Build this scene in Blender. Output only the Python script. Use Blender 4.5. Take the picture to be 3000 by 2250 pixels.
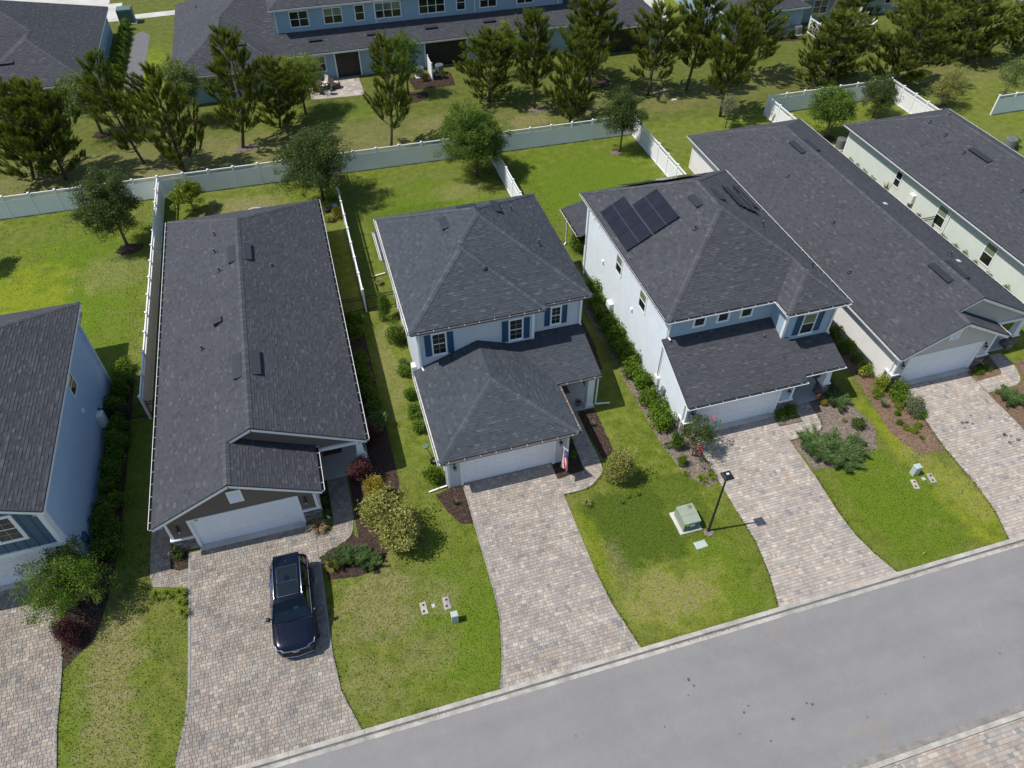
import bpy, math, random
import numpy as np
from mathutils import Vector, Matrix

# ---------------------------------------------------------------- scene, camera, light
for o in list(bpy.data.objects): bpy.data.objects.remove(o)
SC = bpy.context.scene
COL = SC.collection
SC.render.engine = 'CYCLES'
CAMP = Vector((0.0, 0.0, 31.5)); PITCH = math.radians(45.846); YAW = math.radians(16.379); FPX = 2166.4
cd = bpy.data.cameras.new('camera'); cam = bpy.data.objects.new('camera', cd); COL.objects.link(cam)
cam.location = CAMP; cam.rotation_euler = (math.pi/2 - PITCH, 0, -YAW)
cd.sensor_width = 36.0; cd.lens = 36.0*FPX/3000.0; cd.clip_start = 0.5; cd.clip_end = 4000
SC.camera = cam
SC.render.resolution_x = 1024; SC.render.resolution_y = 768
SUN = Vector((0.607, -0.06, -1.0))                     # the way the light travels
W = bpy.data.worlds.new('World'); SC.world = W; W.use_nodes = True
nt = W.node_tree; bg = nt.nodes['Background']; sky = nt.nodes.new('ShaderNodeTexSky'); sky.sky_type = 'NISHITA'
sky.sun_disc = False; sky.sun_elevation = math.atan2(1.0, math.hypot(SUN.x, SUN.y)); sky.sun_rotation = math.atan2(-SUN.x, -SUN.y)
sky.air_density = 1.0; sky.dust_density = 0.6
nt.links.new(sky.outputs[0], bg.inputs[0]); bg.inputs[1].default_value = 0.14
sl = bpy.data.lights.new('sun', 'SUN'); sl.energy = 4.7; sl.angle = math.radians(0.53); sl.color = (1.0, 0.955, 0.89)
so = bpy.data.objects.new('sun', sl); COL.objects.link(so); so.rotation_euler = SUN.to_track_quat('-Z', 'Y').to_euler(); so.location = (-40, 10, 80)
VS = SC.view_settings; VS.view_transform = 'Standard'; VS.look = 'None'; VS.gamma = 1.0; VS.use_curve_mapping = False; VS.exposure = 0.0

RNG = random.Random(7)
# ---------------------------------------------------------------- materials
MATS = {}
def _n(t, ty, **k):
    n = t.nodes.new(ty)
    for a, b in k.items(): setattr(n, a, b)
    return n
def mixc(t, fac, a, b, mode='MIX'):
    m = _n(t, 'ShaderNodeMix', data_type='RGBA', blend_type=mode)
    for i, v in ((0, fac), (6, a), (7, b)):
        if hasattr(v, 'links'): t.links.new(v, m.inputs[i])
        elif i == 0: m.inputs[0].default_value = v
        else: m.inputs[i].default_value = (*v[:3], 1)
    return m.outputs[2]
def pos(t): return _n(t, 'ShaderNodeNewGeometry').outputs['Position']
def noise(t, scale, detail=3, rough=.55, vec=None, dist=0):
    n = _n(t, 'ShaderNodeTexNoise'); n.inputs['Scale'].default_value = scale; n.inputs['Detail'].default_value = detail; n.inputs['Roughness'].default_value = rough
    n.inputs['Distortion'].default_value = dist
    t.links.new(vec if vec is not None else pos(t), n.inputs['Vector']); return n.outputs['Fac']
def ramp(t, fac, stops, interp='LINEAR'):
    r = _n(t, 'ShaderNodeValToRGB'); r.color_ramp.interpolation = interp; e = r.color_ramp.elements
    while len(e) < len(stops): e.new(0.5)
    for q, (p, c) in zip(e, stops): q.position = p; q.color = (*c, 1) if len(c) == 3 else c
    t.links.new(fac, r.inputs[0]); return r.outputs[0]
def mrange(t, v, a, b, c=0., d=1.):
    m = _n(t, 'ShaderNodeMapRange', interpolation_type='SMOOTHSTEP'); t.links.new(v, m.inputs[0])
    for i, x in enumerate((a, b, c, d)): m.inputs[i+1].default_value = x
    return m.outputs[0]
def mth(t, op, a, b=None):
    m = _n(t, 'ShaderNodeMath', operation=op)
    for i, v in enumerate((a, b)):
        if v is None: continue
        if hasattr(v, 'links'): t.links.new(v, m.inputs[i])
        else: m.inputs[i].default_value = v
    return m.outputs[0]
def newmat(name):
    m = bpy.data.materials.new(name); m.use_nodes = True; MATS[name] = m
    return m, m.node_tree, m.node_tree.nodes['Principled BSDF']
def bump(t, p, fac, strength, dist):
    b = _n(t, 'ShaderNodeBump'); b.inputs['Strength'].default_value = strength; b.inputs['Distance'].default_value = dist
    t.links.new(fac, b.inputs['Height']); t.links.new(b.outputs[0], p.inputs['Normal'])
def mat(name, col, rough=.6, var=.12, scale=1.2, fine=25., fvar=.08, bstr=0., metal=0., spec=.5, coat=0., emit=None):
    m, t, p = newmat(name)
    d = tuple(c*(1-var) for c in col); l = tuple(min(1, c*(1+var)) for c in col)
    c1 = ramp(t, noise(t, scale, 4), ((.3, d), (.7, l)))
    f = noise(t, fine, 2)
    c2 = mixc(t, 1.0, c1, ramp(t, f, ((.3, (1-fvar,)*3), (.7, (1+fvar,)*3))), 'MULTIPLY')
    t.links.new(c2, p.inputs['Base Color']); p.inputs['Roughness'].default_value = rough; p.inputs['Metallic'].default_value = metal
    p.inputs['Specular IOR Level'].default_value = spec; p.inputs['Coat Weight'].default_value = coat
    if bstr: bump(t, p, f, bstr, .01)
    return m
def attr(t, n='tone'): 
    a = _n(t, 'ShaderNodeAttribute'); a.attribute_name = n; return a.outputs['Fac']
def tonemat(name, stops, rough=.8, interp='LINEAR', fine=60., fvar=.15, big=.5, bvar=.1, bstr=.2, tint=(1, 1, 1), spec=.3):
    m, t, p = newmat(name)
    c = ramp(t, attr(t), stops, interp)
    c = mixc(t, 1.0, c, ramp(t, noise(t, fine, 2), ((.3, (1-fvar,)*3), (.7, (1+fvar,)*3))), 'MULTIPLY')
    c = mixc(t, 1.0, c, ramp(t, noise(t, big, 3), ((.3, tuple(q*(1-bvar) for q in tint)), (.7, tuple(q*(1+bvar) for q in tint)))), 'MULTIPLY')
    t.links.new(c, p.inputs['Base Color']); p.inputs['Roughness'].default_value = rough; p.inputs['Specular IOR Level'].default_value = spec
    if bstr: bump(t, p, noise(t, fine*2, 2), bstr, .004)
    return m
SH_STOPS = ((0, (.024, .026, .031)), (.05, (.042, .046, .053)), (.35, (.053, .057, .066)), (.6, (.060, .064, .073)), (.8, (.069, .073, .081)), (1, (.086, .090, .097)))
tonemat('shingle', SH_STOPS, .95, spec=.25, bvar=.06, tint=(1.08, 1.06, 1.04))
tonemat('shingle_warm', SH_STOPS, .95, tint=(1.08, 1.06, 1.04), bvar=.06, spec=.25)
tonemat('shingle_cool', SH_STOPS, .95, tint=(1.0, 1.07, 1.09), bvar=.06, spec=.25)
mat('deck', (.045, .046, .05), .95)
PV = ((0, (.305, .275, .245)), (.17, (.36, .322, .288)), (.33, (.395, .352, .305)), (.5, (.335, .306, .283)), (.63, (.375, .318, .275)), (.75, (.45, .405, .345)), (.85, (.29, .278, .268)), (.93, (.225, .226, .232)), (.975, (.375, .292, .243)))
tonemat('paver', PV, .85, 'CONSTANT', fine=40, fvar=.12, big=.9, bvar=.16, tint=(.94, .917, .88))
tonemat('paver_dark', PV, .85, 'CONSTANT', fine=40, fvar=.14, big=.9, bvar=.18, tint=(.785, .77, .732))
tonemat('paver_light', PV, .85, 'CONSTANT', fine=40, fvar=.10, big=.9, bvar=.12, tint=(1.04, 1.018, .98))
mat('sand_joint', (.29, .26, .22), .95, .2, .5, 30)
mat('concrete', (.50, .475, .43), .85, .14, .6, 30, .1, .2)
mat('curb_concrete', (.37, .345, .305), .85, .28, 1.4, 25, .16, .3)
mat('curb_dirty', (.22, .205, .18), .9, .3, 2.0, 25, .2, .3)
mat('edging', (.26, .245, .22), .9, .25, 2.)
mat('porch_slab', (.40, .40, .385), .7, .1)
mat('mulch_dark', (.045, .028, .021), .95, .35, 6, 45, .4, .8)
mat('mulch_red', (.175, .112, .074), .95, .3, 5, 45, .35, .8)
mat('mulch_grey', (.19, .15, .12), .95, .35, 6, 45, .4, .8)
tonemat('mulch_chip', ((0, (.02, .012, .01)), (.6, (.075, .045, .032)), (1, (.16, .10, .07))), .95, bstr=0)
tonemat('mulch_chip_red', ((0, (.09, .05, .03)), (.6, (.20, .125, .08)), (1, (.30, .20, .13))), .95, bstr=0)
tonemat('mulch_chip_grey', ((0, (.08, .06, .05)), (.6, (.21, .165, .135)), (1, (.36, .29, .24))), .95, bstr=0)
mat('siding_taupe', (.135, .108, .088), .75, .05)
mat('siding_grey', (.50, .535, .57), .7, .04)
mat('siding_blue', (.30, .395, .49), .7, .04)
mat('siding_pale_blue', (.62, .67, .70), .7, .04)
mat('siding_cream', (.70, .68, .645), .7, .04)
mat('siding_greige', (.50, .475, .445), .7, .04)
mat('siding_green', (.60, .64, .58), .7, .04)
mat('siding_town', (.27, .38, .46), .7, .05)
mat('siding_navy', (.065, .115, .175), .7, .06)
mat('siding_ice', (.38, .50, .64), .7, .04)
mat('trim_white', (.78, .79, .80), .55, .03)
mat('vinyl_white', (.84, .85, .86), .4, .04, .4, 12, .03)
mat('door_white', (.76, .78, .81), .5, .03)
mat('shutter_navy', (.018, .065, .15), .5, .08)
mat('black_metal', (.012, .012, .014), .45, .1)
mat('black_gutter', (.02, .02, .021), .7, .2, 3)
mat('vent_black', (.022, .026, .032), .6, .1)
mat('pipe_grey', (.06, .06, .065), .6, .1)
mat('lead_white', (.6, .6, .55), .6, .1)
mat('silver', (.6, .61, .63), .25, .05, metal=1)
mat('chrome', (.8, .8, .82), .08, .02, metal=1)
mat('bark', (.105, .078, .06), .95, .3, 6, 30, .35, .8)
mat('bark_pale', (.19, .16, .13), .95, .25, 6, 30, .3, .6)
mat('ac_grey', (.16, .17, .17), .5, .1)
mat('box_green', (.27, .315, .235), .6, .08)
mat('box_green_dark', (.09, .15, .12), .6, .08)
mat('box_pale', (.40, .47, .42), .6, .08)
mat('box_white', (.72, .72, .70), .5, .05)
mat('lamp_lens', (.55, .57, .56), .3, .05)
mat('wicker', (.075, .055, .045), .8, .2, 30)
mat('cushion', (.5, .43, .37), .9, .1)
mat('grill_green', (.01, .04, .03), .25, .05)
mat('terracotta', (.38, .16, .08), .8, .1)
mat('fire_stone', (.40, .36, .31), .9, .2, 4)
mat('gravel_dark', (.14, .14, .145), .95, .4, 9, 40, .4, .8)
mat('screen_dark', (.012, .013, .016), .5, .2, .8)
mat('blue_pot', (.08, .26, .48), .4, .1)
mat('rubber', (.012, .012, .012), .8, .1)
mat('flag_red', (.55, .025, .04), .8, .06); mat('flag_white', (.80, .78, .76), .8, .04); mat('flag_blue', (.022, .05, .21), .8, .06)
mat('sign_orange', (.75, .20, .03), .6, .05); mat('tag_yellow', (.72, .62, .02), .5, .05); mat('tag_green', (.02, .22, .05), .5, .05); mat('label_paper', (.62, .72, .80), .5, .04)
mat('mat_brown', (.10, .055, .035), .95, .15, 10)
mat('petal_red', (.45, .035, .06), .7, .15); mat('petal_orange', (.7, .2, .03), .7, .1)
mat('blind_green', (.30, .36, .22), .7, .05, .8)
def glassmat(name, col, rough=.06, spec=.6):
    m, t, p = newmat(name)
    c = ramp(t, noise(t, .8, 2), ((.3, tuple(q*.7 for q in col)), (.7, tuple(q*1.3 for q in col))))
    t.links.new(c, p.inputs['Base Color']); p.inputs['Roughness'].default_value = rough; p.inputs['Specular IOR Level'].default_value = spec
glassmat('glass_dark', (.012, .018, .016)); glassmat('glass_blind', (.17, .21, .13), .1); glassmat('car_glass', (.006, .010, .012), .03, .7)
m, t, p = newmat('car_paint'); p.inputs['Base Color'].default_value = (.004, .007, .018, 1); p.inputs['Roughness'].default_value = .18; p.inputs['Coat Weight'].default_value = .25; p.inputs['Coat Roughness'].default_value = .02; p.inputs['Metallic'].default_value = 0; p.inputs['Specular IOR Level'].default_value = .2
m, t, p = newmat('windscreen'); tr = _n(t, 'ShaderNodeBsdfTransparent'); tr.inputs[0].default_value = (.55, .72, .72, 1); gl = _n(t, 'ShaderNodeBsdfGlossy'); gl.inputs['Roughness'].default_value = .02; gl.inputs[0].default_value = (.8, .95, 1, 1); fr = _n(t, 'ShaderNodeFresnel'); fr.inputs[0].default_value = 1.6; mx = _n(t, 'ShaderNodeMixShader')
t.links.new(fr.outputs[0], mx.inputs[0]); t.links.new(tr.outputs[0], mx.inputs[1]); t.links.new(gl.outputs[0], mx.inputs[2]); t.links.new(mx.outputs[0], t.nodes['Material Output'].inputs[0])
m, t, p = newmat('solar_cell')
c = ramp(t, noise(t, 1.5, 2), ((.3, (.009, .008, .012)), (.7, (.016, .014, .018)))); t.links.new(c, p.inputs['Base Color']); p.inputs['Roughness'].default_value = .22; p.inputs['Coat Weight'].default_value = .3
tonemat('stone_veneer', ((0, (.06, .058, .065)), (.4, (.13, .12, .12)), (.7, (.22, .19, .165)), (1, (.34, .29, .25))), .9, fine=20, fvar=.25, bstr=.5)
def leafmat(name, dark, mid, light, trans=.3):
    m, t, p = newmat(name)
    c = ramp(t, attr(t), ((0, dark), (.5, mid), (1, light)))
    c = mixc(t, 1.0, c, ramp(t, noise(t, 2.0, 2), ((.3, (.85,)*3), (.7, (1.15,)*3))), 'MULTIPLY')
    t.links.new(c, p.inputs['Base Color']); p.inputs['Roughness'].default_value = .55; p.inputs['Specular IOR Level'].default_value = .25
    tr = _n(t, 'ShaderNodeBsdfTranslucent'); t.links.new(mixc(t, 1., c, (1.25, 1.2, .6), 'MULTIPLY'), tr.inputs[0])
    mx = _n(t, 'ShaderNodeMixShader'); mx.inputs[0].default_value = trans; out = t.nodes['Material Output']
    t.links.new(p.outputs[0], mx.inputs[1]); t.links.new(tr.outputs[0], mx.inputs[2]); t.links.new(mx.outputs[0], out.inputs[0])
leafmat('leaf_pine', (.045, .072, .013), (.110, .150, .020), (.24, .28, .045), .36)
leafmat('leaf_oak', (.030, .056, .013), (.072, .108, .025), (.145, .185, .048))
leafmat('leaf_bright', (.045, .085, .010), (.095, .165, .020), (.18, .27, .04))
leafmat('leaf_lime', (.09, .14, .012), (.19, .25, .022), (.32, .38, .05))
leafmat('leaf_mid', (.06, .10, .024), (.135, .19, .05), (.26, .31, .10))
leafmat('leaf_hedge', (.040, .085, .008), (.095, .175, .012), (.21, .29, .025))
leafmat('leaf_yellow', (.16, .14, .02), (.34, .28, .035), (.52, .42, .06))
leafmat('leaf_olive', (.15, .16, .04), (.28, .28, .075), (.44, .42, .13))
leafmat('leaf_red', (.045, .016, .02), (.11, .036, .042), (.19, .07, .072))
leafmat('leaf_grey', (.09, .11, .06), (.18, .20, .11), (.30, .31, .18))
leafmat('leaf_straw', (.15, .11, .06), (.30, .225, .12), (.45, .36, .21))
leafmat('leaf_juniper', (.045, .09, .028), (.105, .175, .052), (.19, .26, .085))

# ---- lawn: colour by place (worn patches, greener sod) with fine grain
DRY = [(-8.0, 62.0, 26.0, 4.6, .55), (30.0, 61.5, 18.0, 3.2, .35), (60.0, 58.5, 14.0, 4.0, .35), (-12.9, 17.6, 1.5, 4.2, .9), (-12.4, 14.0, 1.6, 2.2, .6), (-1.2, 17.6, 2.4, 2.2, .8), (1.6, 17.0, 1.2, 1.0, .6), (0.5, 14.6, 1.8, 1.2, .45), (-2.0, 14.0, 1.4, 1.6, .5), (11.9, 14.1, 2.7, 1.6, .85), (10.2, 16.0, .7, 2.2, .55),
       (28.9, 15.2, 1.3, 2.2, .45), (28.3, 18.2, .9, 1.6, .55), (-5.8, 53.5, 3.6, 2.0, .95), (-8.8, 50.8, 2.0, 2.6, .7), (10.6, 51.0, 2.4, 1.6, .7), (-15.0, 47.5, 2.8, 2.5, .55), (1.9, 33.0, .7, 5.0, .6),
       (-13.0, 61.0, 5.0, 2.0, .75), (-18.0, 64.0, 3.0, 2.0, .55), (12.0, 62.5, 4.0, 2.2, .7), (-5.5, 63.0, 2.4, 1.2, .9), (19.5, 60.8, 2.6, 1.6, .85), (6.0, 60.0, 3.0, 1.5, .5), (33.0, 60.0, 3.0, 2.0, .4), (62.0, 58.0, 5.0, 2.0, .6), (45.0, 63.0, 4.0, 2.0, .45)]
LUSH = [(-13.3, 28.0, 1.6, 8.0, .6), (-18.0, 45.0, 6.0, 11.0, .95), (2.3, 15.5, 2.2, 4.5, .75), (-14.0, 15.0, .9, 5.0, .6), (25.0, 15.5, 3.2, 4.0, .85), (14.6, 14.3, 1.8, 3.0, .7), (8.0, 47.0, 7.0, 7.5, .85), (21.0, 48.0, 7.5, 8.5, .85), (1.5, 67.0, 7, 2.5, .4), (-14.0, 82.0, 3.0, 8.0, .6)]
YEL = [(11.9, 14.0, 3.0, 1.9, .75), (9.4, 17.5, .7, 3.0, .5), (-21.0, 45.0, 4.5, 6.0, .8), (28.7, 15.0, 1.3, 3.5, .9), (27.6, 19.5, .6, 3.5, .8), (-14.0, 80.0, 2.2, 8.0, .6), (45.0, 84.0, 6.0, 6.0, .4)]
def lawn(t):
    P = pos(t); nd = noise(t, .9, 4, .6)
    def mask(lst):
        out = None
        for x, y, a, b, s in lst:
            v = _n(t, 'ShaderNodeVectorMath', operation='SUBTRACT'); t.links.new(P, v.inputs[0]); v.inputs[1].default_value = (x, y, 0)
            q = _n(t, 'ShaderNodeVectorMath', operation='MULTIPLY'); t.links.new(v.outputs[0], q.inputs[0]); q.inputs[1].default_value = (1/a, 1/b, 0)
            L = _n(t, 'ShaderNodeVectorMath', operation='LENGTH'); t.links.new(q.outputs[0], L.inputs[0])
            d = mth(t, 'ADD', L.outputs['Value'], mth(t, 'MULTIPLY', mth(t, 'SUBTRACT', nd, .5), 2.2))
            r = mrange(t, d, 1.2, .35, 0, s); out = r if out is None else mth(t, 'MAXIMUM', out, r)
        return out
    fine = noise(t, 14., 4, .7); mid = noise(t, 1.6, 4, .6); big = noise(t, .16, 3)
    c = ramp(t, mid, ((.3, (.082, .118, .010)), (.5, (.125, .163, .018)), (.72, (.190, .205, .040))))
    c = mixc(t, mrange(t, big, .35, .7, 0, .45), c, (.158, .156, .050))
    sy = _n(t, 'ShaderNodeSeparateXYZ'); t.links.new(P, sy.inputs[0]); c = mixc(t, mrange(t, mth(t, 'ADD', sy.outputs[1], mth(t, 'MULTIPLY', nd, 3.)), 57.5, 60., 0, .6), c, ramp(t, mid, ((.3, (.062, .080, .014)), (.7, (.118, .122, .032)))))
    c = mixc(t, mask(LUSH), c, ramp(t, fine, ((.3, (.074, .128, .006)), (.7, (.136, .205, .013)))))
    bx = None
    for x, y, a, b, s_ in ((11.5, 18.0, 2.15, 2.25, .95), (14.7, 18.5, 1.2, 2.0, .5), (6.0, 47.0, 3.2, 3.0, .4)):
        v = _n(t, 'ShaderNodeVectorMath', operation='SUBTRACT'); t.links.new(P, v.inputs[0]); v.inputs[1].default_value = (x, y, 0)
        q = _n(t, 'ShaderNodeVectorMath', operation='MULTIPLY'); t.links.new(v.outputs[0], q.inputs[0]); q.inputs[1].default_value = (1/a, 1/b, 0)
        ab = _n(t, 'ShaderNodeVectorMath', operation='ABSOLUTE'); t.links.new(q.outputs[0], ab.inputs[0]); sx = _n(t, 'ShaderNodeSeparateXYZ'); t.links.new(ab.outputs[0], sx.inputs[0])
        d = mth(t, 'ADD', mth(t, 'MAXIMUM', sx.outputs[0], sx.outputs[1]), mth(t, 'MULTIPLY', mth(t, 'SUBTRACT', nd, .5), .5)); r = mrange(t, d, 1.06, .92, 0, s_); bx = r if bx is None else mth(t, 'MAXIMUM', bx, r)
    c = mixc(t, bx, c, ramp(t, fine, ((.3, (.052, .088, .007)), (.7, (.086, .128, .013)))))
    c = mixc(t, mask(YEL), c, ramp(t, mid, ((.3, (.16, .215, .010)), (.7, (.25, .265, .018)))))
    dm = mth(t, 'MULTIPLY', mask(DRY), mrange(t, noise(t, 5.0, 5, .75), .36, .6, .1, 1.))
    c = mixc(t, dm, c, ramp(t, fine, ((.3, (.195, .160, .072)), (.7, (.31, .262, .135)))))
    c = mixc(t, 1.0, c, ramp(t, fine, ((.25, (.74,)*3), (.5, (1.,)*3), (.8, (1.25,)*3))), 'MULTIPLY')
    return c, fine
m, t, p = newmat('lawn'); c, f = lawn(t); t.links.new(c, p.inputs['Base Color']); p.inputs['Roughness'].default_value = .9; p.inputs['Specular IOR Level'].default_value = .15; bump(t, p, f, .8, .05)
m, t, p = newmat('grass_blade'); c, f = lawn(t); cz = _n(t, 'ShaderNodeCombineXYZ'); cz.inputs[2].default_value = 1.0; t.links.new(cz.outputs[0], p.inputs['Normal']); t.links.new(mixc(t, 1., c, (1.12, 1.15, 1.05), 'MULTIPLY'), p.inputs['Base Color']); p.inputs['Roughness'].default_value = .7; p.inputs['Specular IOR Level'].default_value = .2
# ---- asphalt
m, t, p = newmat('asphalt')
c = ramp(t, noise(t, .35, 4), ((.3, (.208, .203, .197)), (.7, (.232, .226, .220))))
c = mixc(t, 1., c, ramp(t, noise(t, 42., 4, .85), ((.3, (.66,)*3), (.7, (1.34,)*3))), 'MULTIPLY')
c = mixc(t, 1., c, ramp(t, noise(t, 1.8, 5, .7), ((.3, (.95,)*3), (.65, (1.03,)*3))), 'MULTIPLY')
vo = _n(t, 'ShaderNodeTexVoronoi'); vo.inputs['Scale'].default_value = .75; t.links.new(pos(t), vo.inputs['Vector'])
c = mixc(t, mrange(t, vo.outputs['Distance'], .03, .012, 0, .5), c, (.09, .09, .092))
c = mixc(t, mth(t, 'MULTIPLY', mrange(t, noise(t, .5, 2, .5, dist=1.), .62, .75), .22), c, (.27, .20, .12))
sx = _n(t, 'ShaderNodeSeparateXYZ'); t.links.new(pos(t), sx.inputs[0]); wv = mth(t, 'COSINE', mth(t, 'MULTIPLY', mth(t, 'ADD', sx.outputs[1], mth(t, 'MULTIPLY', noise(t, .12, 2), .8)), 3.9))
c = mixc(t, mrange(t, wv, .0, 1., 0, .10), c, (.13, .128, .125))
c = mixc(t, mrange(t, noise(t, .22, 3, .6, dist=.6), .58, .66, 0, .12), c, (.12, .12, .122))
t.links.new(c, p.inputs['Base Color']); p.inputs['Roughness'].default_value = .9; bump(t, p, noise(t, 90., 2), .5, .01)

# ---------------------------------------------------------------- mesh builder
BASE = {}
def wl(o): return BASE.get(o.name, Vector((0, 0, 0))) if o else Vector((0, 0, 0))
class MB:
    def __init__(s): s.v = []; s.f = []; s.t = []; s.m = []
    def add(s, vs, fs, tone=0., m=0):
        b = len(s.v); s.v += [tuple(q) for q in vs]
        for f in fs: s.f.append(tuple(b+i for i in f)); s.t.append(tone); s.m.append(m)
    def poly(s, vs, tone=0., m=0): s.add(vs, [tuple(range(len(vs)))], tone, m)
    def box(s, x0, y0, z0, x1, y1, z1, tone=0., m=0):
        s.add([(x0,y0,z0),(x1,y0,z0),(x1,y1,z0),(x0,y1,z0),(x0,y0,z1),(x1,y0,z1),(x1,y1,z1),(x0,y1,z1)],
              [(0,3,2,1),(4,5,6,7),(0,1,5,4),(1,2,6,5),(2,3,7,6),(3,0,4,7)], tone, m)
    def bbox(s, x0, y0, z0, x1, y1, z1, b=.01, tone=0., m=0):      # box with a bevelled top
        s.add([(x0,y0,z0),(x1,y0,z0),(x1,y1,z0),(x0,y1,z0),(x0,y0,z1-b),(x1,y0,z1-b),(x1,y1,z1-b),(x0,y1,z1-b),(x0+b,y0+b,z1),(x1-b,y0+b,z1),(x1-b,y1-b,z1),(x0+b,y1-b,z1)],
              [(0,3,2,1),(0,1,5,4),(1,2,6,5),(2,3,7,6),(3,0,4,7),(4,5,9,8),(5,6,10,9),(6,7,11,10),(7,4,8,11),(8,9,10,11)], tone, m)
    def bar(s, a, b, w, h, tone=0., m=0, up=(0, 0, 1)):            # a square bar from a to b
        a = Vector(a); b = Vector(b); d = (b-a).normalized(); u = Vector(up)
        r = d.cross(u)
        if r.length < 1e-4: r = d.cross(Vector((0, 1, 0)))
        r.normalize(); u = r.cross(d)
        q = [a+r*sx*w/2+u*sz*h/2 for sx, sz in ((-1,-1),(1,-1),(1,1),(-1,1))] + [b+r*sx*w/2+u*sz*h/2 for sx, sz in ((-1,-1),(1,-1),(1,1),(-1,1))]
        s.add(q, [(0,1,2,3),(7,6,5,4),(0,4,5,1),(1,5,6,2),(2,6,7,3),(3,7,4,0)], tone, m)
    def tube(s, pts, rad, n=6, tone=0., m=0, cap=True):
        pts = [Vector(q) for q in pts]; rings = []
        for i, q in enumerate(pts):
            d = (pts[min(i+1, len(pts)-1)]-pts[max(i-1, 0)]).normalized(); x = d.cross(Vector((.13, .97, .21))); x.normalize(); y = d.cross(x)
            r = rad[i] if isinstance(rad, (list, tuple)) else rad
            rings.append([q+x*math.cos(2*math.pi*k/n)*r+y*math.sin(2*math.pi*k/n)*r for k in range(n)])
        vs = [q for R in rings for q in R]; fs = []
        for i in range(len(pts)-1):
            for k in range(n): fs.append((i*n+k, i*n+(k+1) % n, (i+1)*n+(k+1) % n, (i+1)*n+k))
        if cap: fs += [tuple(range(n-1, -1, -1)), tuple((len(pts)-1)*n+k for k in range(n))]
        s.add(vs, fs, tone, m)
    def lathe(s, cx, cy, prof, n=16, tone=0., m=0):
        vs = []; fs = []
        for r, z in prof: vs += [(cx+r*math.cos(2*math.pi*k/n), cy+r*math.sin(2*math.pi*k/n), z) for k in range(n)]
        for i in range(len(prof)-1):
            for k in range(n): fs.append((i*n+k, i*n+(k+1) % n, (i+1)*n+(k+1) % n, (i+1)*n+k))
        fs += [tuple(range(n-1, -1, -1)), tuple((len(prof)-1)*n+k for k in range(n))]
        s.add(vs, fs, tone, m)
    def mesh(s, name, mats, off=Vector((0, 0, 0)), smooth=False):
        me = bpy.data.meshes.new(name)
        v = np.array(s.v, dtype=np.float32).reshape(-1, 3) - np.array(off, dtype=np.float32)
        me.from_pydata(v.tolist(), [], s.f)
        for q in ([mats] if isinstance(mats, str) else mats): me.materials.append(MATS[q])
        if any(s.t):
            a = me.attributes.new('tone', 'FLOAT', 'FACE'); a.data.foreach_set('value', np.array(s.t, dtype=np.float32))
        if any(s.m): me.polygons.foreach_set('material_index', np.array(s.m, dtype=np.int32))
        if smooth: me.polygons.foreach_set('use_smooth', [True]*len(me.polygons))
        me.update(); return me
    def build(s, name, mats, parent=None, smooth=False, loc=None):
        off = wl(parent) if parent else Vector(loc or (0, 0, 0))
        o = bpy.data.objects.new(name, s.mesh(name, mats, off, smooth)); COL.objects.link(o)
        if parent: o.parent = parent; BASE[o.name] = off
        else: o.location = off; BASE[o.name] = off
        return o
def tag(o, label, cat, group=None):
    o['label'] = label; o['category'] = cat
    if group: o['group'] = group
    return o
def thing(name, loc, label, cat, group=None):
    o = bpy.data.objects.new(name, None); COL.objects.link(o); o.location = loc; o.empty_display_size = .3; BASE[o.name] = Vector(loc)
    return tag(o, label, cat, group)
def structure(o, label=None):
    o['kind'] = 'structure'
    if label: o['label'] = label
    return o
def inst(name, me, parent, mtx=None, loc=None):
    o = bpy.data.objects.new(name, me); COL.objects.link(o); o.parent = parent
    if mtx is not None: o.matrix_local = mtx
    elif loc is not None: o.location = loc
    return o

# camera maths, to pick the pieces that show largest
_f = Vector((math.sin(YAW)*math.cos(PITCH), math.cos(YAW)*math.cos(PITCH), -math.sin(PITCH))); _r = Vector((math.cos(YAW), -math.sin(YAW), 0)); _u = _r.cross(_f)
def inframe(p, mg=0):
    q = Vector(p)-CAMP; d = q.dot(_f)
    x = 1500+FPX*q.dot(_r)/d; y = 1125-FPX*q.dot(_u)/d
    return mg < x < 3000-mg and mg < y < 2250-mg

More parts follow.
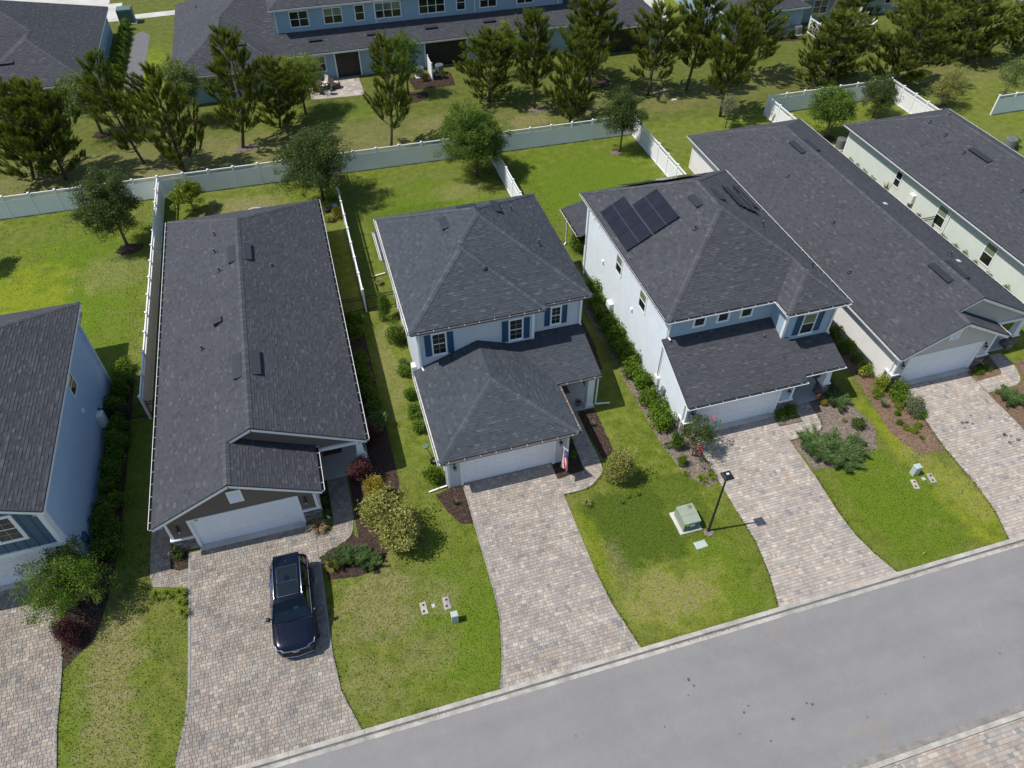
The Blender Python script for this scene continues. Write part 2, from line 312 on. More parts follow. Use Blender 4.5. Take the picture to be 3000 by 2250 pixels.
# ---------------------------------------------------------------- tiling of flat areas
def clip(poly, u0, u1, v0, v1):
    for ax, lim, sg in ((0, u0, 1), (0, u1, -1), (1, v0, 1), (1, v1, -1)):
        out = []
        for i in range(len(poly)):
            a = poly[i-1]; b = poly[i]; da = (a[ax]-lim)*sg; db = (b[ax]-lim)*sg
            if (da >= 0) != (db >= 0):
                k = da/(da-db); out.append((a[0]+(b[0]-a[0])*k, a[1]+(b[1]-a[1])*k))
            if db >= 0: out.append(b)
        poly = out
        if len(poly) < 3: return []
    return poly
def span(poly, v):
    xs = []
    for i in range(len(poly)):
        a = poly[i-1]; b = poly[i]
        if (a[1] > v) != (b[1] > v): xs.append(a[0]+(b[0]-a[0])*(v-a[1])/(b[1]-a[1]))
    return (min(xs), max(xs)) if xs else None
def tiles(poly, course, widths, rng):
    vs = [q[1] for q in poly]; vmin, vmax = min(vs), max(vs); row = 0; v0 = vmin
    while v0 < vmax-1e-4:
        v1 = v0+(rng.choice(course) if isinstance(course, tuple) else course); lo = -1e9; hi = 1e9; olo = 1e9; ohi = -1e9
        for v in [v0+1e-4, min(v1, vmax)-1e-4]+[q for q in vs if v0 < q < v1]:
            for vv in (v-1e-4, v+1e-4):
                s = span(poly, vv)
                if s: lo = max(lo, s[0]); hi = min(hi, s[1]); olo = min(olo, s[0]); ohi = max(ohi, s[1])
        if v1 > vmax: hi = -1e9
        u = olo-rng.random()*max(widths)
        while u < ohi:
            w = rng.choice(widths); a, b = u, u+w; u = b
            if b < olo: continue
            if a >= lo and b <= hi: yield row, a, b, v0, v1, None
            else:
                c = clip(poly, a, b, v0, v1)
                if len(c) >= 3: yield row, a, b, v0, v1, c
        v0 = v1; row += 1

SHM = {}
def shingle_mesh(w, tone, matname, e):
    k = (round(w, 3), round(tone, 3), matname)
    if k not in SHM:
        b = MB(); h0, h1 = (.020 if tone > .42 else .009), .002
        b.add([(0,0,h0),(w,0,h0),(w,e,h1),(0,e,h1),(0,0,0),(w,0,0)], [(0,1,2,3),(4,5,1,0)], max(tone, .001)); b.t[1] = max(.02, tone*.5); SHM[k] = b.mesh('shingle', matname)  # butt edge toned darker: the course shadow line is painted in
    return SHM[k]
STW = (.15, .20, .26, .32); STONES = (.05, .15, .25, .33, .38, .45, .52, .62, .76, .95); STW_W = (2, 4, 6, 7, 7, 6, 5, 4, 3, 1)
def roof(house, planes, caps, matname='shingle', single=300, course=.142, name='roof'):
    """planes: 3-D polygons, their first edge the eave; caps: hip and ridge lines."""
    deck = MB(); rest = MB(); cells = []; rng = random.Random(len(planes)*13+int(abs(planes[0][0][0])*10))
    for pl in planes:
        P = [Vector(q) for q in pl]; n = Vector((0, 0, 0))
        for i in range(len(P)): n += P[i-1].cross(P[i])
        n.normalize()
        if n.z < 0: n = -n
        u = Vector((0, 0, 1)).cross(n).normalized(); v = n.cross(u); o = P[0]
        deck.poly([q-n*.004 for q in P]); deck.poly([q-n*.05 for q in reversed(P)])
        for i in range(len(P)): deck.poly([P[i-1]-n*.05, P[i]-n*.05, P[i]-n*.004, P[i-1]-n*.004])
        p2 = [((q-o).dot(u), (q-o).dot(v)) for q in P]
        for row, a, b, v0, v1, c in tiles(p2, course, STW, rng):
            tone = rng.choices(STONES, STW_W)[0]
            if c is None:
                ctr = o+u*(a+b)/2+v*(v0+v1)/2; cells.append(((ctr-CAMP).length, o, u, v, n, a, b, v0, v1, tone, ctr))
            else:
                h = lambda q: .013-.011*(q[1]-v0)/course
                rest.poly([o+u*q[0]+v*q[1]+n*h(q) for q in c], max(tone, .001))
                lowe = [q for q in c if abs(q[1]-v0) < 1e-5]
                if len(lowe) >= 2:
                    l, r = min(lowe), max(lowe); rest.poly([o+u*l[0]+v*l[1], o+u*r[0]+v*r[1], o+u*r[0]+v*r[1]+n*.013, o+u*l[0]+v*l[1]+n*.013], max(tone, .001))
    ro = deck.build(name, 'deck', house); base = wl(house)
    vis = [c for c in cells if inframe(c[10], 10)] if single else []
    vis.sort(key=lambda c: c[0]); pick = set(id(c) for c in vis[:single])
    for c in cells:
        _, o, u, v, n, a, b, v0, v1, tone, ctr = c
        if id(c) in pick:
            q = o+u*a+v*v0-base
            mt = Matrix(((u.x, v.x, n.x, q.x), (u.y, v.y, n.y, q.y), (u.z, v.z, n.z, q.z), (0, 0, 0, 1)))
            inst('shingle', shingle_mesh(b-a, tone, matname, course), ro, mt)
        else:
            h0, h1 = (.020 if tone > .42 else .009), .002; A = o+u*a+v*v0; B = o+u*b+v*v0
            rest.add([A+n*h0, B+n*h0, o+u*b+v*v1+n*h1, o+u*a+v*v1+n*h1, A, B], [(0,1,2,3),(4,5,1,0)], max(tone, .001)); rest.t[-1] = max(.02, tone*.5)  # same painted shadow line on the butt edges of the joined field
    s = rest.build('shingle_field', matname, ro); s['kind'] = 'stuff'
    # hip and ridge caps
    for p0, p1 in caps:
        p0, p1 = Vector(p0), Vector(p1)
        if p0.z > p1.z: p0, p1 = p1, p0
        d = (p1-p0); L = d.length; d.normalize(); x = d.cross(Vector((0, 0, 1))).normalized(); z = x.cross(d)
        dr = .16*(.36 if abs(p0.z-p1.z) > .3 else .5)
        ms = []
        for k in range(3):
            b = MB(); tn = (.62, .8, .95)[k]; e = .30
            b.add([(-.16,0,-dr+.035),(0,0,.04),(.16,0,-dr+.035),(-.16,e,-dr+.018),(0,e,.022),(.16,e,-dr+.018),(-.16,0,-dr),(.16,0,-dr),(0,0,0)], [(0,1,4,3),(1,2,5,4),(6,8,1,0),(8,7,2,1)], tn); ms.append(b.mesh('ridge_cap', matname))
        i = 0; s0 = 0.
        while s0 < L-.1:
            q = p0+d*s0-base
            mt = Matrix(((x.x, d.x, z.x, q.x), (x.y, d.y, z.y, q.y), (x.z, d.z, z.z, q.z), (0, 0, 0, 1)))
            inst('ridge_cap', ms[RNG.choice((0, 0, 1, 1, 2))], ro, mt); s0 += .21
    return ro

def wall(mb, poly, axis, at, out, board=.17, tone=0., m=0, vertical=False):
    """lap siding on a vertical plane: poly in (horizontal, z); axis 'x' = plane of constant x; out = +1/-1 the way it faces."""
    def pt(q, d): return (at+out*d, q[0], q[1]) if axis == 'x' else (q[0], at+out*d, q[1])
    flip = (axis == 'x') != (out < 0)
    W_ = max(q[0] for q in poly)-min(q[0] for q in poly)+2
    for row, a, b, v0, v1, c in tiles(poly, board, (W_*2,), random.Random(1)):
        c = c or [(a, v0), (b, v0), (b, v1), (a, v1)]
        h = lambda q: .016-.014*(q[1]-v0)/board
        f = [pt(q, h(q)) for q in c]; mb.poly(f if not flip else f[::-1], tone, m)
        low = [q for q in c if abs(q[1]-v0) < 1e-5]
        if len(low) >= 2:
            l, r = min(low), max(low); mb.poly([pt(l, 0), pt(r, 0), pt(r, .016), pt(l, .016)], tone, m)
def frame(axis, at, out):
    def bx(mb, h0, z0, h1, z1, d0, d1, tone=0., m=0):
        a, b = sorted((at+out*d0, at+out*d1))
        if axis == 'x': mb.box(a, h0, z0, b, h1, z1, tone, m)
        else: mb.box(h0, a, z0, h1, b, z1, tone, m)
    return bx
def window(house, axis, at, out, h0, z0, h1, z1, cols=1, sashes=True, trim=.09, grid=0, blind=False, sill=True, name='window'):
    """a white-cased window: casing, sill, sash rails, panes."""
    bx = frame(axis, at, out); f = MB()
    bx(f, h0, z0, h0+trim, z1, .0, .055); bx(f, h1-trim, z0, h1, z1, .0, .055); bx(f, h0+trim, z1-trim, h1-trim, z1, .0, .055); bx(f, h0+trim, z0, h1-trim, z0+trim, .0, .055)
    w = f.build(name, 'trim_white', house)
    if sill:
        s = MB(); bx(s, h0-.03, z0-.05, h1+.03, z0-.002, .0, .085); s.build('sill', 'trim_white', w)
        s = MB(); bx(s, h0-.04, z1+.002, h1+.04, z1+.06, .0, .075); s.build('head_trim', 'trim_white', w)
    iw = (h1-h0-2*trim)/cols; zb, zt = z0+trim, z1-trim; zm = (zb+zt)/2
    for k in range(cols):
        a = h0+trim+iw*k; b = a+iw
        if k: 
            q = MB(); bx(q, a-.035, zb, a+.035, zt, .02, .048); q.build('mullion', 'trim_white', w)
        for j, (c0, c1) in enumerate(((zb, zm), (zm, zt)) if sashes else ((zb, zt),)):
            g = MB(); bx(g, a+.001, c0, b-.001, c1, .012, .022); g.build('pane', 'glass_blind' if (blind and (j == 1 or not sashes)) else 'glass_dark', w)
        if sashes:
            q = MB(); bx(q, a, zm-.022, b, zm+.022, .021, .04); q.build('sash_rail', 'trim_white', w)
        if grid:
            q = MB(); bx(q, (a+b)/2-.007, zb, (a+b)/2+.007, zt, .0205, .028)
            for gz in (zb+(zm-zb)/2, zm+(zt-zm)/2): bx(q, a, gz-.007, b, gz+.007, .0207, .0285)
            q.build('muntin', 'box_pale', w)
    return w
def shutter(house, axis, at, out, h0, z0, h1, z1):
    bx = frame(axis, at, out); s = MB(); t_ = .05
    bx(s, h0, z0, h0+t_, z1, .018, .055); bx(s, h1-t_, z0, h1, z1, .018, .055)
    for c in (z0, (z0+z1)/2-t_/2, z1-t_): bx(s, h0+t_, c, h1-t_, c+t_, .018, .055)
    bx(s, h0+t_, z0+t_, h1-t_, z1-t_, .017, .035)
    return s.build('shutter', 'shutter_navy', house)
def garage_door(house, x0, x1, y, z1=2.12, rows=4, cols=8):
    """sectional door facing -y with raised panels"""
    d = MB(); d.box(x0-.02, y+.02, 0, x1+.02, y+.06, z1); g = d.build('garage_door', 'door_white', house)
    h = (z1-.02)/rows; me = None
    for r in range(rows):
        s = MB(); z0 = .02+r*h; s.box(x0, y-.012, z0+.004, x1, y+.021, z0+h-.006); w = (x1-x0)/cols
        for c in range(cols):
            a = x0+c*w+.07; b = x0+(c+1)*w-.07
            s.add([(a,y-.012,z0+.09),(b,y-.012,z0+.09),(b,y-.012,z0+h-.09),(a,y-.012,z0+h-.09),(a+.03,y-.026,z0+.12),(b-.03,y-.026,z0+.12),(b-.03,y-.026,z0+h-.12),(a+.03,y-.026,z0+h-.12)],
                  [(4,5,6,7),(0,1,5,4),(1,2,6,5),(2,3,7,6),(3,0,4,7)])
        s.build('door_section', 'door_white', g)
    q = MB(); q.box(x0-.02, y-.008, 0, x1+.02, y+.018, .02); q.build('door_seal', 'rubber', g)
    return g
def door_trim(house, x0, x1, y0, y1, z1, w=.14):
    t_ = MB(); t_.box(x0-w, y0, 0, x0, y1, z1+w); t_.box(x1, y0, 0, x1+w, y1, z1+w); t_.box(x0, y0, z1, x1, y1, z1+w); return t_.build('door_trim', 'trim_white', house)
def sconce(house, x, y, z):
    b = MB(); b.lathe(x, y-.03, [(.05, z+.20), (.065, z+.24), (.02, z+.30)], 8); b.bar((x, y, z+.18), (x, y-.14, z+.16), .03, .03); b.lathe(x, y-.14, [(.02, z+.17), (.10, z+.06), (.10, z+.04)], 8); b.lathe(x, y-.14, [(.065, z-.16), (.07, z-.14)], 8)
    for k in range(4): a = math.pi/4+k*math.pi/2; b.bar((x+.07*math.cos(a), y-.14+.07*math.sin(a), z-.15), (x+.09*math.cos(a), y-.14+.09*math.sin(a), z+.05), .014, .014)
    s = b.build('wall_lamp', 'black_metal', house); q = MB(); q.lathe(x, y-.14, [(.05, z-.14), (.07, z+.03)], 8); q.build('lamp_glass', 'lamp_lens', s); return s
def gutter(house, a, b, out, mats=('trim_white', 'black_gutter'), step=.75, depth=.10, dark=False):
    """K-style gutter from a to b (level), its open trough facing up; out = unit vector away from the house"""
    a, b, out = Vector(a), Vector(b), Vector(out); L = (b-a).length; d = (b-a).normalized(); w = .15; up = Vector((0, 0, 1)); g = MB()
    a = a+out*.012-up*.025; b = b+out*.012-up*.025
    def strip(p, q, m): g.poly([a+p, b+p, b+q, a+q], 0., m)
    strip(out*0-up*.0, out*0-up*depth, 1); strip(out*0-up*depth, out*w*.7-up*depth, 1)            # inside back and floor
    strip(out*w*.7-up*depth, out*w+up*.0, 1)                                                    # inside front
    strip(out*(w*.7+.004)-up*(depth+.004), out*(w+.004), 0); strip(out*0-up*(depth+.004), out*(w*.7+.004)-up*(depth+.004), 0)
    for p0, p1, m in ((w-.016, w+.006, 0),): g.bar(a+out*(p0+p1)/2, b+out*(p0+p1)/2, p1-p0, .014, 0., m)
    for e in (a, b): g.poly([e, e-up*depth, e+out*w*.7-up*depth, e+out*w], 0., 0)
    go = g.build('gutter', list(mats), house); n = max(2, int(L/step)); hm = None
    for i in range(n):
        q = a+d*(L*(i+.5)/n)
        if hm is None:
            h = MB(); h.bar((0, 0, .006), tuple(out*w*.93+up*.006), .018, .008); hm = h.mesh('hanger', 'lead_white')
        inst('hanger', hm, go, loc=q-wl(house))
    return go
def downspout(house, x, y, z0, z1, kick=(0, 0), top=None):
    d = MB(); p = ([Vector(top)] if top else [])+[Vector((x, y, z1)), Vector((x, y, z0+.12)), Vector((x+kick[0], y+kick[1], z0+.06))]
    for i in range(len(p)-1): d.bar(p[i], p[i+1], .075, .06)
    return d.build('downspout', 'trim_white', house)
def fascia(house, segs, h=.17, name='fascia', mname='trim_white', drip=True):
    f = MB()
    for a, b in segs: f.bar(Vector(a)-Vector((0, 0, h/2+.052)), Vector(b)-Vector((0, 0, h/2+.052)), .03, h)
    o = f.build(name, mname, house)
    if drip:
        f = MB()
        for a, b in segs: f.bar(Vector(a)-Vector((0, 0, .026)), Vector(b)-Vector((0, 0, .026)), .05, .046)
        f.build('drip_edge', 'black_gutter', o)
    return o
def soffit(house, poly): 
    s = MB(); s.poly(poly); return s.build('soffit', 'trim_white', house)
def pipe(house, x, y, z, h=.32, r=.038, white=False):
    b = MB(); b.lathe(x, y, [(.12, z-.05), (.11, z+.05), (r+.01, z+.10)], 8); b.lathe(x, y, [(r, z+.05), (r, z+h)], 8)
    o = b.build('vent_pipe', 'vent_black', house); q = MB(); q.lathe(x, y, [(r+.008, z+h-.03), (r+.008, z+h+.015)], 8); q.build('pipe_collar', 'ac_grey', o)
def offridge(house, c, u, v, n, L=1.25, Wd=.42):
    """off-ridge roof vent: a low wedge open on its downhill side; u along the ridge, v downhill, n normal"""
    c, u, v, n = Vector(c), Vector(u), Vector(v), Vector(n); b = MB()
    q = lambda a, s, h: c+u*a*L/2+v*s+n*h
    b.add([q(-1,0,.02), q(1,0,.02), q(1,Wd,.15), q(-1,Wd,.15), q(-1,0,.0), q(1,0,.0), q(1,Wd,.0), q(-1,Wd,.0), q(1,Wd,.10), q(-1,Wd,.10)], [(0,1,2,3),(1,5,6,2),(4,0,3,7),(3,2,8,9),(7,6,5,4)])
    b.add([q(-.98,Wd*.93,.0), q(.98,Wd*.93,.0), q(.98,Wd*.93,.11), q(-.98,Wd*.93,.11)], [(0,1,2,3)])
    fl = MB(); fl.poly([q(-1.1,-.12,.016), q(1.1,-.12,.016), q(1.1,Wd+.08,.02), q(-1.1,Wd+.08,.02)])
    o = b.build('roof_vent', 'vent_black', house); return o
def stones(mb, axis, at, out, h0, z0, h1, z1, rng):
    z = z0
    while z < z1-.02:
        hh = min(rng.uniform(.06, .13), z1-z); h = h0
        while h < h1-.02:
            w = min(rng.uniform(.14, .38), h1-h)
            if h1-h-w < .08: w = h1-h
            bx = frame(axis, at, out); bx(mb, h+.006, z+.006, h+w-.006, z+hh-.006, 0, rng.uniform(.035, .075), rng.uniform(.02, 1))
            h += w
        z += hh
def stone_base(house, faces, name='stone_base'):
    rng = random.Random(int(abs(faces[0][3]*100))); s = MB(); b = MB()
    for ax, at, out, h0, h1, z0, z1 in faces:
        stones(s, ax, at, out, h0, z0, h1, z1, rng); frame(ax, at, out)(b, h0, z0, h1, z1-.001, -.03, .02)
    o = b.build(name, 'gravel_dark', house); q = s.build('veneer_stone', 'stone_veneer', o); q['kind'] = 'stuff'; return o
def text_on(house, txt, x, y, z, size, mname):
    c = bpy.data.curves.new('number', 'FONT'); c.body = txt; c.size = size; c.extrude = .006; c.align_x = 'CENTER'
    to = bpy.data.objects.new('tmp', c); COL.objects.link(to); dg = bpy.context.evaluated_depsgraph_get(); me = bpy.data.meshes.new_from_object(to.evaluated_get(dg)); bpy.data.objects.remove(to)
    me.materials.clear(); me.materials.append(MATS[mname]); o = bpy.data.objects.new('house_number', me); COL.objects.link(o); o.parent = house
    o.location = Vector((x, y, z))-wl(house); o.rotation_euler = (math.pi/2, 0, 0); return o

# ---------------------------------------------------------------- ground, road, kerbs
g = MB(); NG = 24
g.poly([(-900, -700, 0), (900, -700, 0), (900, 1500, 0), (-900, 1500, 0)])
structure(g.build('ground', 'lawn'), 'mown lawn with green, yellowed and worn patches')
r = MB(); r.poly([(-120, 5.44, .004), (140, 5.44, .004), (140, 11.70, .004), (-120, 11.70, .004)]); structure(r.build('road', 'asphalt'), 'grey asphalt road with dark oil spots')
def kerb(y_g, y_b, name, label, dark=False):
    """mountable kerb: gutter pan at y_g (road side) rising to the back at y_b; cast in lengths with open joints"""
    k = structure(bpy.data.objects.new(name, None), label); COL.objects.link(k); BASE[k.name] = Vector((0, 0, 0))
    s = (y_b-y_g)/abs(y_b-y_g); w = abs(y_b-y_g); L = 3.05
    prof = [(0, .006), (.21*w/.45, -.002), (.225*w/.45, .004), (.25*w/.45, .085), (.28*w/.45, .10), (w, .105)]
    me = None
    for i in range(-5, 13):
        x0 = i*L+.35
        if me is None:
            b = MB(); vs = []
            for x in (.006, L-.006):
                vs += [(x, s*d, z+.004) for d, z in prof]+[(x, s*w, -.1), (x, 0, -.1)]
            n = len(prof)+2; fs = [tuple((i+1, i, n+i, n+i+1)) for i in range(n-1)]+[tuple(range(n)), tuple(range(2*n-1, n-1, -1))]
            b.add(vs, fs)
            for q in (1, 2): b.m[q] = 1
            if dark: b.m[0] = 1
            me = b.mesh('kerb_stone', ['curb_concrete', 'curb_dirty'])
        inst('kerb_stone', me, k, loc=(x0, y_g, 0))
    e = MB()
    for a, b_ in ((-120, -5*L+.35), (13*L+.35, 140)): e.box(a, min(y_g, y_b), -.1, b_, max(y_g, y_b), .10)
    q = e.build('kerb_run', 'curb_concrete', k); return k
kerb(11.70, 12.15, 'kerb', 'pale concrete kerb along the house side of the road')
kerb(5.44, 4.98, 'kerb', 'pale concrete kerb on the near side of the road', True)
jb = MB(); jb.box(-25, 11.72, .001, 45, 12.14, .003); jo = jb.build('kerb_joint_bed', 'gravel_dark'); structure(jo)

# ---------------------------------------------------------------- paver areas
PVM = {}
def paver_mesh(w, d, tone, mname):
    k = (w, d, tone, mname)
    if k not in PVM:
        b = MB(); gp = .004; b.bbox(gp, gp, 0, w-gp, d-gp, .022, .012, tone); b.f = b.f[1:]; b.t = b.t[1:]; b.m = b.m[1:]; PVM[k] = b.mesh('paver', mname)
    return PVM[k]
PT = (.02, .10, .20, .25, .36, .42, .52, .57, .66, .70, .78, .80, .87, .94, .98); PTW = (6, 7, 7, 6, 7, 6, 6, 6, 4, 4, 4, 3, 3, 2, 1)
AREAS = []
def paving(name, poly, mname, label, single=300, z=.012, course=(.14, .165, .19), widths=(.11, .16, .2, .26)):
    AREAS.append(poly); rng = random.Random(int(abs(poly[0][0]*31+poly[0][1]*7)))
    b = MB(); b.poly([(x, y, z) for x, y in poly]); ar = b.build(name, 'sand_joint'); structure(ar, label); rest = MB(); cells = []
    for row, a, c, v0, v1, cl in tiles(poly, course, widths, rng):
        tone = rng.choices(PT, PTW)[0]
        if cl is None: cells.append((a, c, v0, v1, tone))
        else:
            cx = sum(q[0] for q in cl)/len(cl); cy = sum(q[1] for q in cl)/len(cl)
            sh = [(cx+(x-cx)*.95, cy+(y-cy)*.95) for x, y in cl]; rest.poly([(x, y, z+.02+rng.uniform(0, .003)) for x, y in sh], tone)
    vis = sorted((c for c in cells if inframe(((c[0]+c[1])/2, c[2], z), 5)), key=lambda c: (Vector((c[0], c[2], 0))-CAMP).length)[:single]
    pick = set(vis)
    for c in cells:
        a, e, v0, v1, tone = c
        if c in pick: inst('paver', paver_mesh(round(e-a, 3), round(v1-v0, 3), tone, mname), ar, loc=(a, v0, z+rng.uniform(0, .003)))
        else:
            n0 = len(rest.f); dz = rng.uniform(0, .003); gp = .004; rest.bbox(a+gp, v0+gp, z+dz, e-gp, v1-gp, z+.022+dz, .012, tone); del rest.f[n0], rest.t[n0], rest.m[n0]
    q = rest.build('paver_field', mname, ar); q['kind'] = 'stuff'
    return ar
D0 = [(-20.6, 23.2), (-20.6, 14.2), (-21.3, 12.16), (-14.2, 12.16), (-14.62, 14.15), (-14.8, 15.8), (-14.85, 17.4), (-14.95, 19.1), (-15.3, 21.4), (-15.0, 23.2)]
D1 = [(-10.25, 12.16), (-2.83, 12.16), (-3.45, 14.0), (-3.62, 15.9), (-3.62, 22.75), (-9.6, 22.75), (-9.55, 15.9), (-9.65, 14.6), (-10.05, 12.9)]
D2 = [(3.1, 12.16), (9.5, 12.16), (9.28, 13.3), (9.05, 14.5), (8.93, 16.4), (8.95, 23.06), (4.12, 23.06), (4.05, 16.8), (3.97, 15.4), (3.68, 14.1), (3.4, 13.05)]
D3 = [(16.35, 12.16), (22.68, 12.16), (22.27, 13.3), (22.0, 14.5), (21.95, 15.9), (22.1, 18.3), (22.1, 22.75), (17.1, 22.75), (17.05, 17.4), (17.08, 15.6), (16.8, 13.8)]
D4 = [(29.1, 12.16), (35.9, 12.16), (35.4, 13.5), (35.1, 15.0), (35.1, 17.7), (35.2, 22.7), (30.75, 22.7), (30.3, 20.2), (29.97, 17.9), (29.9, 15.5), (29.65, 13.7)]
D9 = [(13.0, -6), (30.0, -6), (30.0, 4.97), (13.0, 4.97)]
W1 = [(-3.61, 20.72), (-2.97, 20.93), (-2.41, 21.1), (-2.04, 21.4), (-1.82, 21.87), (-1.70, 22.66), (-1.70, 25.33), (-2.74, 25.33), (-2.68, 22.66), (-2.8, 22.15), (-3.61, 22.12)]
W2 = [(8.94, 20.92), (9.94, 20.9), (10.5, 21.02), (10.85, 21.25), (11.2, 21.5), (11.44, 21.8), (11.56, 22.43), (11.52, 24.1), (11.55, 26.15), (10.75, 26.15), (10.62, 24.2), (10.52, 22.08), (8.94, 21.93)]
W3 = [(22.11, 20.83), (23.5, 20.8), (24.14, 21.0), (24.4, 21.25), (24.53, 21.6), (24.62, 22.1), (24.7, 23.1), (23.65, 23.1), (23.58, 21.8), (22.11, 21.9)]
W4 = [(35.21, 20.75), (37.3, 20.82), (37.7, 21.0), (37.95, 21.28), (38.26, 21.9), (38.45, 22.65), (38.35, 23.35), (37.5, 23.45), (37.25, 22.05), (37.05, 21.82), (35.21, 21.72)]
WS = [(-11.42, 22.0), (-11.25, 21.35), (-9.62, 20.82), (-9.62, 21.88), (-10.1, 21.88), (-10.5, 22.1), (-10.5, 24.6), (-11.46, 24.6)]
paving('driveway', D0, 'paver_dark', 'cobbled paver driveway of the blue two-storey house at the left edge')
paving('driveway', D1, 'paver_dark', 'grey-brown cobbled paver driveway with the dark car parked on it')
paving('driveway', D2, 'paver', 'tan cobbled paver driveway of the middle house with the flag')
paving('driveway', D3, 'paver_light', 'pale cobbled paver driveway of the house with solar panels')
paving('driveway', D4, 'paver_light', 'pale cobbled paver driveway with oil stains at the right')
paving('driveway', D9, 'paver', 'paver driveway across the road in the bottom right corner', 200)
paving('path', W1, 'paver_dark', 'curved paver path to the porch of the brown house', 150)
paving('path', W2, 'paver', 'curved paver path from the driveway to the porch of the middle house', 200)
paving('path', W3, 'paver_light', 'curved paver path to the porch of the solar panel house', 150)
paving('path', W4, 'paver_light', 'curved paver path to the porch of the cream house', 120)
paving('patio', WS, 'paver_dark', 'small paver pad beside the brown house garage', 100)
paving('patio', [(1.0, 70.6), (6.0, 70.25), (6.0, 74.6), (1.0, 74.6)], 'paver_light', 'paver patio with furniture behind the blue townhouse', 60, course=.3, widths=(.3, .4, .5))
paving('patio', [(58.5, 71.2), (62.0, 71.0), (62.0, 74.6), (58.5, 74.6)], 'paver_light', 'stone patio behind the far right townhouse', 40, course=.4, widths=(.4, .5, .6))
# concrete edge restraints along the driveways
def edging(pts, w=.11):
    e = MB()
    for i in range(len(pts)-1): e.bar((*pts[i], .025), (*pts[i+1], .025), w, .05)
    structure(e.build('driveway_edging', 'edging'))
edging(D1[6:][::-1][:1]+[(-10.05, 12.9), (-9.68, 14.6), (-9.58, 15.9), (-9.62, 22.7)]); edging([(-14.25, 12.2), (-14.62, 14.15), (-14.8, 15.8), (-14.85, 17.4), (-14.95, 19.0)]); edging([(-2.85, 12.2), (-3.45, 14.0), (-3.60, 15.9), (-3.60, 20.6)], .09); edging([(3.08, 12.2), (3.4, 13.05), (3.68, 14.1), (3.95, 15.4), (4.03, 16.8), (4.08, 22.8)], .07)
# mulch beds
BEDS = []
def bed(poly, mname, label, n=500, z=.035):
    BEDS.append(poly); b = MB(); cx = sum(p[0] for p in poly)/len(poly); cy = sum(p[1] for p in poly)/len(poly)
    inner = [(cx+(x-cx)*.9, cy+(y-cy)*.9, z) for x, y in poly]; outer = [(x, y, .006) for x, y in poly]; k = len(poly)
    b.add(outer+inner, [tuple(range(k, 2*k))]+[(i, (i+1) % k, k+(i+1) % k, k+i) for i in range(k)])
    o = structure(b.build('mulch_bed', mname), label); rng = random.Random(int(abs(cx*17+cy*5))); c = MB()
    xs = [p[0] for p in poly]; ys = [p[1] for p in poly]; m_ = 0
    area = abs(sum(poly[i-1][0]*poly[i][1]-poly[i][0]*poly[i-1][1] for i in range(k)))/2
    for _ in range(int(area*330)):
        x, y = rng.uniform(min(xs), max(xs)), rng.uniform(min(ys), max(ys))
        ins = False
        for i in range(k):
            (xa, ya), (xb, yb) = poly[i-1], poly[i]
            if (ya > y) != (yb > y) and x < xa+(xb-xa)*(y-ya)/(yb-ya): ins = not ins
        if not ins: continue
        a = rng.uniform(0, 6.28); l = rng.uniform(.02, .055); w = rng.uniform(.008, .02); dx, dy = math.cos(a)*l, math.sin(a)*l; ex, ey = -math.sin(a)*w, math.cos(a)*w; zz = z+rng.uniform(.004, .02); t1, t2 = rng.uniform(-.02, .02), rng.uniform(-.02, .02)
        c.poly([(x-dx-ex, y-dy-ey, zz-t1), (x+dx-ex, y+dy-ey, zz+t1), (x+dx+ex, y+dy+ey, zz+t2), (x-dx+ex, y-dy+ey, zz-t2)], rng.uniform(.01, 1))
    if c.f: q = c.build('bark_chips', mname.replace('mulch_', 'mulch_chip_').replace('mulch_chip_dark', 'mulch_chip'), o); q['kind'] = 'stuff'
bed([(8.98, 21.95), (10.5, 22.1), (10.58, 24.1), (10.72, 26.1), (9.95, 26.1), (9.95, 22.95), (8.98, 22.95)], 'mulch_dark', 'dark mulch bed under the flag')
bed([(11.62, 26.1), (12.6, 26.1), (12.5, 22.85), (11.75, 22.5), (11.6, 24.2)], 'mulch_dark', 'dark mulch strip right of the porch path')
bed([(2.56, 22.76), (2.94, 21.56), (3.4, 20.7), (4.0, 20.5), (4.07, 22.9), (3.38, 22.98)], 'mulch_dark', 'dark mulch bed at the left corner of the middle garage')
bed([(12.85, 29.0), (12.85, 40), (14.6, 40), (14.6, 31.5), (14.2, 29.0)], 'mulch_dark', 'dark bare soil along the right wall of the middle house')
bed([(24.75, 23.15), (25.9, 23.5), (27.0, 22.3), (27.2, 20.3), (26.4, 19.0), (24.4, 18.4), (22.3, 18.7), (22.15, 20.75), (23.5, 20.75), (24.2, 20.95), (24.55, 21.4), (24.68, 22.1)], 'mulch_grey', 'greying bark bed with juniper beside the solar house drive')
bed([(22.15, 21.95), (23.55, 21.85), (23.6, 23.0), (23.1, 22.9), (22.15, 22.9)], 'mulch_grey', 'small bark bed beside the solar house garage door')
bed([(28.4, 27.5), (29.6, 27.5), (29.7, 23.0), (31.0, 22.6), (30.3, 20.3), (29.9, 17.85), (28.4, 18.0), (27.8, 19.7), (28.1, 21.6), (28.5, 24.0)], 'mulch_red', 'rusty pine straw bed left of the cream house drive')
bed([(35.25, 21.75), (37.0, 21.85), (37.2, 22.1), (37.45, 23.3), (36.5, 23.0), (35.3, 22.9)], 'mulch_red', 'rusty mulch bed by the stone corner of the cream garage')
bed([(35.2, 20.65), (37.3, 20.75), (38.1, 21.2), (38.5, 22.4), (40.5, 22.6), (41.0, 18.0), (37.5, 16.5), (35.15, 17.0)], 'mulch_red', 'rusty mulch bed with junipers at the right edge')
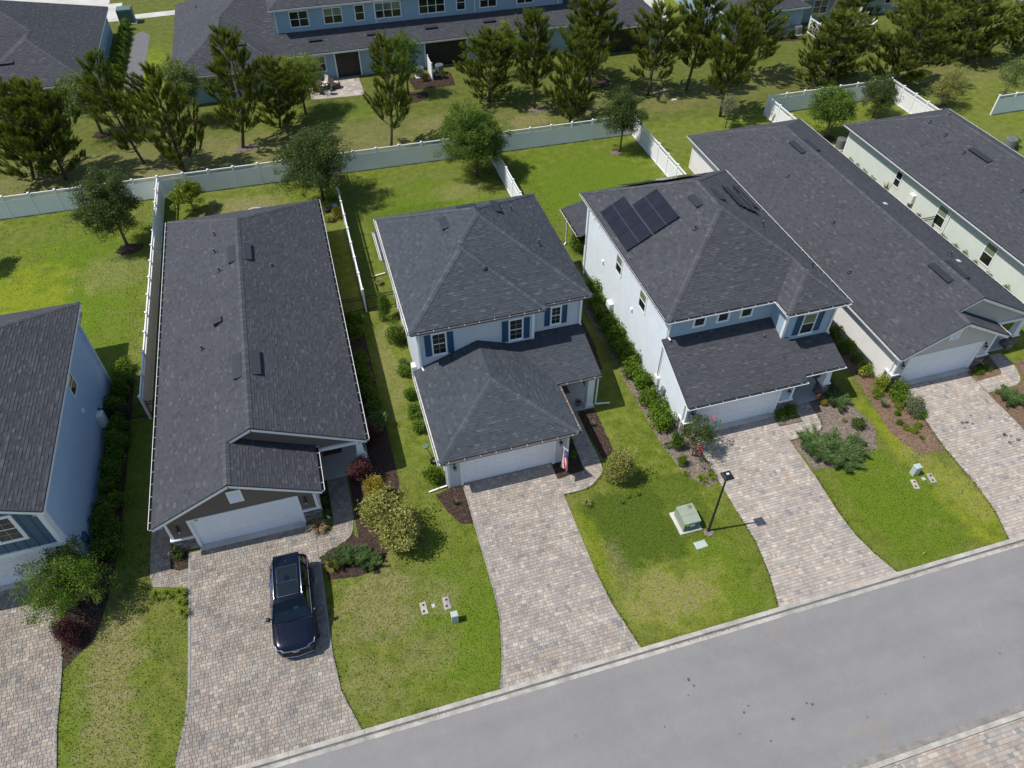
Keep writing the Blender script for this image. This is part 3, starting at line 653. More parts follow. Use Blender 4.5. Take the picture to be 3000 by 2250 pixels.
bed([(15.2, 22.9), (15.1, 36.5), (16.5, 37.5), (16.5, 22.9), (17.0, 22.6), (17.0, 19.4), (16.4, 19.2), (15.5, 20.3)], 'mulch_grey', 'bark strip under the hedge of the solar house')
bed([(-14.15, 23.3), (-14.15, 37.0), (-12.9, 37.0), (-12.9, 24.5), (-13.2, 21.5), (-13.6, 19.5), (-14.8, 18.3), (-14.9, 20.0), (-15.2, 21.5)], 'mulch_dark', 'dark mulch strip under the hedge of the left blue house')
bed([(-1.65, 20.9), (-1.6, 25.4), (-.6, 25.6), (-.6, 37), (.9, 37), (.9, 24.0), (.2, 21.0), (-.9, 19.3), (-2.0, 19.2), (-3.3, 19.4), (-3.55, 20.6), (-2.4, 21.0), (-1.95, 21.35)], 'mulch_dark', 'dark planting bed right of the brown house')
bed([(-3.2, 22.9), (-2.75, 22.9), (-2.75, 25.3), (-3.2, 25.3)], 'mulch_dark', 'narrow bed between brown garage and path')
bed([(-10.48, 22.12), (-10.08, 21.92), (-9.66, 21.95), (-9.66, 22.9), (-10.1, 22.95), (-10.48, 23.6)], 'mulch_dark', 'small planting island left of the brown garage')
for x, y, rr, lab, mm in ((-17.4, 69.0, 1.2, 'first young tree', 'mulch_dark'), (-9.8, 69.2, 1.1, 'second young tree', 'mulch_dark'), (-14.0, 50.2, 1.3, 'left yard oak', 'mulch_dark'), (10.3, 68.6, 2.2, 'yellow-green tree behind the patio', 'mulch_dark'), (24.9, 53.2, .8, 'small oak by the rear fence', 'mulch_grey'), (-5.4, 62.9, 1.2, 'tall pine', 'mulch_grey'), (20.8, 62.7, 1.2, 'bare-stemmed pine', 'mulch_grey'), (28.2, 66.5, 2.0, 'pines near the townhouse corner', 'mulch_dark'), (57.2, 52.7, 1.0, 'olive tree right', 'mulch_dark'), (43.4, 50.3, 1.2, 'pale tree in the far yard', 'mulch_dark'), (15.1, 16.7, .38, 'street lamp foot', 'mulch_grey'), (-8.0, 52.0, .01, 'x', 'mulch_grey')):
    rr *= .72
    if rr > .1: bed([(x+rr*math.cos(k*.6)*(1+.2*math.sin(k*2.3)), y+rr*.75*math.sin(k*.6)*(1+.2*math.cos(k*1.7))) for k in range(10)], mm, 'ring of mulch round the '+lab)
bed([(10.8, 70.0), (14.8, 70.0), (15.0, 72.8), (10.6, 72.8)], 'mulch_dark', 'dark bed with shrubs round the townhouse air conditioners')
bed([(47.5, 71.0), (54.0, 70.2), (54.0, 72.4), (47.5, 72.6)], 'mulch_dark', 'dark bed along the far right townhouse wall')
# path and gravel by the townhouses
s = MB(); s.poly([(-18, 97.0, .008), (-10, 97.3, .008), (-10, 98.8, .008), (-18, 98.5, .008)]); s.poly([(-19.5, 97.0, .006), (-18, 97.0, .006), (-18, 103, .006), (-19.5, 103, .006)]); structure(s.build('pavement', 'concrete'), 'pale concrete pavement beyond the townhouses')
s = MB(); s.poly([(-11.9, 76, .008), (-10.9, 76, .008), (-10.9, 92, .008), (-11.6, 92.5, .008)]); structure(s.build('gravel_strip', 'concrete'))
s = MB(); s.poly([(-16.3, 77.5, .01), (-14.6, 77.5, .01), (-14.4, 91.5, .01), (-15.2, 93, .01), (-16.0, 92.4, .01)]); structure(s.build('gravel_strip', 'gravel_dark'), 'grey gravel strip beside the left townhouse')
s = MB(); s.poly([(40.2, 80, .008), (41.6, 79, .008), (45, 88, .008), (47, 97, .008), (44, 97, .008), (42.5, 89, .008)]); structure(s.build('path', 'concrete'), 'pale curved path between the townhouses')
s = MB(); s.poly([(-70, 99, .004), (-19.5, 99, .004), (-19.5, 118, .004), (-70, 118, .004)]); structure(s.build('car_park', 'concrete'))

# ---------------------------------------------------------------- houses
ZE = 2.70
def ranch(x0, x1, xg, yf, ym, yb, dx0, dx1, side, front, label, shm, single, lamps, vent, number=None, rside=None, front_detail=True, gmats=('trim_white', 'black_gutter'), stone=True, name='house'):
    p = .5; H = thing(name, ((x0+x1)/2, (yf+yb)/2, 0), label, 'house'); ov = .40
    xr = (x0+x1)/2; zr = ZE+p*(x1-x0)/2; hw = (x1-x0)/2; xq = (x0+xg)/2; zq = ZE+p*(xg-x0)/2; yw = yf+ov; ymw = ym+.35
    wx0, wx1, wxg, wyb = x0+ov, x1-ov, xg-ov, yb-ov
    planes = [[(x0, yf, ZE), (x0, yb, ZE), (xr, yb-hw, zr), (xr, ym, zr), (xq, ym, zq), (xq, yf, zq)],
              [(x1, ym, ZE), (x1, yb, ZE), (xr, yb-hw, zr), (xr, ym, zr)], [(x0, yb, ZE), (x1, yb, ZE), (xr, yb-hw, zr)],
              [(xg, yf, ZE), (xg, ymw, ZE), (xq, ymw, zq), (xq, yf, zq)]]
    caps = [((xr, ym, zr), (xr, yb-hw, zr)), ((x0, yb, ZE), (xr, yb-hw, zr)), ((x1, yb, ZE), (xr, yb-hw, zr)), ((xq, yf, zq), (xq, ym+.1, zq))]
    roof(H, planes, caps, shm, single)
    # walls
    w = MB(); wall(w, [(yw, .0), (wyb, .0), (wyb, ZE), (yw, ZE)], 'x', wx0, -1); wall(w, [(ymw+2.4, 0), (wyb, 0), (wyb, ZE), (ymw+2.4, ZE)], 'x', wx1, 1); wall(w, [(wx0, 0), (wx1, 0), (wx1, ZE), (wx0, ZE)], 'y', wyb, 1)
    w.build('side_wall', side, H)
    w = MB(); f = lambda x: ZE+p*min(x-x0, xg-x)-.06
    wall(w, [(wx0, 0), (dx0-.14, 0), (dx0-.14, f(dx0-.14)), (wx0, f(wx0))], 'y', yw, -1); wall(w, [(dx1+.14, 0), (wxg, 0), (wxg, f(wxg)), (dx1+.14, f(dx1+.14))], 'y', yw, -1)
    wall(w, [(dx0-.14, 2.26), (dx1+.14, 2.26), (dx1+.14, f(dx1+.14)), (xq, f(xq)), (dx0-.14, f(dx0-.14))], 'y', yw, -1)
    wall(w, [(yw, 0), (ymw+2.4, 0), (ymw+2.4, ZE), (yw, ZE)], 'x', wxg, 1)
    fm = lambda x: ZE+p*min(x-x0, x1-x)-.06
    a = xq-.05; wall(w, [(wxg+.1, 2.45), (wx1+.2, 2.45), (wx1+.2, fm(wx1+.2)), (xr, fm(xr)), (a, fm(a)), (a, fm(a)-.06), (wxg+.1, 2.62)], 'y', ymw, -1)
    wall(w, [(wxg, 0), (wx1, 0), (wx1, ZE), (wxg, ZE)], 'y', ymw+2.4, -1); w.build('front_wall', front, H)
    c = MB(); c.box(wx0+.1, yw+.1, 0, wxg-.1, wyb-.1, ZE-.1); c.box(wxg-.2, ymw+2.5, 0, wx1-.1, wyb-.1, ZE-.1); c.build('wall_core', 'deck', H)
    # corner boards, water table, frieze
    t_ = MB()
    for x, y in ((wx0, yw), (wxg, yw)):
        t_.box(x-.03, y-.035, 0, x+.03 if x == wx0 else x+.035, y+.1, ZE-.1) if False else t_.box(x-(.035 if x == wx0 else .10), y-.034, 0, x+(.10 if x == wx0 else .035), y-.0, ZE-.05)
        t_.box(x-.034 if x == wx0 else x+.001, y+.001, 0, x-.001 if x == wx0 else x+.034, y+.12, ZE-.05)
    t_.box(wx0-.034, wyb-.12, 0, wx0-.001, wyb+.03, ZE-.1); t_.build('corner_board', 'trim_white', H)
    t_ = MB(); t_.box(wxg+.1, ymw-.12, 2.25, wx1+.22, ymw+.1, 2.44); t_.box(wx1+.02, ymw+.1, 2.25, wx1+.22, ymw+2.4, 2.44); t_.build('porch_beam', 'trim_white', H)
    s = MB(); s.box(x0+.03, yf+.05, ZE-.22, wx0+.02, yb-.03, ZE-.19); s.box(wx1-.02, ym+.05, ZE-.22, x1-.03, yb-.03, ZE-.19); s.box(wx0+.02, wyb-.02, ZE-.22, wx1-.02, yb-.03, ZE-.19); s.box(wxg-.02, yf+.05, ZE-.22, xg-.03, ymw+2.4, ZE-.19); s.box(wxg, ymw+.1, ZE-.16, wx1, ymw+2.4, ZE-.14); s.build('soffit', 'trim_white', H)
    garage_door(H, dx0, dx1, yw+.08); door_trim(H, dx0, dx1, yw-.045, yw+.10, 2.12)
    s = MB(); s.box(dx0-.1, yw-.28, 0, dx1+.1, yw+.12, .045); s.build('door_apron', 'concrete', H)
    fascia(H, [((x0, yf, ZE), (xq, yf, zq)), ((xq, yf, zq), (xg, yf, ZE))], name='rake_board'); fascia(H, [((xq, ym, zq), (xr, ym, zr)), ((xr, ym, zr), (x1, ym, ZE))], name='rake_board')
    fascia(H, [((x0, yb, ZE), (x1, yb, ZE)), ((x0, yf, ZE), (x0, yb, ZE)), ((x1, ym, ZE), (x1, yb, ZE)), ((xg, yf, ZE), (xg, ymw, ZE))])
    gutter(H, (x0, yf+.02, ZE), (x0, yb, ZE), (-1, 0, 0), gmats); gutter(H, (x1, yb, ZE), (x1, ym+.02, ZE), (1, 0, 0), gmats); gutter(H, (xg, ymw-.05, ZE), (xg, yf+.02, ZE), (1, 0, 0), gmats)
    downspout(H, wx0-.07, yw+.22, 0, ZE-.35, (-.45, -.25), top=(x0-.05, yw+.1, ZE-.14)); downspout(H, wxg+.07, yw+.2, 0, ZE-.35, (.3, -.35), top=(xg+.05, yw+.1, ZE-.14))
    for lx in lamps: sconce(H, lx, yw-.02, 1.78)
    if vent:
        a, b, z0, z1 = vent; v = MB(); v.box(a, yw-.05, z0, b, yw-.018, z1); vo = v.build('gable_vent', 'trim_white', H); v = MB()
        for k in range(7): zz = z0+.1+k*(z1-z0-.2)/7; v.add([(a+.08, yw-.052, zz), (b-.08, yw-.052, zz), (b-.08, yw-.075, zz-.02), (a+.08, yw-.075, zz-.02)], [(0,1,2,3)])
        v.build('louvre', 'door_white', vo)
    # porch
    s = MB(); s.bbox(wxg+.02, ymw-.2, 0, wx1+.3, ymw+2.4, .10, .02); s.build('porch_slab', 'porch_slab', H)
    cx, cy = wx1-.02, ymw-.02
    c = MB(); zb = 1.02; c.add([(cx+sx*r_, cy+sy*r_, z) for z, r_ in ((zb+.02, .27), (zb+.10, .27), (zb+.10, .2), (2.05, .15), (2.25, .15)) for sx, sy in ((-1,-1),(1,-1),(1,1),(-1,1))],
        [(i*4+k, i*4+(k+1) % 4, (i+1)*4+(k+1) % 4, (i+1)*4+k) for i in range(4) for k in range(4)]+[(3,2,1,0),(16,17,18,19)])
    co = c.build('porch_column', 'trim_white', H)
    stone_base(H, [('y', cy-.24, -1, cx-.24, cx+.24, 0, zb), ('y', cy+.24, 1, cx-.24, cx+.24, 0, zb), ('x', cx-.24, -1, cy-.24, cy+.24, 0, zb), ('x', cx+.24, 1, cy-.24, cy+.24, 0, zb)], 'column_base')
    d = MB(); d.box(wxg+.5, ymw+2.33, .1, wxg+1.45, ymw+2.385, 2.2); d.build('front_door', 'siding_navy', H); d = MB(); d.box(wxg+.5, ymw+1.4, .101, wxg+1.5, ymw+2.0, .115); d.build('door_mat', 'mat_brown', H)
    if stone:
        st = [('y', yw-.02, -1, wx0-.03, dx0-.15, 0, .95), ('y', yw-.02, -1, dx1+.15, wxg+.03, 0, .95), ('x', wx0-.02, -1, yw-.02, yw+.55, 0, .95), ('x', wxg+.02, 1, yw-.02, yw+1.2, 0, .95)]
        stone_base(H, st)
        for bxs in ((wx0-.10, yw-.11, dx0-.145, yw-.001), (dx1+.145, yw-.11, wxg+.10, yw-.001), (wx0-.10, yw-.0009, wx0-.002, yw+.58), (wxg+.002, yw-.0009, wxg+.10, yw+1.22)): t_ = MB(); t_.box(bxs[0], bxs[1], .955, bxs[2], bxs[3], 1.05); t_.build('stone_cap', 'trim_white', H)
    if number: text_on(H, number, dx0+.30, yw-.052, 2.135, .12, 'black_metal')
    H['_r'] = 0; del H['_r']
    return H, dict(xr=xr, zr=zr, p=p, x0=x0, x1=x1)
def zl(x, x0, p, z=ZE): return z+p*(x-x0)
def vent_pair(H, G, y, L=1.25, off=.35):
    s = 1/math.hypot(1, G['p']); nl = Vector((-G['p'], 0, 1))*s; nr = Vector((G['p'], 0, 1))*s
    offridge(H, (G['xr']-off, y, G['zr']-off*G['p']+.012), (0, 1, 0), (-s, 0, -G['p']*s), nl, L); offridge(H, (G['xr']+off, y, G['zr']-off*G['p']+.012), (0, 1, 0), (s, 0, -G['p']*s), nr, L)

H1, G1 = ranch(-10.5, -.3, -2.82, 22.6, 25.15, 48.45, -9.0, -4.15, 'siding_taupe', 'siding_taupe', 'brown single-storey house with white garage door and long dark grey shingle roof', 'shingle', 300, (-9.6, -3.72), (-6.98, -6.32, 2.8, 3.68), '206')
for y, L in ((39.8, 1.75), (29.8, 1.85)): vent_pair(H1, G1, y, L, .25)
for x, y in ((-6.95, 43.0), (-6.97, 41.1), (-6.7, 38.9), (-7.85, 32.8)): pipe(H1, x, y, zl(x, -10.5, .5))
pipe(H1, -3.75, 38.9, 2.7+.5*3.45, .12)
v = MB(); z = zl(-6.85, -10.5, .5)-.02; v.add([(-7.1,34.0,z-.14),(-6.6,34.0,z+.10),(-6.6,34.55,z+.10),(-7.1,34.55,z-.14),(-7.1,34.0,z+.16),(-6.65,34.05,z+.26),(-6.65,34.5,z+.26),(-7.1,34.55,z+.16)], [(4,5,6,7),(0,1,5,4),(1,2,6,5),(2,3,7,6),(3,0,4,7)]); v.build('exhaust_hood', 'vent_black', H1)
H4, G4 = ranch(29.37, 39.5, 36.69, 22.47, 23.5, 49.6, 30.55, 35.4, 'siding_cream', 'siding_greige', 'cream and greige single-storey house with dark roof, second from the right', 'shingle_warm', 300, (30.05, 35.75), (32.6, 33.3, 3.0, 3.75))
for y, L in ((41.8, 1.7), (26.3, 1.75)): vent_pair(H4, G4, y, L, .35)
for x, y in ((32.1, 39.7), (31.95, 33.8), (30.57, 29.6)): pipe(H4, x, y, zl(x, 29.37, .5), .25)
pipe(H4, 36.9, 28.6, 2.7+.5*2.6, .3)
for y, x in ((34.2, 36.0), (28.0, 37.0)):
    v = MB(); z = 2.7+.5*(39.5-x); v.add([(x-.14,y-.12,z+.02),(x+.14,y-.12,z-.1),(x+.14,y+.12,z-.1),(x-.14,y+.12,z+.02),(x-.14,y-.12,z+.13),(x+.14,y-.12,z+.05),(x+.14,y+.12,z+.05),(x-.14,y+.12,z+.13)], [(4,5,6,7),(0,1,5,4),(1,2,6,5),(2,3,7,6),(3,0,4,7)]); v.build('exhaust_hood', 'lead_white', H4)
H5, G5 = ranch(42.64, 52.64, 49.9, 22.5, 23.6, 47.7, 43.9, 48.7, 'siding_green', 'siding_green', 'pale green single-storey house at the right edge with small white windows', 'shingle', 0, (), None)
for h0, z0, h1, z1, bl in ((40.25, .88, 41.0, 2.2, 0), (35.05, .54, 36.1, 2.2, 1), (30.2, .54, 31.25, 2.2, 1)): window(H5, 'x', 43.04, -1, h0, z0, h1, z1, blind=bool(bl), sill=False)
offridge(H5, (46.6, 37.6, G5['zr']-.5*1.0+.02), (0, 1, 0), (-.894, 0, -.447), (-.447, 0, .894), 2.0)
for x, y in ((46.3, 43.0), (46.2, 41.0), (45.9, 38.6), (46.0, 33.0)): pipe(H5, x, y, zl(x, 42.64, .5), .3)
downspout(H5, 42.98, 34.85, 0, 2.35, (-.2, -.1))
for Hh, x, y, z0, z1 in ((H5, 43.04, 38.6, .75, 1.45),):
    b = MB(); b.bbox(x-.28, y-.25, z0, x, y+.25, z1, .03); bo = b.build('water_heater', 'box_white', Hh); b = MB(); b.tube([(x-.1, y-.1, z0), (x-.12, y-.1, .3), (x-.05, y-.2, .2)], .03, 6); b.tube([(x-.12, y+.1, z0), (x-.12, y+.12, .25)], .03, 6); b.build('heater_pipe', 'pipe_grey', bo)

# ---- two-storey houses
def lowwall(H, segs, side):
    w = MB()
    for ax, at, out, h0, h1, z0, z1 in segs: wall(w, [(h0, z0), (h1, z0), (h1, z1), (h0, z1)], ax, at, out)
    return w.build('wall', side, H)
Q = .38; PP = .215; PQ = .333; U = 7/12; ZU = 5.8
H2 = thing('house', (8.1, 31.3, 0), 'pale grey two-storey house with navy shutters and an upper hip roof, in the middle', 'house')
zq = ZE+3.635*Q
roof(H2, [[(2.97, 22.6, ZE), (10.24, 22.6, ZE), (6.605, 26.235, zq)], [(2.97, 22.6, ZE), (2.97, 29.3, ZE), (6.605, 29.3, zq), (6.605, 26.235, zq)],
          [(10.24, 22.6, ZE), (10.24, 26.12, ZE), (8.44, 29.3, ZE+3.18*PP), (6.605, 29.3, zq), (6.605, 26.235, zq)],
          [(10.24, 26.12, ZE), (12.8, 26.12, ZE), (12.8, 29.7, ZE+3.58*PP), (9.85, 29.7, ZE+3.58*PP), (9.85, 29.3, ZE+3.18*PP), (8.44, 29.3, ZE+3.18*PP)]],
     [((2.97, 22.6, ZE), (6.605, 26.235, zq)), ((10.24, 22.6, ZE), (6.605, 26.235, zq))], 'shingle_cool', 200, name='garage_roof')
za = ZU+3.715*U; zt = ZU+5.1*U
roof(H2, [[(2.97, 28.9, ZU), (10.4, 28.9, ZU), (6.685, 32.615, za)], [(2.97, 28.9, ZU), (2.97, 40.0, ZU), (8.07, 34.9, zt), (8.07, 34.35, zt), (6.685, 32.965, za), (6.685, 32.615, za)],
          [(10.4, 28.9, ZU), (10.4, 29.25, ZU), (6.685, 32.965, za), (6.685, 32.615, za)], [(10.4, 29.25, ZU), (13.17, 29.25, ZU), (8.07, 34.35, zt), (6.685, 32.965, za)],
          [(13.17, 29.25, ZU), (13.17, 40.0, ZU), (8.07, 34.9, zt), (8.07, 34.35, zt)], [(13.17, 40.0, ZU), (2.97, 40.0, ZU), (8.07, 34.9, zt)]],
     [((2.97, 28.9, ZU), (6.685, 32.615, za)), ((6.685, 32.965, za), (8.07, 34.35, zt)), ((10.4, 28.9, ZU), (6.685, 32.615, za)), ((13.17, 29.25, ZU), (8.07, 34.35, zt)), ((13.17, 40, ZU), (8.07, 34.9, zt)), ((2.97, 40, ZU), (8.07, 34.9, zt)), ((8.07, 34.35, zt), (8.07, 34.9, zt))], 'shingle_cool', 300)
roof(H2, [[(2.97, 43.2, 2.75), (2.97, 39.7, 2.75), (5.2, 39.7, 3.2), (5.2, 43.2, 3.2)]], [], 'shingle_cool', 0, name='lanai_roof')
lowwall(H2, [('y', 23.0, -1, 3.35, 4.0, 0, ZE-.05), ('y', 23.0, -1, 9.15, 9.85, 0, ZE-.05), ('y', 23.0, -1, 4.0, 9.15, 2.25, ZE-.05), ('x', 3.35, -1, 23.0, 29.32, 0, ZE-.05), ('x', 9.85, 1, 23.0, 28.6, 0, ZE), ('y', 28.6, -1, 9.85, 12.8, 0, ZE+.45),
             ('x', 3.35, -1, 29.3, 39.6, 0, ZU-.1), ('x', 12.8, 1, 29.7, 39.6, 0, ZU-.1), ('x', 12.8, 1, 28.6, 29.7, 0, ZE+.4), ('y', 29.3, -1, 3.35, 9.87, ZE, ZU-.1), ('y', 29.7, -1, 9.87, 12.8, ZE, ZU-.1), ('y', 39.6, 1, 3.35, 12.8, 0, ZU-.1), ('x', 9.87, 1, 29.3, 29.7, ZE, ZU-.1)], 'siding_grey')
c = MB(); c.box(3.45, 23.1, 0, 9.75, 39.5, ZE-.1); c.box(9.7, 28.7, 0, 12.7, 39.5, ZE-.1); c.box(3.45, 29.4, ZE-.1, 9.7, 39.5, ZU-.15); c.box(9.7, 29.8, ZE-.1, 12.7, 39.5, ZU-.15); c.build('wall_core', 'deck', H2)
for h0, z0, h1, z1 in ((4.10, 3.62, 4.92, 5.16), (8.42, 3.58, 9.24, 5.10)): window(H2, 'y', 29.3, -1, h0, z0, h1, z1, grid=1, trim=.07)
window(H2, 'y', 29.7, -1, 10.97, 3.78, 11.6, 5.08, grid=1, trim=.07)
for h0, z0, h1, z1, yy in ((3.72, 3.62, 4.06, 5.14, 29.3), (4.97, 3.58, 5.30, 5.10, 29.3), (8.03, 3.58, 8.37, 5.08, 29.3), (9.29, 3.56, 9.62, 5.06, 29.3), (10.62, 3.78, 10.92, 5.06, 29.7), (11.65, 3.78, 11.94, 5.05, 29.7)): shutter(H2, 'y', yy, -1, h0, z0, h1, z1)
for y0, a in ((26.5, 3.34), (31.2, 3.34), (35.0, 3.34)): window(H2, 'x', 3.35, -1, y0, 3.7 if y0 > 30 else .9, y0+.8, 5.0 if y0 > 30 else 2.1)
t_ = MB()
for x0_, x1_, y, z0, z1 in ((3.32, 3.44, 23.0, 0, 2.55), (9.76, 9.88, 23.0, 0, 2.55), (3.32, 3.44, 29.3, 2.8, ZU-.2), (9.76, 9.90, 29.3, ZE+.68, ZU-.2), (12.70, 12.83, 29.7, ZE+.76, ZU-.2)): t_.box(x0_, y-.036, z0, x1_, y-.001, z1)
t_.box(3.315, 23.0, 0, 3.349, 23.1, 2.55); t_.box(3.315, 29.3, 2.8, 3.349, 29.4, ZU-.2); t_.box(12.801, 29.7, ZE+.5, 12.835, 29.8, ZU-.2); t_.build('corner_board', 'trim_white', H2)
garage_door(H2, 4.12, 9.0, 23.08); door_trim(H2, 4.12, 9.0, 22.955, 23.10, 2.12)
s = MB(); s.box(3.0, 22.63, ZE-.22, 3.36, 29.3, ZE-.19); s.box(3.36, 22.63, ZE-.22, 10.2, 23.02, ZE-.19); s.box(9.84, 23.02, ZE-.22, 10.2, 26.2, ZE-.19); s.box(9.87, 26.2, ZE-.2, 12.75, 28.6, ZE-.17)
s.box(3.0, 28.93, ZU-.24, 10.37, 29.32, ZU-.21); s.box(10.37, 29.28, ZU-.24, 13.14, 29.72, ZU-.21); s.box(3.0, 29.32, ZU-.24, 3.37, 39.97, ZU-.21); s.box(12.78, 29.72, ZU-.24, 13.14, 39.97, ZU-.21); s.build('soffit', 'trim_white', H2)
fascia(H2, [((2.97, 22.6, ZE), (10.24, 22.6, ZE)), ((2.97, 22.6, ZE), (2.97, 29.3, ZE)), ((10.24, 22.6, ZE), (10.24, 26.12, ZE)), ((10.24, 26.12, ZE), (12.8, 26.12, ZE)), ((12.8, 26.12, ZE), (12.8, 29.7, ZE+3.58*PP))])
fascia(H2, [((2.97, 28.9, ZU), (10.4, 28.9, ZU)), ((10.4, 28.9, ZU), (10.4, 29.25, ZU)), ((10.4, 29.25, ZU), (13.17, 29.25, ZU)), ((13.17, 29.25, ZU), (13.17, 40, ZU)), ((2.97, 28.9, ZU), (2.97, 40, ZU)), ((2.97, 40, ZU), (13.17, 40, ZU))])
gd = ('pipe_grey', 'mulch_grey'); gw = ('trim_white', 'concrete')
gutter(H2, (10.24, 22.6, ZE), (2.97, 22.6, ZE), (0, -1, 0), gd); gutter(H2, (2.97, 22.5, ZE), (2.97, 29.0, ZE), (-1, 0, 0), gw); gutter(H2, (10.24, 26.1, ZE), (10.24, 22.6, ZE), (1, 0, 0), gd); gutter(H2, (12.8, 26.12, ZE), (10.37, 26.12, ZE), (0, -1, 0), gd)
gutter(H2, (10.4, 28.9, ZU), (2.97, 28.9, ZU), (0, -1, 0), gd); gutter(H2, (13.17, 29.25, ZU), (10.5, 29.25, ZU), (0, -1, 0), gd); gutter(H2, (2.97, 28.9, ZU), (2.97, 40, ZU), (-1, 0, 0), gw); gutter(H2, (2.97, 39.9, 2.75), (2.97, 43.2, 2.75), (-1, 0, 0), gw)
downspout(H2, 3.42, 29.22, ZE+.12, ZU-.3, (.05, -.25)); downspout(H2, 12.72, 29.62, ZE+.82, ZU-.3, (.02, -.2)); downspout(H2, 3.27, 23.1, 0, ZE-.3, (-1.0, -.1)); downspout(H2, 3.2, 42.0, 0, 2.5, (-.9, -.1)); downspout(H2, 12.75, 26.35, 0, 2.4, (.85, -.1))
sconce(H2, 3.71, 22.98, 1.72); sconce(H2, 9.38, 22.98, 1.78)
s = MB(); s.bbox(9.87, 26.2, 0, 12.65, 28.6, .10, .02); s.build('porch_slab', 'porch_slab', H2)
c = MB(); c.box(12.12, 26.22, .10, 12.52, 26.62, 2.5); co = c.build('porch_column', 'trim_white', H2); c = MB(); c.box(12.08, 26.18, .10, 12.56, 26.66, .34); c.box(12.09, 26.19, 2.3, 12.55, 26.65, 2.42); c.build('column_trim', 'trim_white', co)
d = MB(); d.box(10.6, 28.53, .1, 11.55, 28.585, 2.2); d.build('front_door', 'siding_navy', H2)
def shedz(y): return ZE+Q*(y-26.12)
U_ = 1/math.hypot(1, U)
offridge(H2, (6.55, 35.3, ZU+U*(6.55-2.97)+.02), (0, 1, 0), (-U_, 0, -U*U_), (-U*U_, 0, U_), 1.15); offridge(H2, (9.35, 35.9, ZU+U*(13.17-9.35)+.02), (0, 1, 0), (U_, 0, -U*U_), (U*U_, 0, U_), 1.15); offridge(H2, (8.0, 36.5, ZU+U*(40-36.5)+.02), (1, 0, 0), (0, U_, -U*U_), (0, U*U_, U_), 1.15)
pipe(H2, 10.6, 36.3, ZU+U*(13.17-10.6)); pipe(H2, 11.3, 33.0, ZU+U*(13.17-11.3), .42)
v = MB(); v.lathe(7.65, 31.35, [(.16, ZU+U*2.4), (.15, ZU+U*2.4+.12), (.11, ZU+U*2.4+.2)], 10); v.build('exhaust_hood', 'pipe_grey', H2)
b = MB(); b.bbox(3.05, 31.0, .45, 3.33, 31.45, 1.35, .03); bo = b.build('water_heater', 'box_white', H2); b = MB(); b.tube([(3.2, 31.1, .45), (3.15, 31.0, .2), (3.0, 30.8, .1)], .03, 6); b.tube([(3.2, 31.3, .45), (3.2, 31.3, .1)], .03, 6); b.build('heater_pipe', 'pipe_grey', bo)

H3 = thing('house', (21.3, 30.9, 0), 'pale blue two-storey house with solar panels on its hip roof', 'house')
roof(H3, [[(16.3, 22.5, ZE), (23.42, 22.5, ZE), (23.42, 25.1, ZE+2.6*Q), (23.0, 25.1, ZE+2.6*Q), (23.0, 26.4, ZE+3.9*Q), (16.3, 26.4, ZE+3.9*Q)]], [], 'shingle', 250, name='garage_roof')
roof(H3, [[(23.44, 22.97, ZE), (26.1, 22.97, ZE), (26.1, 25.1, ZE+2.13*PQ), (23.44, 25.1, ZE+2.13*PQ)]], [], 'shingle', 50, name='porch_roof')
zb_ = ZU+1.875*U
roof(H3, [[(16.2, 26.0, ZU), (22.65, 26.0, ZU), (24.525, 27.875, zb_), (21.3, 31.1, zt)], [(16.2, 26.0, ZU), (16.2, 39.2, ZU), (21.3, 34.1, zt), (21.3, 31.1, zt)], [(26.4, 39.2, ZU), (16.2, 39.2, ZU), (21.3, 34.1, zt)],
          [(26.4, 24.7, ZU), (26.4, 39.2, ZU), (21.3, 34.1, zt), (21.3, 31.1, zt), (24.525, 27.875, zb_), (24.525, 26.575, zb_)], [(22.65, 24.7, ZU), (26.4, 24.7, ZU), (24.525, 26.575, zb_)], [(22.65, 26.0, ZU), (22.65, 24.7, ZU), (24.525, 26.575, zb_), (24.525, 27.875, zb_)]],
     [((16.2, 26.0, ZU), (21.3, 31.1, zt)), ((16.2, 39.2, ZU), (21.3, 34.1, zt)), ((26.4, 39.2, ZU), (21.3, 34.1, zt)), ((21.3, 31.1, zt), (21.3, 34.1, zt)), ((24.525, 27.875, zb_), (21.3, 31.1, zt)), ((22.65, 24.7, ZU), (24.525, 26.575, zb_)), ((26.4, 24.7, ZU), (24.525, 26.575, zb_)), ((24.525, 26.575, zb_), (24.525, 27.875, zb_))], 'shingle', 300)
roof(H3, [[(16.1, 42.3, 2.75), (16.1, 38.7, 2.75), (19, 38.7, 3.5), (19, 42.3, 3.5)], [(19.0, 42.3, 3.5), (19.0, 38.7, 3.5), (26, 38.7, 3.5), (26, 42.3, 3.5)]], [], 'shingle', 0, name='lanai_roof')
lowwall(H3, [('y', 22.9, -1, 16.55, 17.1, 0, ZE-.05), ('y', 22.9, -1, 22.3, 23.1, 0, ZE-.05), ('y', 22.9, -1, 17.1, 22.3, 2.25, ZE-.05), ('x', 23.1, 1, 22.9, 25.4, 0, ZE), ('y', 25.4, -1, 23.1, 26.05, 0, ZE+.6),
             ('y', 26.4, -1, 16.55, 23.0, ZE+1, ZU-.1), ('x', 23.0, -1, 25.1, 26.4, ZE+.8, ZU-.1), ('y', 25.1, -1, 23.0, 26.05, ZE+.4, ZU-.1), ('x', 26.05, 1, 25.1, 38.8, 0, ZU-.1), ('y', 38.8, 1, 16.55, 26.05, 0, ZU-.1)], 'siding_blue')
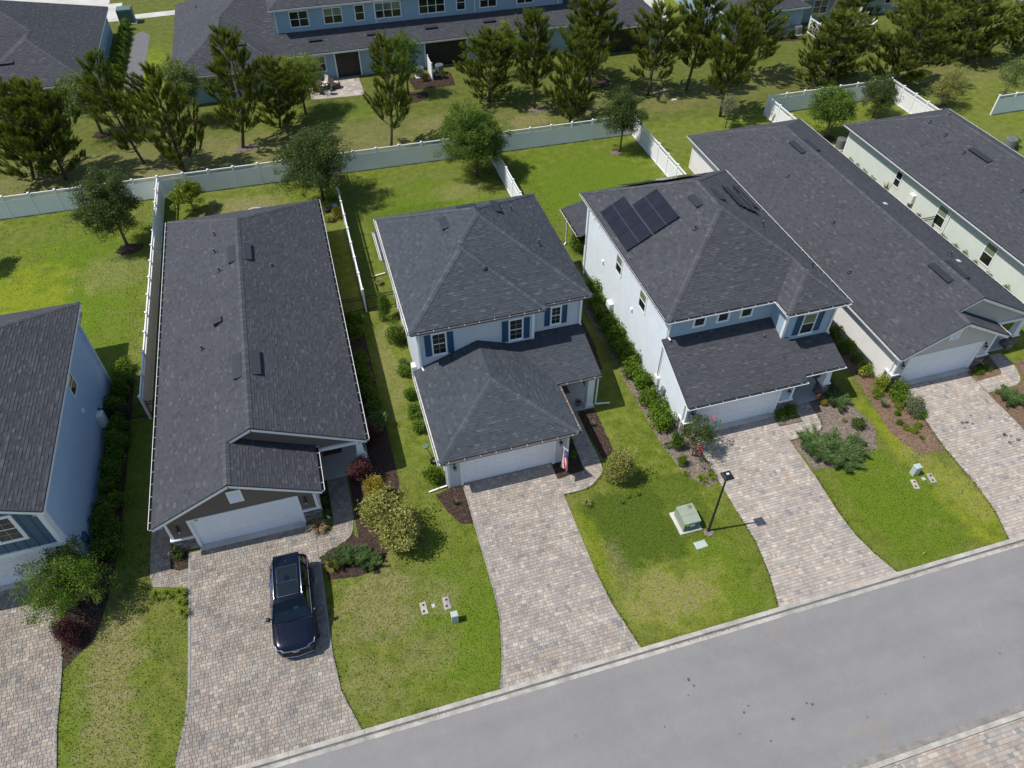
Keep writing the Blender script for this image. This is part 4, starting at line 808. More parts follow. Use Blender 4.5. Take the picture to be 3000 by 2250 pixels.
w = MB(); wall(w, [(26.4, 0), (38.8, 0), (38.8, ZU-.1), (26.4, ZU-.1)], 'x', 16.55, -1); wall(w, [(22.9, 0), (26.4, 0), (26.4, ZE+3.9*Q-.06), (22.9, ZE+.35*Q-.06)], 'x', 16.55, -1); w.build('side_wall', 'siding_pale_blue', H3)
c = MB(); c.box(16.65, 23.0, 0, 23.0, 38.7, ZE-.1); c.box(22.9, 25.5, 0, 25.95, 38.7, ZE-.1); c.box(16.65, 26.5, ZE-.1, 25.95, 38.7, ZU-.15); c.box(23.1, 25.2, ZE-.1, 25.95, 26.6, ZU-.15); c.build('wall_core', 'deck', H3)
for a in (18.0, 19.43, 20.86): window(H3, 'y', 26.4, -1, a, 4.59, a+.8, 5.35, sashes=False, grid=0, trim=.12, sill=False)
window(H3, 'y', 25.1, -1, 24.05, 3.70, 24.92, 5.18, blind=True, trim=.06); shutter(H3, 'y', 25.1, -1, 23.64, 3.74, 24.0, 5.18); shutter(H3, 'y', 25.1, -1, 24.98, 3.78, 25.32, 5.2)
for a, b in ((32.66, 33.62), (29.08, 30.06)): window(H3, 'x', 16.55, -1, a, 3.65, b, 5.0, blind=True, trim=.1, sill=False)
for a in (36.5, 37.4): window(H3, 'x', 16.55, -1, a, 4.8, a+.55, 5.25, sashes=False, trim=.1, sill=False)
t_ = MB()
for x0_, x1_, y, z0, z1 in ((16.52, 16.64, 22.9, 0, 2.55), (23.0, 23.13, 22.9, 0, 2.55), (16.52, 16.66, 26.4, ZE+1.49, ZU-.2), (22.97, 23.12, 25.1, ZE+.95, ZU-.2), (25.94, 26.08, 25.1, ZE+.7, ZU-.2)): t_.box(x0_, y-.036, z0, x1_, y-.001, z1)
t_.box(22.964, 25.1, ZE+1.05, 22.999, 25.22, ZU-.2); t_.box(16.515, 22.9, 0, 16.549, 23.02, 2.55); t_.build('corner_board', 'trim_white', H3)
garage_door(H3, 17.25, 22.15, 22.98); door_trim(H3, 17.25, 22.15, 22.855, 23.0, 2.12); s = MB(); s.box(17.1, 22.62, 0, 22.3, 23.02, .045); s.build('door_apron', 'concrete', H3)
s = MB(); s.box(16.56, 22.53, ZE-.22, 23.4, 22.92, ZE-.19); s.box(23.12, 23.0, ZE-.2, 26.05, 25.4, ZE-.17); s.box(16.23, 26.03, ZU-.24, 22.7, 26.42, ZU-.21); s.box(22.68, 24.73, ZU-.24, 26.37, 25.12, ZU-.21); s.box(22.68, 25.12, ZU-.24, 23.02, 26.03, ZU-.21); s.box(16.23, 26.42, ZU-.24, 16.57, 39.17, ZU-.21); s.build('soffit', 'trim_white', H3)
fascia(H3, [((16.3, 22.5, ZE), (23.42, 22.5, ZE)), ((16.3, 22.5, ZE), (16.3, 26.4, ZE+3.9*Q)), ((23.42, 22.5, ZE), (23.42, 25.1, ZE+2.6*Q)), ((23.44, 22.97, ZE), (26.1, 22.97, ZE)), ((26.1, 22.97, ZE), (26.1, 25.1, ZE+2.13*PQ))])
fascia(H3, [((16.2, 26, ZU), (22.65, 26, ZU)), ((22.65, 26, ZU), (22.65, 24.7, ZU)), ((22.65, 24.7, ZU), (26.4, 24.7, ZU)), ((26.4, 24.7, ZU), (26.4, 39.2, ZU)), ((16.2, 26, ZU), (16.2, 39.2, ZU)), ((16.2, 39.2, ZU), (26.4, 39.2, ZU))])
gutter(H3, (23.42, 22.5, ZE), (16.3, 22.5, ZE), (0, -1, 0)); gutter(H3, (26.1, 22.97, ZE), (23.55, 22.97, ZE), (0, -1, 0)); gutter(H3, (22.52, 26.0, ZU), (16.2, 26.0, ZU), (0, -1, 0)); gutter(H3, (22.65, 25.9, ZU), (22.65, 24.6, ZU), (-1, 0, 0)); gutter(H3, (26.4, 24.7, ZU), (22.65, 24.7, ZU), (0, -1, 0)); gutter(H3, (16.2, 25.9, ZU), (16.2, 39.2, ZU), (-1, 0, 0)); gutter(H3, (26.4, 39.2, ZU), (26.4, 24.7, ZU), (1, 0, 0)); gutter(H3, (16.1, 38.9, 2.75), (16.1, 42.3, 2.75), (-1, 0, 0))
downspout(H3, 16.62, 26.32, ZE+1.5, ZU-.3, (.05, -.2)); downspout(H3, 16.48, 38.4, 0, ZU-.3, (-.1, -.3), top=(16.15, 38.5, ZU-.15)); downspout(H3, 16.47, 23.1, 0, ZE-.3, (-.05, -.5), top=(16.4, 22.6, ZE-.12)); downspout(H3, 25.95, 25.02, ZE+.78, ZU-.3, (.0, -.2)); downspout(H3, 16.4, 41.9, 0, 2.5, (-.2, -.2))
sconce(H3, 22.72, 22.88, 1.78); sconce(H3, 16.8, 22.88, 1.78)
s = MB(); s.bbox(23.12, 23.1, 0, 26.0, 25.4, .10, .02); s.build('porch_slab', 'porch_slab', H3)
cx, cy = 25.62, 23.5; zb = 1.02
c = MB(); c.add([(cx+sx*r_, cy+sy*r_, z) for z, r_ in ((zb+.02, .28), (zb+.10, .28), (zb+.10, .21), (2.05, .15), (2.5, .15)) for sx, sy in ((-1,-1),(1,-1),(1,1),(-1,1))], [(i*4+k, i*4+(k+1) % 4, (i+1)*4+(k+1) % 4, (i+1)*4+k) for i in range(4) for k in range(4)]+[(3,2,1,0),(16,17,18,19)]); c.build('porch_column', 'trim_white', H3)
stone_base(H3, [('y', cy-.24, -1, cx-.24, cx+.24, 0, zb), ('y', cy+.24, 1, cx-.24, cx+.24, 0, zb), ('x', cx-.24, -1, cy-.24, cy+.24, 0, zb), ('x', cx+.24, 1, cy-.24, cy+.24, 0, zb)], 'column_base')
stone_base(H3, [('y', 22.88, -1, 22.31, 23.13, 0, .95), ('x', 23.12, 1, 22.88, 24.0, 0, .95), ('y', 22.88, -1, 16.53, 17.1, 0, .95), ('x', 16.53, -1, 22.88, 23.5, 0, .95)])
for bxs in ((22.3, 22.79, 23.2, 22.899), (23.101, 22.9, 23.2, 24.0), (16.46, 22.79, 17.1, 22.899), (16.46, 22.9, 16.548, 23.55)): t_ = MB(); t_.box(bxs[0], bxs[1], .955, bxs[2], bxs[3], 1.05); t_.build('stone_cap', 'trim_white', H3)
d = MB(); d.box(24.2, 25.33, .1, 25.15, 25.385, 2.2); d.build('front_door', 'siding_navy', H3); d = MB(); d.box(23.5, 24.0, .101, 24.4, 24.6, .115); d.build('door_mat', 'mat_brown', H3)
# roof fittings and solar panels of H3
def solar(Hs, x_list, y_ranges, x0, z0, p, sgn):
    s = 1/math.hypot(1, p)
    for (xa, xb), ys in zip(x_list, y_ranges):
        for ya, yb in ys:
            def P_(x, y, h): return Vector((x-sgn*p*s*h, y, z0+p*(x-x0)*sgn+s*h))
            b = MB(); c_ = [(xa+.012, ya+.012), (xb-.012, ya+.012), (xb-.012, yb-.012), (xa+.012, yb-.012)]
            b.add([P_(x, y, h) for h in (.10, .135) for x, y in c_], [(0,3,2,1),(4,5,6,7),(0,1,5,4),(1,2,6,5),(2,3,7,6),(3,0,4,7)]); po = b.build('solar_panel', 'black_metal', Hs)
            c = MB(); xa2, xb2, ya2, yb2 = xa+.025, xb-.025, ya+.025, yb-.025; xm = (xa2+xb2)/2
            for u0, u1 in ((xa2, xb2),): c.poly([P_(u0, ya2, .138), P_(u1, ya2, .138), P_(u1, yb2, .138), P_(u0, yb2, .138)])
            c.build('cell_sheet', 'solar_cell', po)
    for (xa, xb), ys in zip(x_list, y_ranges):
        ya, yb = ys[0][0], ys[-1][1]; b = MB()
        for x in (xa+.2, xb-.2): b.bar(P_(x, ya-.06, .06), P_(x, yb+.04, .06), .05, .06)
        ro = b.build('mounting_rail', 'silver', Hs); b = MB()
        b.bar(P_(xb, ya, .136), P_(xb, yb, .136), .024, .012); b.build('rail_gap', 'silver', ro)
S3 = [(32.15, 33.57), (33.57, 34.98), (34.98, 36.4)]; S2 = [(32.15, 33.73), (33.73, 35.3)]
solar(H3, [(16.44, 17.19), (17.19, 17.95), (18.0, 18.76), (18.76, 19.5)], [S3, S3, S2, S2], 16.2, ZU, U, 1)
solar(H3, [(23.5, 24.25), (24.25, 25.0), (25.05, 25.75)], [[(32.6, 33.75), (33.75, 34.9)], [(32.6, 33.75), (33.75, 34.9)], [(33.6, 34.85), (34.85, 36.1)]], 26.4, ZU, U, -1)
for k, (xa, xb, ya, yb) in enumerate(((18.6, 20.1, 37.0, 38.6), (20.1, 21.6, 37.0, 38.6), (21.6, 23.1, 37.0, 38.6), (20.2, 21.7, 36.1, 37.0), (21.7, 23.2, 36.1, 37.0))):
    b = MB(); f_ = lambda x, y, h: Vector((x, y+U*U_*h, ZU+U*(39.2-y)+U_*h)); cs = [(xa+.01, ya+.01), (xb-.01, ya+.01), (xb-.01, yb-.01), (xa+.01, yb-.01)]
    b.add([f_(x, y, h) for h in (.12, .16) for x, y in cs], [(0,3,2,1),(4,5,6,7),(0,1,5,4),(1,2,6,5),(2,3,7,6),(3,0,4,7)]); po = b.build('solar_panel', 'black_metal', H3)
    b = MB(); b.poly([f_(x+(.02 if i in (0, 3) else -.02), y+(.02 if i < 2 else -.02), .163) for i, (x, y) in enumerate(cs)]); b.build('cell_sheet', 'solar_cell', po)
offridge(H3, (20.75, 32.6, ZU+U*(20.75-16.2)+.02), (0, 1, 0), (-U_, 0, -U*U_), (-U*U_, 0, U_), 1.15); offridge(H3, (21.95, 32.9, ZU+U*(26.4-21.95)+.02), (0, 1, 0), (U_, 0, -U*U_), (U*U_, 0, U_), 1.15)
pipe(H3, 19.7, 30.7, ZU+U*(19.7-16.2), .35); pipe(H3, 24.3, 31.0, ZU+U*(26.4-24.3), .35); pipe(H3, 25.7, 27.6, ZU+U*.7, .35); pipe(H3, 22.1, 25.4, ZE+Q*2.9, .12)
for nm, y0, y1, z0, z1, d_, mm in (('electric_panel', 26.15, 26.6, .75, 1.35, .16, 'box_white'), ('electric_meter', 25.3, 25.65, .8, 1.25, .14, 'ac_grey'), ('water_heater', 33.2, 33.75, .35, 1.2, .3, 'box_white'), ('dryer_vent', 35.35, 35.55, 2.85, 3.05, .1, 'trim_white'), ('dryer_vent', 30.6, 30.8, 2.7, 2.9, .1, 'trim_white')):
    b = MB(); b.bbox(16.53-d_, y0, z0, 16.535, y1, z1, .02); b.build(nm, mm, H3)
b = MB(); b.tube([(16.45, 26.4, 1.35), (16.47, 26.4, 3.9)], .025, 6); b.tube([(16.4, 26.2, .75), (16.4, 26.2, .1)], .03, 6); b.tube([(16.4, 25.5, .8), (16.4, 25.2, .5), (16.4, 25.2, .05)], .03, 6); b.tube([(16.35, 33.4, .35), (16.3, 33.2, .1)], .03, 6); b.build('conduit', 'pipe_grey', H3)

H0 = thing('house', (-18.9, 29.5, 0), 'blue two-storey house with navy board-and-batten front at the left edge', 'house')
x0_, x1_, p0 = -24.0, -13.8, .48; xr = (x0_+x1_)/2; Z0 = 5.7; zr = Z0+p0*5.1; yf_, yb_ = 22.45, 36.65
roof(H0, [[(x1_, yf_, Z0), (x1_, yb_, Z0), (xr, yb_-5.1, zr), (xr, yf_, zr)], [(x0_, yf_, Z0), (x0_, yb_, Z0), (xr, yb_-5.1, zr), (xr, yf_, zr)], [(x0_, yb_, Z0), (x1_, yb_, Z0), (xr, yb_-5.1, zr)]],
     [((x1_, yb_, Z0), (xr, yb_-5.1, zr)), ((x0_, yb_, Z0), (xr, yb_-5.1, zr)), ((xr, yf_, zr), (xr, yb_-5.1, zr))], 'shingle_warm', 300)
roof(H0, [[(-15.1, 36.3, 2.75), (-15.1, 39.8, 2.75), (-18, 39.8, 3.5), (-18, 36.3, 3.5)]], [], 'shingle_warm', 0, name='lanai_roof')
lowwall(H0, [('x', -14.25, 1, 23.35, 36.25, 0, Z0-.1), ('y', 36.25, 1, -23.6, -14.25, 0, Z0-.1), ('x', -23.6, -1, 23.35, 36.25, 0, Z0-.1)], 'siding_ice')
w = MB(); w.box(-23.6, 23.0, 2.84, -14.25, 23.2, Z0-.05); f0 = lambda x: Z0+p0*min(x-x0_, x1_-x)-.08
w.poly([(-23.6, 23.0, Z0-.05), (-14.25, 23.0, Z0-.05), (xr, 23.0, f0(xr))]); fw = w.build('front_wall', 'siding_navy', H0)
bm_ = MB(); bm_.box(-.022, -.03, 0, .022, 0, 1.0); me = bm_.mesh('batten', 'siding_navy')
for k in range(22):
    x = -14.75-k*.42
    if -16.55 < x < -15.2: z0, z1 = 2.85, 3.5
    else: z0, z1 = 2.85, f0(x)
    o = inst('batten', me, fw, loc=Vector((x, 23.0, z0))-wl(H0)); o.scale = (1, 1, z1-z0)
window(H0, 'y', 23.0, -1, -16.5, 3.54, -15.27, 5.34, trim=.16, grid=1, sill=False)
t_ = MB(); t_.box(-23.7, 22.93, 2.6, -14.2, 23.15, 2.838); t_.box(-14.42, 22.955, 2.838, -14.215, 22.998, Z0-.1); t_.box(-14.248, 22.999, 2.6, -14.21, 23.36, Z0-.1); t_.box(-14.36, 23.30, 0, -14.21, 23.348, 2.6); t_.box(-14.2485, 23.37, 0, -14.21, 23.47, 2.6); t_.build('corner_board', 'trim_white', H0)
w = MB(); w.box(-23.6, 23.36, 0, -20.75, 23.5, 2.6); w.box(-15.35, 23.36, 0, -14.37, 23.5, 2.6); w.box(-20.75, 23.36, 2.25, -15.35, 23.5, 2.6); w.box(-23.6, 23.2, 2.5, -14.25, 23.5, 2.6); w.build('garage_wall', 'siding_greige', H0)
garage_door(H0, -20.6, -15.5, 23.42); door_trim(H0, -20.6, -15.5, 23.3, 23.5, 2.12); s = MB(); s.box(-20.7, 23.1, 0, -15.4, 23.45, .045); s.build('door_apron', 'concrete', H0); sconce(H0, -14.85, 23.34, 1.78)
c = MB(); c.box(-23.5, 23.5, 0, -14.35, 36.15, Z0-.15); c.build('wall_core', 'deck', H0)
window(H0, 'x', -14.25, 1, 31.2, 3.7, 32.25, 4.9, trim=.08, sashes=True, sill=False)
fascia(H0, [((x0_, yf_, Z0), (xr, yf_, zr)), ((xr, yf_, zr), (x1_, yf_, Z0))], name='rake_board'); fascia(H0, [((x1_, yf_, Z0), (x1_, yb_, Z0)), ((x0_, yb_, Z0), (x1_, yb_, Z0))])
s = MB(); s.box(-14.26, yf_+.03, Z0-.22, x1_-.03, yb_-.03, Z0-.19); s.build('soffit', 'trim_white', H0)
t_ = MB(); t_.box(-14.248, 36.13, 0, -14.205, 36.29, Z0-.2); t_.build('corner_board', 'trim_white', H0); downspout(H0, -14.12, 36.0, 0, Z0-.3)
b = MB(); b.bbox(-14.23, 32.05, .45, -13.9, 32.55, 1.35, .03); bo = b.build('water_heater', 'box_white', H0); b = MB(); b.tube([(-14.0, 32.2, .45), (-14.0, 32.1, .1)], .03, 6); b.build('heater_pipe', 'pipe_grey', bo)
b = MB(); b.bbox(-14.23, 31.0, 2.75, -14.12, 31.25, 3.0, .02); b.build('dryer_vent', 'trim_white', H0)
b = MB(); b.bbox(-14.23, 24.2, .6, -14.08, 24.6, 1.2, .02); b.build('electric_meter', 'shutter_navy', H0)

# ---------------------------------------------------------------- townhouses beyond the fence
def townhouse(x0, yf, label, right_wing=True, upper=True, wins=True, name='townhouse'):
    """a terrace: hipped low roof with a projecting wing at each end and an upper storey set back"""
    p = .5; x1 = x0+49.0; ym = yf+2.1; yb = ym+17.4; hw = 8.7; zr = ZE+p*hw; T = thing(name, ((x0+x1)/2, ym+8, 0), label, 'townhouse')
    wa, wb = x0+9.9, x1-9.9; r = 4.95; zw = ZE+p*r
    A = (x0+r, yf+r, zw); A2 = (x0+r, ym+r, zw); B = (x1-r, yf+r, zw); B2 = (x1-r, ym+r, zw)
    R1 = (x0+hw, ym+hw, zr); R2 = (x1-hw, ym+hw, zr)
    planes = [[(x0, yf, ZE), (wa, yf, ZE), A], [(x0, yf, ZE), (x0, yb, ZE), R1, A2, A], [(wa, yf, ZE), (wa, ym, ZE), A2, A],
              [(wa, ym, ZE), (wb, ym, ZE), B2, R2, R1, A2], [(x1, yf, ZE), (x1, yb, ZE), R2, B2, B], [(wb, yf, ZE), (x1, yf, ZE), B], [(wb, ym, ZE), (wb, yf, ZE), B, B2], [(x0, yb, ZE), (x1, yb, ZE), R2, R1]]
    roof(T, planes, [((x0, yf, ZE), A), (A, A2), (A2, R1), ((wa, yf, ZE), A), ((x1, yf, ZE), B), (B, B2), (B2, R2), ((wb, yf, ZE), B)], 'shingle', 0, .16)
    w = MB()
    for ax, at, out, h0, h1 in (('y', yf+.4, -1, x0+.4, wa-.4), ('x', wa-.4, 1, yf+.4, ym+.4), ('y', ym+.4, -1, wa-.4, wb+.4), ('x', wb+.4, -1, yf+.4, ym+.4), ('y', yf+.4, -1, wb+.4, x1-.4), ('x', x0+.4, -1, yf+.4, yb-.4), ('x', x1-.4, 1, yf+.4, yb-.4)):
        wall(w, [(h0, 0), (h1, 0), (h1, ZE-.1), (h0, ZE-.1)], ax, at, out, .2)
    w.build('wall', 'siding_town', T)
    fascia(T, [((x0, yf, ZE), (wa, yf, ZE)), ((wa, yf, ZE), (wa, ym, ZE)), ((wa, ym, ZE), (wb, ym, ZE)), ((wb, ym, ZE), (wb, yf, ZE)), ((wb, yf, ZE), (x1, yf, ZE)), ((x0, yf, ZE), (x0, yb, ZE)), ((x1, yf, ZE), (x1, yb, ZE))])
    s = MB(); s.box(x0+.03, yf+.03, ZE-.22, wa-.03, yf+.42, ZE-.19); s.box(wa-.4, ym+.03, ZE-.22, wb+.4, ym+.42, ZE-.19); s.box(wb+.03, yf+.03, ZE-.22, x1-.03, yf+.42, ZE-.19); s.box(x1-.43, yf+.42, ZE-.22, x1-.03, yb-.03, ZE-.19); s.box(x0+.03, yf+.42, ZE-.22, x0+.43, yb-.03, ZE-.19); s.build('soffit', 'trim_white', T)
    gutter(T, (wb, ym, ZE), (wa, ym, ZE), (0, -1, 0), ('trim_white', 'black_gutter'), 2.); gutter(T, (wa, yf, ZE), (x0, yf, ZE), (0, -1, 0), ('trim_white', 'black_gutter'), 2.); gutter(T, (x1, yf, ZE), (wb, yf, ZE), (0, -1, 0), ('trim_white', 'black_gutter'), 2.)
    if upper:
        uy = ym+2.5; ux0, ux1 = wa+.1, wb-.1; zb = ZE+p*2.0; zu = 6.25
        w = MB(); wall(w, [(ux0, zb), (ux1, zb), (ux1, zu-.1), (ux0, zu-.1)], 'y', uy, -1, .2); wall(w, [(uy, zb), (yb-2, zb), (yb-2, zu-.1), (uy, zu-.1)], 'x', ux0, -1, .2); wall(w, [(uy, zb), (yb-2, zb), (yb-2, zu-.1), (uy, zu-.1)], 'x', ux1, 1, .2); w.build('upper_wall', 'siding_town', T)
        e0, e1, ef, eb = ux0-.4, ux1+.4, uy-.4, yb-1.6; hh = (eb-ef)/2; zz = zu+p*hh; Ra = (e0+hh, (ef+eb)/2, zz); Rb = (e1-hh, (ef+eb)/2, zz)
        roof(T, [[(e0, ef, zu), (e1, ef, zu), Rb, Ra], [(e0, ef, zu), (e0, eb, zu), Ra], [(e1, ef, zu), (e1, eb, zu), Rb], [(e0, eb, zu), (e1, eb, zu), Rb, Ra]], [((e0, ef, zu), Ra), ((e1, ef, zu), Rb)], 'shingle', 0, .16, 'upper_roof')
        fascia(T, [((e0, ef, zu), (e1, ef, zu)), ((e0, ef, zu), (e0, eb, zu)), ((e1, ef, zu), (e1, eb, zu))]); gutter(T, (e1, ef, zu), (e0, ef, zu), (0, -1, 0), ('trim_white', 'black_gutter'), 2.)
        s = MB(); s.box(e0+.03, ef+.03, zu-.24, e1-.03, uy+.02, zu-.21); s.build('soffit', 'trim_white', T)
        for dx in (.45, 9.9, 19.9, 28.8): downspout(T, ux0+dx-.3, uy-.05, zb+.25, zu-.25)
        for a, n in ((1.4, 2), (4.6, 2), (7.6, 1), (9.5, 3), (13.9, 3), (17.7, 1), (20.1, 2), (24.0, 2)): window(T, 'y', uy, -1, ux0+a, zb+.65, ux0+a+.12+.85*n, zb+2.15, cols=n, blind=(a in (4.6, 9.5)), sill=False)
    for dx, wd, y, k in ((3.0, 2.3, yf+.4, 3), (wa-x0+2.2, 1.9, ym+.4, 2), (wa-x0+8.6, 1.0, ym+.4, 1), (wa-x0+11.6, .85, ym+.4, 1), (wa-x0+25.0, 1.9, ym+.4, 2)): window(T, 'y', y, -1, x0+dx, .75 if wd > 1 else 1.0, x0+dx+wd, 2.3, cols=k, blind=True, sill=False)
    for a, b, y in ((wa-x0+5.1, wa-x0+7.3, ym+.4), (wa-x0+14.0, wa-x0+18.2, ym+.4), (wa-x0+19.4, wa-x0+23.5, ym+.4), (wb-x0+3.6, wb-x0+8.2, yf+.4), (2.0, 2.02, yf+.4)):
        if b-a < 1: continue
        s = MB(); s.box(x0+a, y-.04, .05, x0+b, y-.02, 2.38); so_ = s.build('lanai_screen', 'screen_dark', T); q = MB(); n = max(2, int((b-a)/1.1))
        for k in range(n+1): xx = x0+a+(b-a)*k/n; q.box(xx-.03, y-.075, .0, xx+.03, y-.041, 2.40)
        q.box(x0+a, y-.0745, .85, x0+b, y-.0415, .91); q.box(x0+a-.05, y-.08, 2.38, x0+b+.05, y-.03, 2.46); q.build('screen_frame', 'black_metal', so_)
        t2 = MB(); t2.box(x0+a-.16, y-.09, 0, x0+a-.03, y-.019, 2.45); t2.box(x0+b+.03, y-.09, 0, x0+b+.16, y-.019, 2.45); t2.build('screen_post', 'trim_white', so_)
    for a in (5.6, 12.6, 18.2, 24.0, 30.0, 41.5):
        yy = (ym+1.3) if 10 < a < 39 else yf+2.6; n = Vector((0, -p, 1)).normalized(); offridge(T, (x0+a+.8, yy+.3, ZE+p*(yy+.3-(ym if 10 < a < 39 else yf))+.02), (-1, 0, 0), (0, -.894, -.447), n, 1.25, .4)
    for a, b in ((2.5, 14.0), (5.0, 16.0), (7.5, 12.0)): pipe(T, x0+a, yf+b, ZE+p*a, .3)
    return T
T1 = townhouse(-10.9, 72.4, 'long blue townhouse terrace with upper windows at the top middle')
T2 = townhouse(44.9, 72.2, 'blue townhouse at the top right behind the pines')
T0 = townhouse(-66.9, 73.9, 'townhouse with a broad dark roof in the top left corner')

# ---------------------------------------------------------------- white vinyl fences
def lattice_mesh(L):
    b = MB(); h = .26; st = .135; k = -h
    while k < L:
        for sg in (1, -1):
            a0 = k if sg > 0 else k+h; x0, z0, x1, z1 = (k, 0., k+h, h) if sg > 0 else (k, h, k+h, 0.)
            if x0 < 0: t_ = -x0/(x1-x0); z0 = z0+(z1-z0)*t_; x0 = 0.
            if x1 > L: t_ = (L-x0)/(x1-x0); z1 = z0+(z1-z0)*t_; x1 = L
            if x1-x0 > .01: b.bar((x0, .008*sg, z0), (x1, .008*sg, z1), .012, .026, up=(0, 1, 0)) if False else b.add([(x0, .01*sg, z0-.015), (x1, .01*sg, z1-.015), (x1, .01*sg, z1+.015), (x0, .01*sg, z0+.015)], [(0,1,2,3)])
        k += st
    return b.mesh('lattice', 'vinyl_white')
def vinyl_fence(a, b, label, n=None, H=1.8, post_ends=(True, True), slope_last=False, name='fence'):
    a, b = Vector((*a, 0)), Vector((*b, 0)); L = (b-a).length; n = n or max(1, round(L/1.83)); d = (b-a)/L; s = L/n; F = thing(name, a, label, 'fence', 'white vinyl lattice-top fences')
    F.rotation_euler = (0, 0, math.atan2(d.y, d.x)); pw = .127
    pm = MB(); pm.box(-pw/2, -pw/2, 0, pw/2, pw/2, H+.06); pm = pm.mesh('post', 'vinyl_white')
    cm = MB(); cm.add([(-.08,-.08,H+.06),(.08,-.08,H+.06),(.08,.08,H+.06),(-.08,.08,H+.06),(-.08,-.08,H+.085),(.08,-.08,H+.085),(.08,.08,H+.085),(-.08,.08,H+.085),(0,0,H+.13)], [(3,2,1,0),(0,1,5,4),(1,2,6,5),(2,3,7,6),(3,0,4,7),(4,5,8),(5,6,8),(6,7,8),(7,4,8)]); cm = cm.mesh('post_cap', 'vinyl_white')
    w = s-pw-.004; x = pw/2+.002
    bm = MB(); k = 0; nb = max(1, round(w/.28)); bw = w/nb
    for k in range(nb): bm.box(x+k*bw+.003, -.016, .06, x+(k+1)*bw-.003, .016, H-.44)
    bm = bm.mesh('panel_boards', 'vinyl_white')
    rm = [MB(), MB(), MB()]
    for q, z0, z1 in zip(rm, (.02, H-.44, H-.09), (.12, H-.35, H)): q.box(x, -.036, z0, x+w, .036, z1)
    rm = [q.mesh('rail', 'vinyl_white') for q in rm]; lm = lattice_mesh(w)
    for i in range(n+1):
        if (i == 0 and not post_ends[0]) or (i == n and not post_ends[1]): continue
        p = inst('post', pm, F, loc=(i*s, 0, 0)); inst('post_cap', cm, p)
    for i in range(n):
        p = inst('panel', bm, F, loc=(i*s, 0, 0))
        for q in rm: inst('rail', q, p)
        inst('lattice', lm, p, loc=(x, 0, H-.35))
    return F
RY = lambda x: 56.42-.021*(x-1.3)
vinyl_fence((-31.9, RY(-31.9)), (-11.82, RY(-11.82)), 'white vinyl fence behind the bright green yard at the left', 11)
vinyl_fence((-11.82, RY(-11.82)), (1.33, RY(1.33)), 'white vinyl fence behind the brown house yard', 7, post_ends=(False, True))
vinyl_fence((1.33, RY(1.33)), (14.35, RY(14.35)), 'white vinyl fence behind the middle house lawn', 7, post_ends=(False, True))
vinyl_fence((14.35, RY(14.35)), (27.4, RY(27.4)), 'white vinyl fence behind the solar house lawn', 7, post_ends=(False, True))
vinyl_fence((-11.82, 32.5), (-11.82, RY(-11.82)-.12), 'white vinyl fence running down between the left blue house and the brown house', 13, post_ends=(True, False))
vinyl_fence((1.33, 38.4), (1.33, RY(1.33)-.12), 'white vinyl fence running between the brown house and the middle house', 10, post_ends=(True, False))
vinyl_fence((14.35, 41.0), (14.35, RY(14.35)-.12), 'white vinyl fence dividing the middle lawn from the solar house lawn', 8, post_ends=(True, False))
vinyl_fence((27.42, 40.0), (27.42, RY(27.4)-.12), 'white vinyl fence right of the solar house lawn', 9, post_ends=(True, False))
vinyl_fence((40.52, 55.82), (53.5, 55.82), 'white vinyl fence at the back of the small right-hand yard', 7)
vinyl_fence((40.52, 48.2), (40.52, 55.70), 'short white vinyl fence on the left of the small right-hand yard', 4, post_ends=(True, False))
vinyl_fence((53.5, 47.4), (53.5, 55.70), 'white vinyl fence on the right of the small right-hand yard', 5, post_ends=(True, False))
vinyl_fence((60.5, 50.0), (68.0, 50.0), 'white vinyl fence corner at the far right edge', 4)
def bar_fence(a, b, label, h=1.25):
    a, b = Vector((*a, 0)), Vector((*b, 0)); L = (b-a).length; d = (b-a)/L; F = thing('metal_fence', a, label, 'fence', 'black metal bar fences'); F.rotation_euler = (0, 0, math.atan2(d.y, d.x))
    m_ = MB(); m_.box(-.025, -.025, 0, .025, .025, h+.1); m_ = m_.mesh('post', 'black_metal')
    for x in (0, L): inst('post', m_, F, loc=(x, 0, 0))
    q = MB(); q.box(.026, -.015, h-.03, L-.026, .015, h+.02); q = q.mesh('rail', 'black_metal'); inst('rail', q, F); inst('rail', q, F, loc=(0, 0, -h+.2)); inst('rail', q, F, loc=(0, 0, -.2))
    q = MB(); q.box(-.009, -.009, .08, .009, .009, h-.03); q = q.mesh('bar', 'black_metal'); n = int(L/.11)
    for i in range(1, n): inst('bar', q, F, loc=(L*i/n, 0, 0))
bar_fence((-14.15, 32.75), (-11.92, 32.6), 'black metal gate fence between the left blue house and the white fence'); bar_fence((-11.7, 32.6), (-10.15, 32.6), 'black metal fence between the white fence and the brown house')
bar_fence((-.62, 38.45), (1.22, 38.4), 'black metal gate fence right of the brown house'); bar_fence((1.44, 38.4), (3.3, 38.4), 'black metal fence left of the middle house'); bar_fence((39.3, 35.85), (42.95, 35.85), 'black metal fence between the cream house and the pale green house')
def screen_panel(x, y, rot, label):
    F = thing('privacy_screen', (x, y, 0), label, 'screen'); F.rotation_euler = (0, 0, rot)
    q = MB(); q.box(.06, -.02, .05, 1.9, .02, 1.6); q = q.mesh('panel', 'vinyl_white'); inst('panel', q, F)
    q = MB(); q.box(-.06, -.06, 0, .06, .06, 1.75); q = q.mesh('post', 'vinyl_white'); inst('post', q, F); inst('post', q, F, loc=(1.95, 0, 0))
screen_panel(12.9, 71.6, math.pi/2*1.0, 'white privacy screen between the townhouse air conditioners'); screen_panel(55.0, 70.0, math.pi/2, 'white privacy screen left on the far right terrace'); screen_panel(62.2, 71.8, math.pi/2, 'white privacy screen beside the dark lanai at the top right')

